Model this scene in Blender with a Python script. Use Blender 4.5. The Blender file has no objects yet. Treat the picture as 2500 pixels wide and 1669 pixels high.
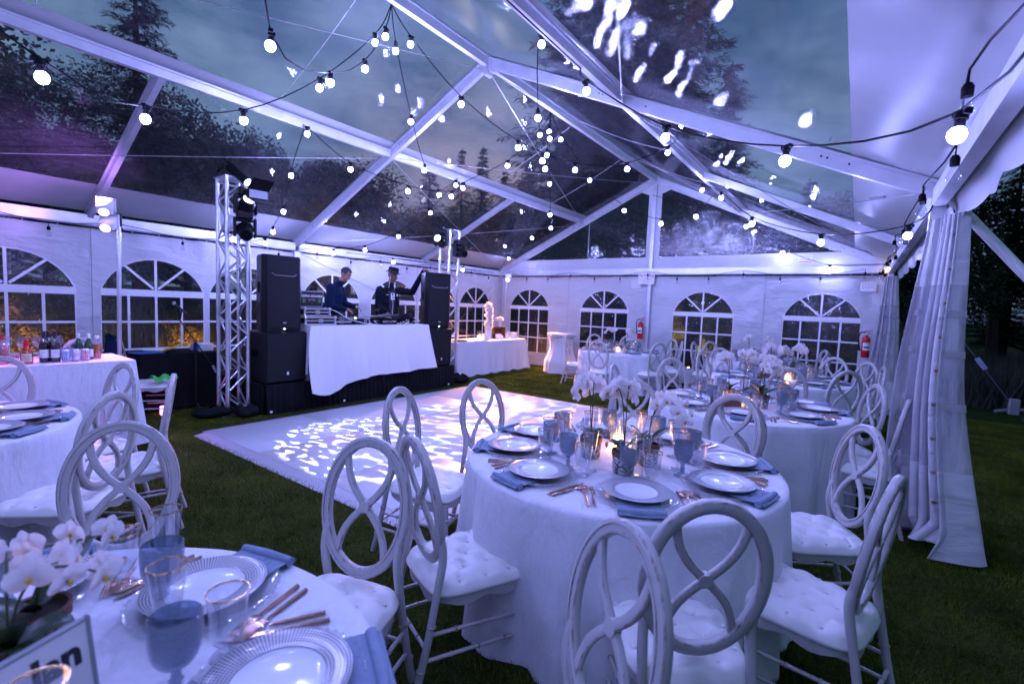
import bpy, bmesh, math, random
import numpy as np
from mathutils import Vector, Matrix, Quaternion
from mathutils.geometry import delaunay_2d_cdt
R = math.radians
rnd = random.Random(7)
sc = bpy.context.scene
col = sc.collection

# ------------------------------------------------------------------ camera, sky, sun, exposure
CAM_YAW, CAM_PITCH, CAM_ROLL, CAM_H = 35.75, -4.28, 2.24, 1.65
cd = bpy.data.cameras.new('camera')
cam = bpy.data.objects.new('camera', cd)
col.objects.link(cam)
cd.sensor_width = 36.0
cd.lens = 16.77
cd.clip_start = 0.05
cd.clip_end = 900
_y, _p, _r = R(CAM_YAW), R(CAM_PITCH), R(CAM_ROLL)
_F = Vector((-math.sin(_y) * math.cos(_p), math.cos(_y) * math.cos(_p), math.sin(_p)))
_Rv = Vector((math.cos(_y), math.sin(_y), 0))
_U = _Rv.cross(_F)
_R2 = _Rv * math.cos(_r) + _U * math.sin(_r)
_U2 = -_Rv * math.sin(_r) + _U * math.cos(_r)
cam.matrix_world = Matrix(((_R2.x, _U2.x, -_F.x, 0), (_R2.y, _U2.y, -_F.y, 0), (_R2.z, _U2.z, -_F.z, CAM_H), (0, 0, 0, 1)))
cd.dof.use_dof = True
cd.dof.focus_distance = 3.2
cd.dof.aperture_fstop = 2.3
sc.camera = cam

SUN_EL, SUN_ROT = 1.5, -46.0
world = bpy.data.worlds.new('World')
sc.world = world
world.use_nodes = True
wn, wl = world.node_tree.nodes, world.node_tree.links
bg = wn['Background']
sky = wn.new('ShaderNodeTexSky')
sky.sky_type = 'NISHITA'
sky.sun_disc = False
sky.sun_elevation = R(SUN_EL)
sky.sun_rotation = R(SUN_ROT)
sky.altitude = 300
sky.air_density = 1.4
sky.dust_density = 1.0
sky.ozone_density = 3.0
wtc = wn.new('ShaderNodeTexCoord')
wmp = wn.new('ShaderNodeMapping')
wmp.inputs['Scale'].default_value = (1.2, 1.2, 3.0)
wno = wn.new('ShaderNodeTexNoise')
wno.inputs['Scale'].default_value = 3.0
wno.inputs['Detail'].default_value = 6
wno.inputs['Roughness'].default_value = 0.62
wrp = wn.new('ShaderNodeMapRange')
wrp.inputs[1].default_value = 0.40
wrp.inputs[2].default_value = 0.66
wmx = wn.new('ShaderNodeMixRGB')
wmx.inputs[2].default_value = (1.5, 2.3, 3.8, 1)      # thin dusk cloud
wl.new(wtc.outputs['Generated'], wmp.inputs[0])
wl.new(wmp.outputs[0], wno.inputs['Vector'])
wl.new(wno.outputs['Fac'], wrp.inputs[0])
wl.new(wrp.outputs[0], wmx.inputs[0])
wdk = wn.new('ShaderNodeMixRGB')
wdk.inputs[0].default_value = 0.8
wdk.inputs[2].default_value = (0.42, 1.0, 2.1, 1)    # blue hour sky
wl.new(sky.outputs[0], wdk.inputs[1])
wl.new(wdk.outputs[0], wmx.inputs[1])
wgd = wn.new('ShaderNodeVectorMath'); wgd.operation = 'DOT_PRODUCT'
wgd.inputs[1].default_value = (-0.66, 0.74, 0.10)      # afterglow where the sun went down
wl.new(wtc.outputs['Generated'], wgd.inputs[0])
wgr = wn.new('ShaderNodeMapRange'); wgr.interpolation_type = 'SMOOTHERSTEP'; wgr.inputs[1].default_value = 0.90; wgr.inputs[2].default_value = 1.02; wgr.inputs[4].default_value = 0.6
wl.new(wgd.outputs['Value'], wgr.inputs[0])
wgm = wn.new('ShaderNodeMixRGB'); wgm.inputs[2].default_value = (3.6, 2.0, 2.1, 1)
wgk = wn.new('ShaderNodeMath'); wgk.operation = 'MULTIPLY_ADD'; wgk.inputs[1].default_value = 0.8; wgk.inputs[2].default_value = 0.2
wl.new(wrp.outputs[0], wgk.inputs[0])
wgp = wn.new('ShaderNodeMath'); wgp.operation = 'MULTIPLY'; wl.new(wgr.outputs[0], wgp.inputs[0]); wl.new(wgk.outputs[0], wgp.inputs[1])
wl.new(wgp.outputs[0], wgm.inputs[0]); wl.new(wmx.outputs[0], wgm.inputs[1])
wl.new(wgm.outputs[0], bg.inputs['Color'])
bg.inputs['Strength'].default_value = 0.050

sd = bpy.data.lights.new('sun', 'SUN')
sd.energy = 0.03
sd.angle = R(15)
sd.color = (1.0, 0.85, 0.75)
sun = bpy.data.objects.new('sun', sd)
col.objects.link(sun)
sun.rotation_euler = Vector((0.71, -0.70, -0.06)).to_track_quat('-Z', 'Y').to_euler()

sc.view_settings.view_transform = 'Standard'
sc.view_settings.look = 'None'
sc.view_settings.exposure = 1.32
sc.view_settings.gamma = 1.0
sc.render.engine = 'CYCLES'
cy = sc.cycles
cy.use_denoising = True
cy.max_bounces = 7
cy.diffuse_bounces = 2
cy.glossy_bounces = 4
cy.transmission_bounces = 6
cy.transparent_max_bounces = 24
cy.caustics_reflective = False
cy.caustics_refractive = False
cy.sample_clamp_indirect = 4.0
cy.use_light_tree = True
cy.blur_glossy = 0.5

# ------------------------------------------------------------------ materials
MATS = {}
def newmat(name):
    m = bpy.data.materials.new(name)
    m.use_nodes = True
    MATS[name] = m
    nt = m.node_tree
    return m, nt.nodes, nt.links, nt.nodes['Principled BSDF']

def mat(name, color, rough=0.6, metal=0.0, noise=0.0, nscale=8.0, bump=0.0, bscale=60.0, emit=None, estr=0.0, trans=0.0, spec=0.5, sub=0.0, sheen=0.0, coords='Object', bdist=0.01):
    m, n, l, b = newmat(name)
    b.inputs['Base Color'].default_value = (*color, 1)
    b.inputs['Roughness'].default_value = rough
    b.inputs['Metallic'].default_value = metal
    b.inputs['Specular IOR Level'].default_value = spec
    if trans:
        b.inputs['Transmission Weight'].default_value = trans
    if sheen:
        b.inputs['Sheen Weight'].default_value = sheen
    if emit:
        b.inputs['Emission Color'].default_value = (*emit, 1)
        b.inputs['Emission Strength'].default_value = estr
    if noise or bump:
        tc = n.new('ShaderNodeTexCoord')
    if noise:
        t = n.new('ShaderNodeTexNoise')
        t.inputs['Scale'].default_value = nscale
        t.inputs['Detail'].default_value = 5
        l.new(tc.outputs[coords], t.inputs['Vector'])
        r = n.new('ShaderNodeMapRange')
        r.inputs[1].default_value = 0.3
        r.inputs[2].default_value = 0.7
        r.inputs[3].default_value = 1 - noise
        r.inputs[4].default_value = 1 + noise * 0.6
        l.new(t.outputs['Fac'], r.inputs[0])
        mx = n.new('ShaderNodeVectorMath')
        mx.operation = 'SCALE'
        mx.inputs[0].default_value = color
        l.new(r.outputs[0], mx.inputs['Scale'])
        l.new(mx.outputs[0], b.inputs['Base Color'])
    if bump:
        t2 = n.new('ShaderNodeTexNoise')
        t2.inputs['Scale'].default_value = bscale
        t2.inputs['Detail'].default_value = 4
        l.new(tc.outputs[coords], t2.inputs['Vector'])
        bp = n.new('ShaderNodeBump')
        bp.inputs['Strength'].default_value = bump
        bp.inputs['Distance'].default_value = bdist
        l.new(t2.outputs['Fac'], bp.inputs['Height'])
        l.new(bp.outputs[0], b.inputs['Normal'])
    return m

def clear(name, tint=(0.9, 0.94, 0.97), rough=0.05, haze=0.03, hazecol=(0.7, 0.7, 0.75), bump=0.25, bscale=(3, 3, 3), bdist=0.02, fac=1.0, ior=1.45, base=0.02):
    """clear sheet or thin glass: transparent + fresnel gloss + a little dirt haze"""
    m, n, l, b = newmat(name)
    n.remove(b)
    out = n['Material Output']
    tr = n.new('ShaderNodeBsdfTransparent')
    tr.inputs[0].default_value = (*tint, 1)
    gl = n.new('ShaderNodeBsdfGlossy')
    gl.inputs['Roughness'].default_value = rough
    gl.inputs['Color'].default_value = (1, 1, 1, 1)
    df = n.new('ShaderNodeBsdfDiffuse')
    df.inputs[0].default_value = (*hazecol, 1)
    m1 = n.new('ShaderNodeMixShader')
    m2 = n.new('ShaderNodeMixShader')
    fw = n.new('ShaderNodeLayerWeight')           # same from both sides of the sheet
    fw.inputs['Blend'].default_value = 0.5
    pw = n.new('ShaderNodeMath')
    pw.operation = 'POWER'
    pw.inputs[1].default_value = 4.5
    l.new(fw.outputs['Facing'], pw.inputs[0])
    fr = n.new('ShaderNodeMath')
    fr.operation = 'MULTIPLY_ADD'
    fr.inputs[1].default_value = 0.85
    fr.inputs[2].default_value = 0.045
    l.new(pw.outputs[0], fr.inputs[0])
    mu = n.new('ShaderNodeMath')
    mu.operation = 'MULTIPLY_ADD'
    mu.inputs[1].default_value = fac
    mu.inputs[2].default_value = base
    tc = n.new('ShaderNodeTexCoord')
    mp = n.new('ShaderNodeMapping')
    mp.inputs['Scale'].default_value = bscale
    l.new(tc.outputs['Object'], mp.inputs[0])
    if bump:
        tx = n.new('ShaderNodeTexNoise')
        tx.inputs['Scale'].default_value = 1.0
        tx.inputs['Detail'].default_value = 6
        tx.inputs['Roughness'].default_value = 0.6
        l.new(mp.outputs[0], tx.inputs['Vector'])
        bp = n.new('ShaderNodeBump')
        bp.inputs['Strength'].default_value = bump
        bp.inputs['Distance'].default_value = bdist
        l.new(tx.outputs['Fac'], bp.inputs['Height'])
        l.new(bp.outputs[0], gl.inputs['Normal'])
    if haze:
        t3 = n.new('ShaderNodeTexNoise')
        t3.inputs['Scale'].default_value = 0.6
        t3.inputs['Detail'].default_value = 8
        t3.inputs['Roughness'].default_value = 0.7
        l.new(mp.outputs[0], t3.inputs['Vector'])
        r3 = n.new('ShaderNodeMapRange')
        r3.inputs[1].default_value = 0.3
        r3.inputs[2].default_value = 0.75
        r3.inputs[3].default_value = haze * 0.4
        r3.inputs[4].default_value = haze * 1.8
        l.new(t3.outputs['Fac'], r3.inputs[0])
        l.new(r3.outputs[0], m1.inputs[0])
    else:
        m1.inputs[0].default_value = 0
    l.new(fr.outputs[0], mu.inputs[0])
    l.new(mu.outputs[0], m2.inputs[0])
    l.new(tr.outputs[0], m1.inputs[1])
    l.new(df.outputs[0], m1.inputs[2])
    l.new(m1.outputs[0], m2.inputs[1])
    l.new(gl.outputs[0], m2.inputs[2])
    l.new(m2.outputs[0], out.inputs[0])
    return m

def emitter(name, color, strength):
    m, n, l, b = newmat(name)
    n.remove(b)
    e = n.new('ShaderNodeEmission')
    e.inputs[0].default_value = (*color, 1)
    e.inputs[1].default_value = strength
    l.new(e.outputs[0], n['Material Output'].inputs[0])
    return m

# white vinyl of the tent walls, slightly translucent, creased
def vinyl(name, colr=(0.68, 0.68, 0.70), rough=0.42, bump=0.75, scl=(1.3, 1.3, 3.2), bd=0.05, tl=0.18):
    m, n, l, b = newmat(name)
    b.inputs['Base Color'].default_value = (*colr, 1)
    b.inputs['Roughness'].default_value = rough
    tc = n.new('ShaderNodeTexCoord')
    mp = n.new('ShaderNodeMapping')
    mp.inputs['Scale'].default_value = scl
    mp.inputs['Rotation'].default_value = (0.25, 0.2, 0)
    l.new(tc.outputs['Object'], mp.inputs[0])
    t = n.new('ShaderNodeTexNoise')
    t.inputs['Scale'].default_value = 1.6
    t.inputs['Detail'].default_value = 5
    t.inputs['Distortion'].default_value = 0.6
    l.new(mp.outputs[0], t.inputs['Vector'])
    t2 = n.new('ShaderNodeTexNoise')
    t2.inputs['Scale'].default_value = 7
    t2.inputs['Detail'].default_value = 4
    l.new(mp.outputs[0], t2.inputs['Vector'])
    ad = n.new('ShaderNodeMath')
    ad.operation = 'MULTIPLY_ADD'
    ad.inputs[1].default_value = 0.18
    l.new(t2.outputs['Fac'], ad.inputs[0])
    l.new(t.outputs['Fac'], ad.inputs[2])
    bp = n.new('ShaderNodeBump')
    bp.inputs['Strength'].default_value = bump
    bp.inputs['Distance'].default_value = bd
    l.new(ad.outputs[0], bp.inputs['Height'])
    l.new(bp.outputs[0], b.inputs['Normal'])
    r = n.new('ShaderNodeMapRange')
    r.inputs[3].default_value = 0.88
    r.inputs[4].default_value = 1.06
    l.new(t2.outputs['Fac'], r.inputs[0])
    sv = n.new('ShaderNodeVectorMath')
    sv.operation = 'SCALE'
    sv.inputs[0].default_value = colr
    l.new(r.outputs[0], sv.inputs['Scale'])
    l.new(sv.outputs[0], b.inputs['Base Color'])
    tls = n.new('ShaderNodeBsdfTranslucent')
    tls.inputs[0].default_value = (*colr, 1)
    mx = n.new('ShaderNodeMixShader')
    mx.inputs[0].default_value = tl
    l.new(b.outputs[0], mx.inputs[1])
    l.new(tls.outputs[0], mx.inputs[2])
    l.new(mx.outputs[0], n['Material Output'].inputs[0])
    return m

def worn_paint(name, lo, hi):
    """off-white paint rubbed through to brown wood where the noise says so"""
    m, n, l, b = newmat(name)
    tc = n.new('ShaderNodeTexCoord')
    mp = n.new('ShaderNodeMapping')
    mp.inputs['Scale'].default_value = (14, 14, 5)
    l.new(tc.outputs['Object'], mp.inputs[0])
    t = n.new('ShaderNodeTexNoise')
    t.inputs['Scale'].default_value = 3.0
    t.inputs['Detail'].default_value = 6
    t.inputs['Roughness'].default_value = 0.7
    l.new(mp.outputs[0], t.inputs['Vector'])
    r = n.new('ShaderNodeMapRange')
    r.inputs[1].default_value = lo
    r.inputs[2].default_value = hi
    l.new(t.outputs['Fac'], r.inputs[0])
    mx = n.new('ShaderNodeMixRGB')
    mx.inputs[1].default_value = (0.47, 0.46, 0.455, 1)
    mx.inputs[2].default_value = (0.16, 0.085, 0.06, 1)
    l.new(r.outputs[0], mx.inputs[0])
    l.new(mx.outputs[0], b.inputs['Base Color'])
    b.inputs['Roughness'].default_value = 0.32
    b.inputs['Coat Weight'].default_value = 0.15
    return m

BULB_C = (0.325, 0.35, 1.0)
vinyl('vinyl')
vinyl('roof_vinyl', (0.48, 0.48, 0.50), 0.35, 0.12, (1.0, 1.0, 1.0), 0.03, 0.25)
clear('clear_roof', tint=(0.93, 0.95, 0.97), rough=0.014, haze=0.042, hazecol=(0.6, 0.6, 0.66), bump=0.15, bscale=(30, 10.0, 30), bdist=0.008, fac=0.5, base=0.0)
clear('clear_window', tint=(0.88, 0.91, 0.93), rough=0.06, haze=0.015, bump=0.4, bscale=(2.5, 2.5, 6), bdist=0.03)
clear('clear_drape', tint=(0.80, 0.80, 0.88), rough=0.12, haze=0.42, hazecol=(0.76, 0.75, 0.77), bump=0.3, bscale=(20, 20, 2), bdist=0.02)
mat('aluminium', (0.62, 0.62, 0.66), 0.38, 0.55, noise=0.10, nscale=6)
mat('bright_aluminium', (0.75, 0.75, 0.78), 0.28, 0.9, noise=0.08, nscale=12)
mat('steel_cable', (0.35, 0.35, 0.37), 0.4, 0.8)
mat('black_rubber', (0.004, 0.004, 0.005), 0.6, spec=0.06)
mat('black_plastic', (0.0045, 0.0045, 0.007), 0.42, bump=0.15, bscale=220, bdist=0.002, spec=0.22)
mat('speaker_grille', (0.009, 0.010, 0.013), 0.6, spec=0.2, bump=0.5, bscale=500, bdist=0.002)
mat('black_cloth', (0.008, 0.008, 0.010), 0.9, noise=0.25, nscale=6, spec=0.15)
mat('linen', (0.70, 0.71, 0.74), 0.85, noise=0.05, nscale=40, bump=0.25, bscale=260, bdist=0.003, sheen=0.2)
mat('linen_fine', (0.64, 0.64, 0.66), 0.8, bump=0.2, bscale=180, bdist=0.003, sheen=0.2)
def add_wrinkles(name, scale, dist):
    nt = MATS[name].node_tree; n, l = nt.nodes, nt.links
    old = [x for x in n if x.type == 'BUMP'][0]
    tc = n.new('ShaderNodeTexCoord'); mp = n.new('ShaderNodeMapping'); mp.inputs['Scale'].default_value = (scale, scale, scale * .45)
    t = n.new('ShaderNodeTexNoise'); t.inputs['Scale'].default_value = 1.0; t.inputs['Detail'].default_value = 4; t.inputs['Distortion'].default_value = 0.8
    b2 = n.new('ShaderNodeBump'); b2.inputs['Strength'].default_value = 0.55; b2.inputs['Distance'].default_value = dist
    l.new(tc.outputs['Object'], mp.inputs[0]); l.new(mp.outputs[0], t.inputs['Vector']); l.new(t.outputs['Fac'], b2.inputs['Height']); l.new(b2.outputs[0], old.inputs['Normal'])
add_wrinkles('linen', 5.0, 0.05)
add_wrinkles('linen_fine', 4.0, 0.05)
worn_paint('chair_paint', 0.66, 0.78)
worn_paint('chair_worn', 0.42, 0.68)
mat('cushion', (0.82, 0.81, 0.78), 0.42, bump=0.08, bscale=90, bdist=0.004)
mat('cushion_button', (0.78, 0.77, 0.74), 0.45)
mat('porcelain', (0.82, 0.83, 0.85), 0.10)
clear('charger_glass', tint=(0.98, 0.985, 0.99), rough=0.06, haze=0.10, hazecol=(0.82, 0.83, 0.88), bump=0, fac=1.0, base=0.04)
mat('napkin', (0.20, 0.265, 0.37), 0.85, noise=0.12, nscale=20, bump=0.3, bscale=300, bdist=0.002)
add_wrinkles('napkin', 22.0, 0.012)
mat('rose_gold', (0.72, 0.46, 0.38), 0.2, 1.0)
mat('gold', (0.75, 0.50, 0.26), 0.22, 1.0)
clear('clear_glass', tint=(0.95, 0.96, 0.98), rough=0.03, haze=0.03, hazecol=(0.8, 0.82, 0.9), bump=0, fac=1.3, base=0.03)
clear('blue_glass', tint=(0.60, 0.68, 0.78), rough=0.10, haze=0.16, hazecol=(0.28, 0.35, 0.44), bump=1.0, bscale=(110, 110, 110), bdist=0.006, fac=1.5, base=0.08)
m = mat('petal', (0.86, 0.83, 0.83), 0.6)
_n, _l = m.node_tree.nodes, m.node_tree.links
_t = _n.new('ShaderNodeBsdfTranslucent'); _t.inputs[0].default_value = (0.86, 0.80, 0.80, 1)
_x = _n.new('ShaderNodeMixShader'); _x.inputs[0].default_value = 0.42
_l.new(_n['Principled BSDF'].outputs[0], _x.inputs[1]); _l.new(_t.outputs[0], _x.inputs[2]); _l.new(_x.outputs[0], _n['Material Output'].inputs[0])
mat('orchid_lip', (0.62, 0.45, 0.12), 0.5)
mat('orchid_leaf', (0.022, 0.05, 0.02), 0.32)
mat('orchid_stem', (0.05, 0.07, 0.03), 0.5)
mat('pot_rim', (0.20, 0.085, 0.05), 0.5, noise=0.2, nscale=30)
mat('pot_soil', (0.05, 0.035, 0.022), 0.9)
mat('skin_light', (0.34, 0.17, 0.11), 0.55)
mat('skin_dark', (0.15, 0.075, 0.05), 0.45)
mat('navy_knit', (0.006, 0.014, 0.040), 0.9, spec=0.12, noise=0.2, nscale=25, bump=0.2, bscale=200, bdist=0.003)
mat('dark_jacket', (0.0055, 0.007, 0.013), 0.75, spec=0.12, noise=0.2, nscale=12)
mat('dark_trousers', (0.02, 0.02, 0.026), 0.8)
mat('hair', (0.01, 0.008, 0.008), 0.6)
mat('red_paint', (0.55, 0.015, 0.02), 0.25)
mat('white_paint', (0.78, 0.78, 0.78), 0.4)
mat('grey_paint', (0.30, 0.31, 0.33), 0.45)
mat('white_plastic', (0.75, 0.75, 0.76), 0.35)
mat('paper', (0.80, 0.79, 0.76), 0.8)
mat('ink_black', (0.015, 0.015, 0.02), 0.6)
mat('ink_red', (0.5, 0.02, 0.05), 0.6)
mat('ink_green', (0.12, 0.5, 0.06), 0.5)
mat('ink_white', (0.8, 0.8, 0.82), 0.5)
mat('ink_grey', (0.28, 0.28, 0.33), 0.6)
mat('wood_box', (0.13, 0.06, 0.035), 0.6, noise=0.3, nscale=15)
mat('bark', (0.06, 0.045, 0.035), 0.9, noise=0.35, nscale=14, bump=0.6, bscale=30)
mat('needles', (0.022, 0.040, 0.030), 0.8, spec=0.1, noise=0.45, nscale=1.5)
mat('leaves', (0.028, 0.050, 0.024), 0.8, spec=0.1, noise=0.45, nscale=1.6)
mat('leaves_gold', (0.12, 0.11, 0.03), 0.7, noise=0.4, nscale=1.6)
mat('meadow', (0.075, 0.075, 0.06), 0.9, noise=0.4, nscale=0.6)
mat('dry_grass', (0.16, 0.12, 0.05), 0.9, noise=0.3, nscale=3)
mat('dance_panel', (0.60, 0.60, 0.62), 0.30, noise=0.04, nscale=3, coords='Generated')
mat('dance_seam', (0.06, 0.06, 0.07), 0.6)
mat('dance_edge', (0.45, 0.44, 0.47), 0.4, 0.1)
mat('yellow_folder', (0.75, 0.48, 0.05), 0.6)
mat('blue_folder', (0.02, 0.12, 0.42), 0.5)
mat('green_cloth', (0.05, 0.45, 0.06), 0.8)
mat('gold_label', (0.72, 0.60, 0.45), 0.6)
mat('cork', (0.33, 0.16, 0.09), 0.8)
clear('pink_liquid', tint=(0.9, 0.45, 0.45), rough=0.05, haze=0.3, hazecol=(0.75, 0.32, 0.32), bump=0, base=0.05)
clear('amber_liquid', tint=(0.85, 0.33, 0.08), rough=0.05, haze=0.45, hazecol=(0.55, 0.18, 0.05), bump=0, base=0.05)
clear('dark_wine', tint=(0.10, 0.04, 0.08), rough=0.05, haze=0.6, hazecol=(0.02, 0.008, 0.015), bump=0, base=0.06)
clear('green_glass', tint=(0.08, 0.4, 0.14), rough=0.05, haze=0.5, hazecol=(0.01, 0.10, 0.03), bump=0, base=0.06)
clear('orange_liquid', tint=(0.9, 0.5, 0.2), rough=0.08, haze=0.5, hazecol=(0.6, 0.24, 0.06), bump=0, base=0.05)
mat('wax_pink', (0.75, 0.66, 0.62), 0.5)
emitter('bulb_glow', BULB_C, 300.0)
emitter('bulb_warm', (1.0, 0.62, 0.22), 22.0)
emitter('candle_glow', (1.0, 0.42, 0.11), 8.0)
emitter('flame', (1.0, 0.55, 0.18), 40.0)
emitter('led_blue', (0.6, 0.75, 1.0), 8.0)
emitter('pink_box', (1.0, 0.22, 0.85), 2.5)
emitter('fixture_white', (0.75, 0.8, 1.0), 5.0)
emitter('fixture_purple', (0.85, 0.38, 1.0), 5.0)
emitter('fixture_warm', (1.0, 0.55, 0.35), 8.0)

# birch bark with dark dashes
m, n, l, b = newmat('birch')
tc = n.new('ShaderNodeTexCoord'); mp = n.new('ShaderNodeMapping'); mp.inputs['Scale'].default_value = (30, 30, 42)
t = n.new('ShaderNodeTexVoronoi'); t.feature = 'DISTANCE_TO_EDGE'; t.inputs['Scale'].default_value = 1.0
t2 = n.new('ShaderNodeTexNoise'); t2.inputs['Scale'].default_value = 1.3; t2.inputs['Detail'].default_value = 5
r = n.new('ShaderNodeMapRange'); r.inputs[1].default_value = 0.02; r.inputs[2].default_value = 0.22
mx = n.new('ShaderNodeMixRGB'); mx.inputs[1].default_value = (0.10, 0.09, 0.10, 1); mx.inputs[2].default_value = (0.60, 0.59, 0.58, 1)
mu = n.new('ShaderNodeMath'); mu.operation = 'ADD'; 
mu2 = n.new('ShaderNodeMath'); mu2.operation = 'MULTIPLY_ADD'; mu2.inputs[1].default_value = 0.9; mu2.inputs[2].default_value = -0.45
l.new(tc.outputs['Object'], mp.inputs[0]); l.new(mp.outputs[0], t.inputs['Vector']); l.new(mp.outputs[0], t2.inputs['Vector'])
l.new(t2.outputs['Fac'], mu2.inputs[0]); l.new(t.outputs['Distance'], mu.inputs[0]); l.new(mu2.outputs[0], mu.inputs[1])
l.new(mu.outputs[0], r.inputs[0]); l.new(r.outputs[0], mx.inputs[0]); l.new(mx.outputs[0], b.inputs['Base Color'])
b.inputs['Roughness'].default_value = 0.8

# plate rim printed with a fine grey lattice, laid out in polar coordinates
m, n, l, b = newmat('plate_pattern')
tc = n.new('ShaderNodeTexCoord'); sp = n.new('ShaderNodeSeparateXYZ'); l.new(tc.outputs['Object'], sp.inputs[0])
at = n.new('ShaderNodeMath'); at.operation = 'ARCTAN2'; l.new(sp.outputs[1], at.inputs[0]); l.new(sp.outputs[0], at.inputs[1])
ln = n.new('ShaderNodeVectorMath'); ln.operation = 'LENGTH'; l.new(tc.outputs['Object'], ln.inputs[0])
a2 = n.new('ShaderNodeMath'); a2.operation = 'MULTIPLY'; a2.inputs[1].default_value = 54; l.new(at.outputs[0], a2.inputs[0])
r2 = n.new('ShaderNodeMath'); r2.operation = 'MULTIPLY'; r2.inputs[1].default_value = 500; l.new(ln.outputs['Value'], r2.inputs[0])
s1 = n.new('ShaderNodeMath'); s1.operation = 'ADD'; s2 = n.new('ShaderNodeMath'); s2.operation = 'SUBTRACT'
for s in (s1, s2): l.new(a2.outputs[0], s.inputs[0]); l.new(r2.outputs[0], s.inputs[1])
c1 = n.new('ShaderNodeMath'); c1.operation = 'SINE'; c2 = n.new('ShaderNodeMath'); c2.operation = 'SINE'
l.new(s1.outputs[0], c1.inputs[0]); l.new(s2.outputs[0], c2.inputs[0])
pr = n.new('ShaderNodeMath'); pr.operation = 'MULTIPLY'; l.new(c1.outputs[0], pr.inputs[0]); l.new(c2.outputs[0], pr.inputs[1])
r = n.new('ShaderNodeMapRange'); r.inputs[1].default_value = -0.05; r.inputs[2].default_value = 0.12; l.new(pr.outputs[0], r.inputs[0])
mx = n.new('ShaderNodeMixRGB'); mx.inputs[1].default_value = (0.58, 0.58, 0.60, 1); mx.inputs[2].default_value = (0.13, 0.125, 0.14, 1)
l.new(r.outputs[0], mx.inputs[0]); l.new(mx.outputs[0], b.inputs['Base Color']); b.inputs['Roughness'].default_value = 0.18

# lawn: soil and thatch under the blades; blades
m, n, l, b = newmat('lawn_soil')
tc = n.new('ShaderNodeTexCoord'); t = n.new('ShaderNodeTexNoise'); t.inputs['Scale'].default_value = 1.7; t.inputs['Detail'].default_value = 8; t.inputs['Roughness'].default_value = 0.7
l.new(tc.outputs['Object'], t.inputs['Vector'])
cr = n.new('ShaderNodeValToRGB'); cr.color_ramp.elements[0].color = (0.016, 0.024, 0.004, 1); cr.color_ramp.elements[1].color = (0.045, 0.062, 0.011, 1)
cr.color_ramp.elements[0].position = 0.3; cr.color_ramp.elements[1].position = 0.75
l.new(t.outputs['Fac'], cr.inputs[0]); l.new(cr.outputs[0], b.inputs['Base Color']); b.inputs['Roughness'].default_value = 1.0; b.inputs['Specular IOR Level'].default_value = 0.1
t9 = n.new('ShaderNodeTexNoise'); t9.inputs['Scale'].default_value = 40; l.new(tc.outputs['Object'], t9.inputs['Vector'])
bp = n.new('ShaderNodeBump'); bp.inputs['Strength'].default_value = 0.8; bp.inputs['Distance'].default_value = 0.03; l.new(t9.outputs['Fac'], bp.inputs['Height']); l.new(bp.outputs[0], b.inputs['Normal'])
m, n, l, b = newmat('grass_blade')
tc = n.new('ShaderNodeTexCoord'); oi = n.new('ShaderNodeObjectInfo')
gp = n.new('ShaderNodeNewGeometry')
t = n.new('ShaderNodeTexNoise'); t.inputs['Scale'].default_value = 2.2; t.inputs['Detail'].default_value = 6
l.new(gp.outputs['Position'], t.inputs['Vector'])
cr = n.new('ShaderNodeValToRGB'); cr.color_ramp.elements[0].color = (0.038, 0.060, 0.005, 1); cr.color_ramp.elements[1].color = (0.16, 0.19, 0.022, 1)
cr.color_ramp.elements[0].position = 0.36; cr.color_ramp.elements[1].position = 0.66
cre = cr.color_ramp.elements.new(0.80); cre.color = (0.21, 0.18, 0.06, 1)
t.inputs['Roughness'].default_value = 0.68
l.new(t.outputs['Fac'], cr.inputs[0]); l.new(cr.outputs[0], b.inputs['Base Color']); b.inputs['Roughness'].default_value = 0.8; b.inputs['Specular IOR Level'].default_value = 0.06

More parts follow.
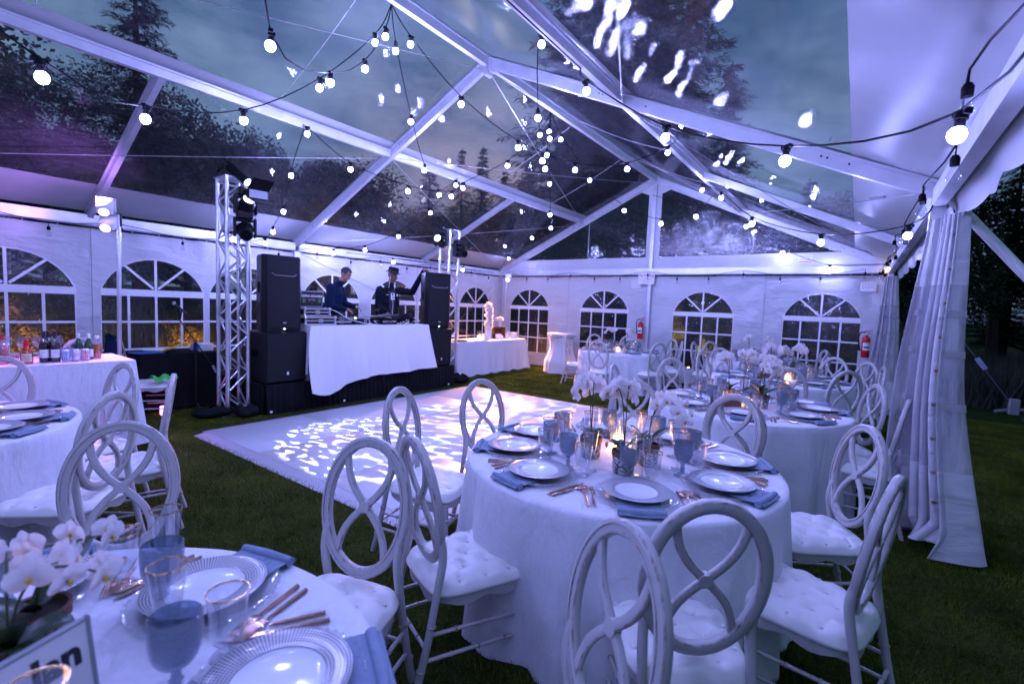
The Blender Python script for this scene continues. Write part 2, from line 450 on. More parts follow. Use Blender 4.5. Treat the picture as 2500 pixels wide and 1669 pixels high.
# ------------------------------------------------------------------ mesh building
class MB:
    def __init__(s):
        s.v = []; s.f = []; s.m = []; s.M = None; s.mi = 0
    def add(s, vs, fs, mi=None):
        o = len(s.v)
        s.v += [tuple(s.M @ Vector(p)) for p in vs] if s.M is not None else [tuple(p) for p in vs]
        s.f += [tuple(i + o for i in f) for f in fs]
        s.m += [s.mi if mi is None else mi] * len(fs)
    def box(s, c, d, mi=None, rot=None):
        x, y, z = d[0] / 2, d[1] / 2, d[2] / 2
        vs = [Vector((a, b_, e)) for a in (-x, x) for b_ in (-y, y) for e in (-z, z)]
        if rot is not None:
            vs = [rot @ p for p in vs]
        c = Vector(c)
        s.add([p + c for p in vs], [(0, 1, 3, 2), (4, 6, 7, 5), (0, 4, 5, 1), (2, 3, 7, 6), (0, 2, 6, 4), (1, 5, 7, 3)], mi)
    def bbox(s, c, d, bev=0.01, mi=None):
        """box with chamfered edges"""
        x, y, z = d[0] / 2, d[1] / 2, d[2] / 2
        b_ = min(bev, x * .9, y * .9, z * .9)
        rings = []
        prof = [(-z, b_), (-z + b_, 0), (z - b_, 0), (z, b_)]
        for zz, ins in prof:
            X, Y = x - ins, y - ins
            c_ = b_
            rings.append([(X, -Y + c_, zz), (X, Y - c_, zz), (X - c_, Y, zz), (-X + c_, Y, zz), (-X, Y - c_, zz), (-X, -Y + c_, zz), (-X + c_, -Y, zz), (X - c_, -Y, zz)])
        vs = [Vector(p) + Vector(c) for r_ in rings for p in r_]
        fs = [tuple(range(7, -1, -1)), tuple(range(24, 32))]
        for k in range(3):
            for i in range(8):
                j = (i + 1) % 8
                fs.append((k * 8 + i, k * 8 + j, k * 8 + 8 + j, k * 8 + 8 + i))
        s.add(vs, fs, mi)
    def tube(s, pts, r, seg=8, mi=None, caps=True, closed=False):
        pts = [Vector(p) for p in pts]
        nP = len(pts)
        rs = r if isinstance(r, (list, tuple)) else [r] * nP
        vs = []; fs = []
        prev = None
        for i, p in enumerate(pts):
            if closed:
                t = pts[(i + 1) % nP] - pts[i - 1]
            else:
                t = pts[min(i + 1, nP - 1)] - pts[max(i - 1, 0)]
            if t.length < 1e-9: t = Vector((0, 0, 1))
            t.normalize()
            if prev is None:
                a = Vector((0, 0, 1)) if abs(t.z) < 0.9 else Vector((1, 0, 0))
                u = t.cross(a).normalized()
            else:
                u = (prev - t * prev.dot(t))
                if u.length < 1e-6: u = t.orthogonal()
                u.normalize()
            prev = u
            w = t.cross(u)
            for k in range(seg):
                a = 2 * math.pi * k / seg
                vs.append(p + (u * math.cos(a) + w * math.sin(a)) * rs[i])
        last = nP if closed else nP - 1
        for i in range(last):
            for k in range(seg):
                k2 = (k + 1) % seg
                i2 = (i + 1) % nP
                fs.append((i * seg + k, i * seg + k2, i2 * seg + k2, i2 * seg + k))
        if caps and not closed:
            fs.append(tuple(range(seg - 1, -1, -1)))
            fs.append(tuple(range((nP - 1) * seg, nP * seg)))
        s.add(vs, fs, mi)
    def lathe(s, prof, seg=24, mi=None, c=(0, 0, 0), ripple=None):
        vs = []; fs = []
        n_ = len(prof)
        for k in range(seg):
            a = 2 * math.pi * k / seg
            for (r_, z) in prof:
                rr = r_ * (1 + (ripple(a, z) if ripple else 0))
                vs.append((c[0] + rr * math.cos(a), c[1] + rr * math.sin(a), c[2] + z))
        for k in range(seg):
            k2 = (k + 1) % seg
            for i in range(n_ - 1):
                if prof[i][0] < 1e-6 and prof[i + 1][0] < 1e-6: continue
                fs.append((k * n_ + i, k2 * n_ + i, k2 * n_ + i + 1, k * n_ + i + 1))
        s.add(vs, fs, mi)
    def sphere(s, c, r, seg=12, rings=8, mi=None):
        rx, ry, rz = r if isinstance(r, (tuple, list)) else (r, r, r)
        vs = [(c[0], c[1], c[2] - rz)]; fs = []
        for i in range(1, rings):
            a = math.pi * i / rings
            for k in range(seg):
                b_ = 2 * math.pi * k / seg
                vs.append((c[0] + rx * math.sin(a) * math.cos(b_), c[1] + ry * math.sin(a) * math.sin(b_), c[2] - rz * math.cos(a)))
        vs.append((c[0], c[1], c[2] + rz))
        for k in range(seg):
            k2 = (k + 1) % seg
            fs.append((0, 1 + k2, 1 + k))
            for i in range(rings - 2):
                fs.append((1 + i * seg + k, 1 + i * seg + k2, 1 + (i + 1) * seg + k2, 1 + (i + 1) * seg + k))
            fs.append((1 + (rings - 2) * seg + k, 1 + (rings - 2) * seg + k2, len(vs) - 1))
        s.add(vs, fs, mi)
    def prism(s, poly, p0, p1, up=(0, 0, 1), mi=None):
        """extrude a 2-D section (side, up) from p0 to p1"""
        p0, p1 = Vector(p0), Vector(p1)
        t = (p1 - p0).normalized()
        u = t.cross(Vector(up)).normalized()
        w = u.cross(t)
        n_ = len(poly)
        vs = [p0 + u * a + w * b_ for a, b_ in poly] + [p1 + u * a + w * b_ for a, b_ in poly]
        fs = [tuple(range(n_ - 1, -1, -1)), tuple(range(n_, 2 * n_))]
        for i in range(n_):
            j = (i + 1) % n_
            fs.append((i, j, n_ + j, n_ + i))
        s.add(vs, fs, mi)
    def grid(s, fn, nu, nv, mi=None, closeu=False):
        vs = [fn(i / nu, j / nv) for i in range(nu + (0 if closeu else 1)) for j in range(nv + 1)]
        fs = []
        m_ = nv + 1
        N = nu if closeu else nu + 1
        for i in range(nu):
            i2 = (i + 1) % N
            for j in range(nv):
                fs.append((i * m_ + j, i2 * m_ + j, i2 * m_ + j + 1, i * m_ + j + 1))
        s.add(vs, fs, mi)
    def mesh(s, name, mats, smooth=40):
        me = bpy.data.meshes.new(name)
        me.from_pydata(s.v, [], s.f)
        for m_ in ([mats] if isinstance(mats, str) else mats):
            me.materials.append(MATS[m_])
        me.polygons.foreach_set('material_index', s.m)
        if smooth:
            me.polygons.foreach_set('use_smooth', [True] * len(s.f))
            me.update()
            me.set_sharp_from_angle(angle=R(smooth))
        me.update()
        return me
    def build(s, name, mats, parent=None, smooth=40):
        return link(name, s.mesh(name, mats, smooth), parent)

def link(name, me, parent=None):
    o = bpy.data.objects.new(name, me)
    col.objects.link(o)
    if parent is not None:
        o.parent = parent
    return o
def tag(o, label=None, cat=None, group=None, kind=None):
    for k, v in (('label', label), ('category', cat), ('group', group), ('kind', kind)):
        if v: o[k] = v
    return o
def thing(name, label, cat, loc=(0, 0, 0), rz=0, group=None):
    o = bpy.data.objects.new(name, None)
    o.empty_display_size = 0.1
    col.objects.link(o)
    o.location = loc
    o.rotation_euler = (0, 0, rz)
    return tag(o, label, cat, group)
KIDS = {}
def kids(o):
    return [c for c in o.children]
def copy_tree(o, loc=None, rz=None, label=None, group=None, parent=None, children=None):
    c = o.copy()
    col.objects.link(c)
    if parent is not None: c.parent = parent
    if loc is not None: c.location = loc
    if rz is not None: c.rotation_euler = (0, 0, rz)
    if label: c['label'] = label
    if group: c['group'] = group
    for ch in (children if children is not None else list(o.children)):
        d = ch.copy(); col.objects.link(d); d.parent = c
        for g in list(ch.children):
            e = g.copy(); col.objects.link(e); e.parent = d
    return c
class Proto:
    """one thing built once; place() uses it the first time and copies it (with its parts and sub-parts) afterwards"""
    def __init__(s, root):
        s.root = root; s.used = False
        s.ch = list(root.children)
    def place(s, loc, rz=0.0, label=None, group=None):
        if not s.used:
            s.used = True
            o = s.root
            o.location = loc; o.rotation_euler = (0, 0, rz)
            if label: o['label'] = label
            if group: o['group'] = group
            return o
        return copy_tree(s.root, loc, rz, label, group, None, s.ch)
def text_mesh(body, size, extrude=0.0006, align='CENTER', bold=0.0, shear=0.0, spacing=1.0):
    cu = bpy.data.curves.new('lettering', 'FONT')
    cu.body = body; cu.size = size; cu.extrude = extrude; cu.align_x = align; cu.align_y = 'CENTER'
    cu.offset = bold; cu.shear = shear; cu.space_character = spacing; cu.resolution_u = 3
    o = bpy.data.objects.new('lettering', cu)
    col.objects.link(o)
    dg = bpy.context.evaluated_depsgraph_get()
    me = bpy.data.meshes.new_from_object(o.evaluated_get(dg))
    bpy.data.objects.remove(o); bpy.data.curves.remove(cu)
    return me
def lettering(body, size, m, parent, loc, rot, **k):
    me = text_mesh(body, size, **k)
    me.materials.clear(); me.materials.append(MATS[m])
    o = link('lettering', me, parent)
    o.location = loc
    o.rotation_euler = rot
    return o
def catenary(p0, p1, sag, n_=12):
    p0, p1 = Vector(p0), Vector(p1)
    return [p0.lerp(p1, i / n_) - Vector((0, 0, sag * 4 * (i / n_) * (1 - i / n_))) for i in range(n_ + 1)]
def smooth_path(pts, k=5):
    pts = [Vector(p) for p in pts]
    out = []
    for i in range(len(pts) - 1):
        a, b_, c, d = pts[max(i - 1, 0)], pts[i], pts[i + 1], pts[min(i + 2, len(pts) - 1)]
        for j in range(k):
            t = j / k
            out.append(0.5 * ((2 * b_) + (c - a) * t + (2 * a - 5 * b_ + 4 * c - d) * t * t + (3 * b_ - a - 3 * c + d) * t ** 3))
    out.append(pts[-1])
    return out
# ------------------------------------------------------------------ the tent
XL, XR, XM, YB = -8.70, 0.44, -4.13, 11.37
HE, HP = 2.67, 4.79
SL = (HP - HE) / (XM - XL)
YF = [11.37, 4.98, -1.41, -7.80]                # full rafters
YI = [8.24, 1.98, -4.60]                        # half rafters, eave to purlin
PT = 0.585
XPL, XPR = XL + (XM - XL) * PT, XR - (XR - XM) * PT
HPU = HE + (HP - HE) * PT
WEDGE = 0.58
def roof_z(x, up=0.0):
    return HE + SL * min(x - XL, XR - x) + up

# ground
def ground_z(x, y):
    z = 0.0
    if x < -11.5:
        t = min((-11.5 - x) / 7.0, 1.0)
        z += 1.5 * t * t * (3 - 2 * t)
    d = math.hypot(x + 4, y - 3)
    if d > 30:
        z += min((d - 30) * 0.02, 1.5)
    return z
g = MB()
xs = sorted(set([-400, -250, -150, -90, -60, -45, -35] + [-28 + i * 1.0 for i in range(17)] + [-11, -8, -4, 0, 4, 8, 14, 22, 35, 60, 100, 180, 400]))
ys = sorted(set([-300, -150, -60, -30, -15] + [-10 + 2 * i for i in range(22)] + [40, 60, 100, 180, 400]))
g.add([(x, y, ground_z(x, y)) for x in xs for y in ys], [(i * len(ys) + j, (i + 1) * len(ys) + j, (i + 1) * len(ys) + j + 1, i * len(ys) + j + 1) for i in range(len(xs) - 1) for j in range(len(ys) - 1)])
tag(g.build('ground', 'lawn_soil', None, 180), 'dark mown lawn running under and beyond the tent', None, None, 'structure')

tent = thing('frame_tent', 'clear roofed white frame tent with aluminium rafters over the lawn', 'tent')
RAF = [(-.032, -.065), (.032, -.065), (.032, .035), (.052, .035), (.052, .06), (-.052, .06), (-.052, .035), (-.032, .035)]
PUR = [(-.03, -.05), (.03, -.05), (.03, .03), (.05, .03), (.05, .05), (-.05, .05), (-.05, .03), (-.03, .03)]
for y in YF:
    for s_, xe in ((-1, XL), (1, XR)):
        b_ = MB(); b_.prism(RAF, (xe, y, HE), (XM, y, HP))
        r_ = b_.build('rafter', 'aluminium', tent)
        h_ = MB()
        for t in (0.13, 0.165, 0.175, PT - .06, PT + .05, PT + .06):
            p = Vector((xe, y, HE)).lerp(Vector((XM, y, HP)), t)
            for sg in (-1, 1):
                h_.tube([p + Vector((0, .030 * sg, 0)), p + Vector((0, .0345 * sg, 0))], .009, 8)
        h_.build('bolt_hole', 'black_rubber', r_)
    b_ = MB(); b_.box((XM, y, HP - .03), (.14, .09, .2)); b_.box((XM, y, HP - .12), (.06, .12, .1)); b_.build('ridge_bracket', 'aluminium', tent)
for y in YI:
    for xe, xp in ((XL, XPL), (XR, XPR)):
        b_ = MB(); b_.prism(PUR, (xe, y, HE), (xp, y, HPU)); b_.build('half_rafter', 'aluminium', tent)
for i in range(3):
    y0, y1 = YF[i + 1] + .035, YF[i] - .035
    for x, z, nm in ((XPL, HPU, 'purlin'), (XPR, HPU, 'purlin'), (XM, HP, 'ridge_beam')):
        b_ = MB(); b_.prism(RAF if nm == 'ridge_beam' else PUR, (x, y0, z), (x, y1, z)); b_.build(nm, 'aluminium', tent)
    for x in (XL, XR):
        b_ = MB(); b_.prism([(-.04, -.09), (.04, -.09), (.04, .05), (-.04, .05)], (x, y0, HE - .04), (x, y1, HE - .04)); b_.build('eave_beam', 'aluminium', tent)
for y in YF:
    for x in (XL, XR):
        b_ = MB(); b_.prism([(-.045, -.055), (.045, -.055), (.045, .055), (-.045, .055)], (x, y, 0), (x, y, HE - .13), up=(0, 1, 0))
        b_.box((x, y, .01), (.24, .24, .02)); b_.build('post', 'aluminium', tent)
b_ = MB(); b_.prism([(-.04, -.05), (.04, -.05), (.04, .05), (-.04, .05)], (XM, YB, 0), (XM, YB, HP - .14), up=(0, 1, 0)); b_.build('gable_post', 'aluminium', tent)
b_ = MB(); b_.prism([(-.03, -.07), (.03, -.07), (.03, .07), (-.03, .07)], (XL + .04, YB - .03, HE - .06), (XR - .04, YB - .03, HE - .06)); b_.build('gable_beam', 'aluminium', tent)
# bracing wires under the roof
for a, c in (((XPL, YF[1], HPU - .06), (XL, YF[0], HE)), ((XPL, YF[0], HPU - .06), (XL, YF[1], HE)), ((XPR, YF[0], HPU - .06), (XR, YF[1], HE)), ((XPR, YF[1], HPU - .06), (XR, YF[0], HE)),
             ((XM, YF[1], HP - .1), (XPL, YF[0], HPU - .05)), ((XM, YF[0], HP - .1), (XPL, YF[1], HPU - .05)), ((XL, YF[1], HE - .15), (XL, YF[0], .4)), ((XL, YF[0], HE - .2), (XL, YI[0], .3)),
             ((XM, YF[1], HP - .1), (XPR, YF[0], HPU - .05)), ((XPL, YF[1], HPU - .06), (XL, YF[2], HE)), ((XPR, YF[1], HPU - .06), (XR, YF[2], HE)), ((XM, YF[1], HP - .1), (XPL, YF[2], HPU))):
    b_ = MB(); b_.tube(catenary(a, c, .03, 6), .005, 5)
    p = Vector(c).lerp(Vector(a), .12); q = Vector(c).lerp(Vector(a), .16)
    b_.tube([p, q], .013, 6); b_.build('bracing_wire', 'steel_cable', tent)

# roof skin: clear panels with white strips at purlins and eaves
def skin(name, m, x0, x1, y0, y1, up, sag, side, nu=10, nv=16, lift=0.0):
    b_ = MB()
    def fn(u, v):
        x = x0 + (x1 - x0) * u; y = y0 + (y1 - y0) * v
        w = math.sin(math.pi * u) * math.sin(math.pi * v)
        rip = .006 * math.sin(9 * v + 5 * u + x0) * math.sin(math.pi * u) + .004 * math.sin(23 * v + 3 * u) * math.sin(math.pi * v)
        return (x, y, roof_z(x, up) - sag * w + rip + lift)
    b_.grid(fn, nu, nv)
    return b_.build(name, m, tent, 180)
for i in range(3):
    y0, y1 = YF[i + 1], YF[i]
    mid = YI[i]
    for xe, xp, s_ in ((XL, XPL, 1), (XR, XPR, -1)):
        for ya, yc in ((y0, mid), (mid, y1)):
            skin('clear_roof_panel', 'clear_roof', xe + s_ * WEDGE, xp - s_ * .13, ya, yc, .075, .05, s_, 12, 16)
            skin('white_roof_panel', 'roof_vinyl', xe - s_ * .03, xe + s_ * WEDGE, ya, yc, .075, .012, s_, 6, 16)
        skin('clear_roof_panel', 'clear_roof', xp + s_ * .13, XM, y0, y1, .075, .06, s_, 12, 30)
        skin('white_roof_strip', 'roof_vinyl', xp - s_ * .13, xp + s_ * .13, y0, y1, .078, .0, s_, 3, 24)
        for yy in (y0, y1):                    # keder strips along the rafters
            skin('keder_strip', 'roof_vinyl', xe, XM, yy - .055, yy + .055, .083, 0, s_, 8, 1)
        b_ = MB()                              # welded seam lines in the clear sheet
        for k in range(1, 3):
            yk = y0 + (y1 - y0) * k / 3 + .3
            b_.tube([(xp + s_ * .13 + (XM - xp - s_ * .13) * t / 6, yk, roof_z(xp + s_ * .13 + (XM - xp - s_ * .13) * t / 6, .073) - .06 * math.sin(math.pi * t / 6) * math.sin(math.pi * (k / 3 + .05))) for t in range(7)], .006, 4)
        b_.build('welded_seam', 'clear_drape', tent)
    # valance flap outside the open eave
    b_ = MB()
    def val(u, v, y0=y0, y1=y1):
        y = y0 + (y1 - y0) * u
        return (XR + .06 + .05 * v + .02 * math.sin(u * 40) * v, y, HE + .04 - v * (.30 + .035 * abs(math.sin(u * math.pi * 12))))
    b_.grid(val, 60, 4); b_.build('valance', 'roof_vinyl', tent, 180)
# gable end: white border panels round two clear lights
def flat_panel(outline, holes, step, place, name, m, parent, disp=None, smooth=180, seed=1):
    rr = random.Random(seed)
    pts = []; edges = []
    def ring(o):
        k = len(pts)
        dense = []
        for i in range(len(o)):
            a, c = Vector(o[i]), Vector(o[(i + 1) % len(o)])
            n_ = max(1, int((c - a).length / step))
            dense += [a.lerp(c, j / n_) for j in range(n_)]
        pts.extend(dense)
        edges.extend([(k + i, k + (i + 1) % len(dense)) for i in range(len(dense))])
    ring(outline)
    for h_ in holes: ring(h_)
    def inside(p, poly):
        c = False
        j = len(poly) - 1
        for i in range(len(poly)):
            xi, yi = poly[i]; xj, yj = poly[j]
            if (yi > p[1]) != (yj > p[1]) and p[0] < (xj - xi) * (p[1] - yi) / (yj - yi) + xi: c = not c
            j = i
        return c
    x0 = min(p[0] for p in outline); x1 = max(p[0] for p in outline); y0 = min(p[1] for p in outline); y1 = max(p[1] for p in outline)
    nx, ny = int((x1 - x0) / step), int((y1 - y0) / step)
    for i in range(1, nx):
        for j in range(1, ny):
            p = (x0 + (x1 - x0) * (i + rr.uniform(-.25, .25)) / nx, y0 + (y1 - y0) * (j + rr.uniform(-.25, .25)) / ny)
            if inside(p, outline) and not any(inside(p, h_) for h_ in holes): pts.append(Vector(p))
    v, e, f, *_ = delaunay_2d_cdt(pts, edges, [], 0, 1e-5)
    b_ = MB()
    keep = []
    for t in f:
        c = sum((v[i] for i in t), Vector((0, 0))) / len(t)
        if inside(c, outline) and not any(inside(c, h_) for h_ in holes): keep.append(tuple(t))
    b_.add([place(p[0], p[1], disp(p[0], p[1]) if disp else 0) for p in v], keep)
    return b_.build(name, m, parent, smooth)
GZ = 2.96
for x0, x1, s_ in ((XL, XM, 1), (XM, XR, -1)):
    lo, hi = (x0, x1) if s_ > 0 else (x1, x0)            # lo: eave end, hi: ridge end
    dx = (GZ - HE + .02) / SL
    tri = [(lo + s_ * (dx + .0), GZ), (hi - s_ * .16, GZ), (hi - s_ * .16, roof_z(hi - s_ * .16) - .27), (hi - s_ * .36, roof_z(hi - s_ * .36) - .10), (lo + s_ * (dx + .25), GZ + .02)]
    out = [(lo, HE - .02), (hi, HE - .02), (hi, HP + .0), (lo, HE + .02)]
    pl = lambda a, c, d: (a, YB + .02 + d, c)
    flat_panel(out, [tri], .18, pl, 'gable_panel', 'vinyl', tent, lambda a, c: .008 * math.sin(a * 7 + c * 3))
    b_ = MB(); b_.add([(p[0], YB + .024, p[1]) for p in tri], [tuple(range(len(tri)))]); b_.build('gable_window', 'clear_window', tent, 0)
b_ = MB(); b_.box((XL + 2.85, YB + .016, GZ + .45), (.02, .008, .9)); b_.build('gable_seam', 'clear_drape', tent)

# hanging sidewalls with arched windows
WB, WM, WT, WH = 0.37, 1.66, 2.14, 0.66
def arch(c, n_=14):
    rise = WT - WM; rad = (WH * WH + rise * rise) / (2 * rise); cz = WT - rad
    a0 = math.asin((WM - cz) / rad)
    pts = [(c - WH, WB), (c + WH, WB)]
    for i in range(n_ + 1):
        a = a0 + (math.pi - 2 * a0) * i / n_
        pts.append((c + rad * math.cos(a), cz + rad * math.sin(a)))
    return pts
def arch_z(dx):
    rise = WT - WM; rad = (WH * WH + rise * rise) / (2 * rise); cz = WT - rad
    return cz + math.sqrt(max(rad * rad - dx * dx, 0))
bars = []                                                # (name, mesh), local x along the wall, z up, y out of the wall
def bar(p, q, w):
    b_ = MB(); b_.prism([(-w / 2, -.004), (w / 2, -.004), (w / 2, .004), (-w / 2, .004)], (p[0], 0, p[1]), (q[0], 0, q[1]), up=(0, 1, 0)); return b_.mesh('muntin', 'white_paint', 0)
bars.append(bar((-WH, 1.63), (WH, 1.63), .10))
for dx in (-.34, 0, .34): bars.append(bar((dx, WB), (dx, 1.58), .032))
for z in (.79, 1.2): 
    for xa, xb in ((-WH, -.356), (-.324, -.016), (.016, .324), (.356, WH)): bars.append(bar((xa, z), (xb, z), .030))
bars.append(bar((0, 1.68), (0, WT), .032))
for s_ in (-1, 1):
    a = R(42); ln_ = .1
    while arch_z(ln_ * math.cos(a)) > 1.68 + ln_ * math.sin(a): ln_ += .005
    bars.append(bar((s_ * .03, 1.70), (s_ * ln_ * math.cos(a), 1.68 + ln_ * math.sin(a)), .032))
_b = MB(); _p = arch(0); _b.add([(x, 0, z) for x, z in _p], [tuple(range(len(_p)))]); PANE = _b.mesh('window', 'clear_window', 0)
def rim_mesh():
    b_ = MB(); o = arch(0)
    b_.tube([(x, 0, z) for x, z in o], .009, 5, closed=True); return b_.mesh('window_welt', 'white_paint')
WELT = rim_mesh()
def sidewall(a0, a1, wins, along, label, seed, top=2.50):
    """along: 'y' left wall, 'x' back wall"""
    rr = random.Random(seed)
    ph = [rr.uniform(0, 6) for _ in range(8)]
    def disp(a, z):
        near = min([abs(a - w) for w in wins] + [9])
        d = .020 * math.sin(a * 3.1 + ph[0] + z * 1.7) + .018 * math.sin(a * 7.3 - z * 4 + ph[1] + math.sin(z * 3)) + .018 * math.sin(z * 6 + a * 2.6 + ph[2]) + .014 * math.sin(z * 14 - a * 4 + ph[6] + 1.5 * math.sin(a * 2)) * (.4 + .6 * math.sin(a * 1.3 + ph[7]) ** 2)
        d += .012 * math.sin((a + z) * 6 + ph[3]) * max(0, (z - 1.9)) + .05 * math.sin(a * 16 + ph[4]) * max(0, z - 2.15)
        if z < WB + .1: d += .02 * math.sin(a * 5 + ph[5]) * (1 - z / (WB + .1))
        for w in wins:
            if abs(a - w) < WH + .05 and WB - .05 < z < WT + .05: d = 0
        return d * max(0, min(1, (a - a0) / .2, (a1 - a) / .2))
    if along == 'y':
        pl = lambda a, z, d: (XL - .02 + d, a, z)
    else:
        pl = lambda a, z, d: (a, YB + .03 + d, z)
    root = thing('sidewall', label, 'tent wall', (0, 0, 0), 0, 'white sidewall panels with arched windows')
    e = .0
    flat_panel([(a0, .01), (a1 + .009, .01), (a1 + .009, top), (a0, top)], [arch(w) for w in wins], .09, pl, 'fabric', 'vinyl', root, disp, 180, seed)
    b_ = MB()
    for k in range(int((a1 - a0) / .33)):
        a = a0 + .16 + .33 * k
        p = Vector(pl(a, top - .005, 0)); q = Vector(pl(a, top + .05, .03 if along == 'y' else -.03))
        b_.tube([p, q], .006, 5)
    b_.build('hook', 'white_paint', root)
    b_ = MB(); b_.tube([pl(a0 + .02, .02 + 2.48 * k / 8, .004 if along == 'y' else -.004) for k in range(9)], .004, 4); b_.build('lacing_seam', 'grey_paint', root)
    for w in wins:
        o = link('window', PANE, root)
        if along == 'y':
            o.matrix_local = Matrix(((0, -1, 0, XL - .021), (1, 0, 0, w), (0, 0, 1, 0), (0, 0, 0, 1)))
        else:
            o.matrix_local = Matrix(((1, 0, 0, w), (0, 1, 0, YB + .031), (0, 0, 1, 0), (0, 0, 0, 1)))
        for me in bars: 
            q = link('muntin', me, o); q.location = (0, -.009, 0)
        q = link('window_welt', WELT, o)
    return root
sidewall(8.06, 11.32, [8.80, 10.28], 'y', 'white sidewall with two arched windows behind the dessert table', 1)
sidewall(4.93, 8.05, [5.76, 7.38], 'y', 'white sidewall with two arched windows behind the disc jockeys', 2)
sidewall(1.97, 4.92, [2.74, 4.14], 'y', 'white sidewall with two arched windows behind the black speaker stack', 3)
sidewall(-1.15, 1.96, [1.15, -.38], 'y', 'white sidewall with two arched windows behind the drinks bar', 4)
sidewall(-4.3, -1.16, [-1.95, -3.5], 'y', 'white sidewall beyond the end of the drinks bar', 5)
sidewall(-8.66, -6.41, [-7.65], 'x', 'white gable end sidewall with arched window beside the dessert table corner', 6)
sidewall(-6.40, -4.17, [-5.33], 'x', 'white gable end sidewall with arched window behind the far round table', 7)
sidewall(-4.09, -1.66, [-2.88], 'x', 'white gable end sidewall with arched window next to the no smoking sign', 8)
sidewall(-1.65, .40, [-.60], 'x', 'white gable end sidewall with arched window beside the corner fire extinguisher', 9)
# curtain rods on which the walls hang
b_ = MB(); b_.tube([(XL + .05, -4.3, 2.53), (XL + .05, YB - .07, 2.53)], .014, 6); tag(b_.build('curtain_rod', 'ink_grey'), 'thin dark rod holding up the long sidewall', 'rod')
b_ = MB(); b_.tube([(XL + .07, YB - .08, 2.53), (XR - .05, YB - .08, 2.53)], .014, 6); tag(b_.build('curtain_rod', 'ink_grey'), 'thin dark rod holding up the gable end sidewall', 'rod')

# gathered entrance drapes at the open eave
def drape(cx, cy_, top, wt, wb, folds, seed, label, ang, group=None):
    rr = random.Random(seed)
    root = thing('entrance_drape', label, 'drape', (cx, cy_, 0), ang, group)
    ph = [rr.uniform(0, 6.28) for _ in range(6)]
    def fn(u, z):
        t = 1 - z / top
        w = wt + (wb - wt) * (t ** 1.1)
        phi = u * folds * 2 * math.pi + ph[1] + .5 * math.sin(2.2 * t + ph[2]) + 1.3 * math.sin(u * 5 + ph[3])
        k = .55 + .45 * math.sin(u * 7 + ph[4])
        x = (u - .5) * w + .42 * w / folds * math.sin(2 * phi) * k + .04 * math.sin(ph[0] + 4 * t) * t + .10 * max(0, u - .7) * max(0, t - .55) * 4
        amp = (.05 + .09 * t) * (.55 + .45 * k)
        y = amp * math.sin(phi) + .05 * math.sin(t * 5 + ph[4]) * t + .03 * math.sin(u * 3 * folds + ph[5]) * t
        if z < .16: y += (.16 - z) * .9 * math.sin(u * 9 + ph[5])
        lift = (.035 * (1 + math.sin(u * 11 + ph[2])) + .03 * (1 + math.sin(u * 29 + ph[0]))) * max(0, 1 - z / .5)
        return Vector((x, y, max(z, .006) + lift))
    def piece(name, m, u0, u1, z0, z1, off=0.0, nu=36, nz=24):
        b_ = MB()
        def g_(a, c):
            u = u0 + (u1 - u0) * a; z = z0 + (z1 - z0) * c
            p = fn(u, z); e = fn(u + .002, z) - fn(u - .002, z)
            nn = Vector((-e.y, e.x, 0)).normalized() if e.length > 0 else Vector((0, 1, 0))
            return p - nn * off
        b_.grid(g_, nu, nz)
        return b_.build(name, m, root, 180)
    piece('white_hem', 'vinyl', 0, 1, 0.0, .62, 0, 160, 14)
    piece('white_header', 'vinyl', 0, .80, 1.92, top, 0, 130, 12)
    piece('clear_sheet', 'clear_drape', .0, .72, .62, 1.92, 0, 130, 26)
    piece('clear_sheet', 'clear_drape', .86, 1, .62, 1.92, 0, 16, 26)
    piece('white_border', 'vinyl', .72, .86, .62, 1.92, 0, 16, 26)
    piece('white_border', 'vinyl', .80, 1.0, 1.92, top, 0, 16, 12)
    for z in (1.05, 1.42, 1.70):
        piece('white_band', 'roof_vinyl', .05, .30, z, z + .045, .004, 48, 2)
        piece('white_band', 'roof_vinyl', .36, .70, z - .02, z + .035, .004, 64, 2)
        piece('white_band', 'roof_vinyl', .88, .99, z - .01, z + .04, .004, 10, 2)
    for k in range(9):
        z = .35 + k * .24
        p = fn(.79, z); b_ = MB(); b_.tube([p + Vector((0, -.012, 0)), p + Vector((0, .012, 0))], .010, 8); b_.build('grommet', 'gold', root)
    return root
drape(.48, 4.66, 2.42, .30, .70, 7.5, 11, 'gathered clear and white vinyl entrance drape tied at the middle post', R(-62), 'gathered entrance drapes')
drape(.42, 10.55, 2.42, .22, .62, 6.0, 12, 'gathered clear and white vinyl entrance drape tied by the corner extinguisher', R(-55), 'gathered entrance drapes')
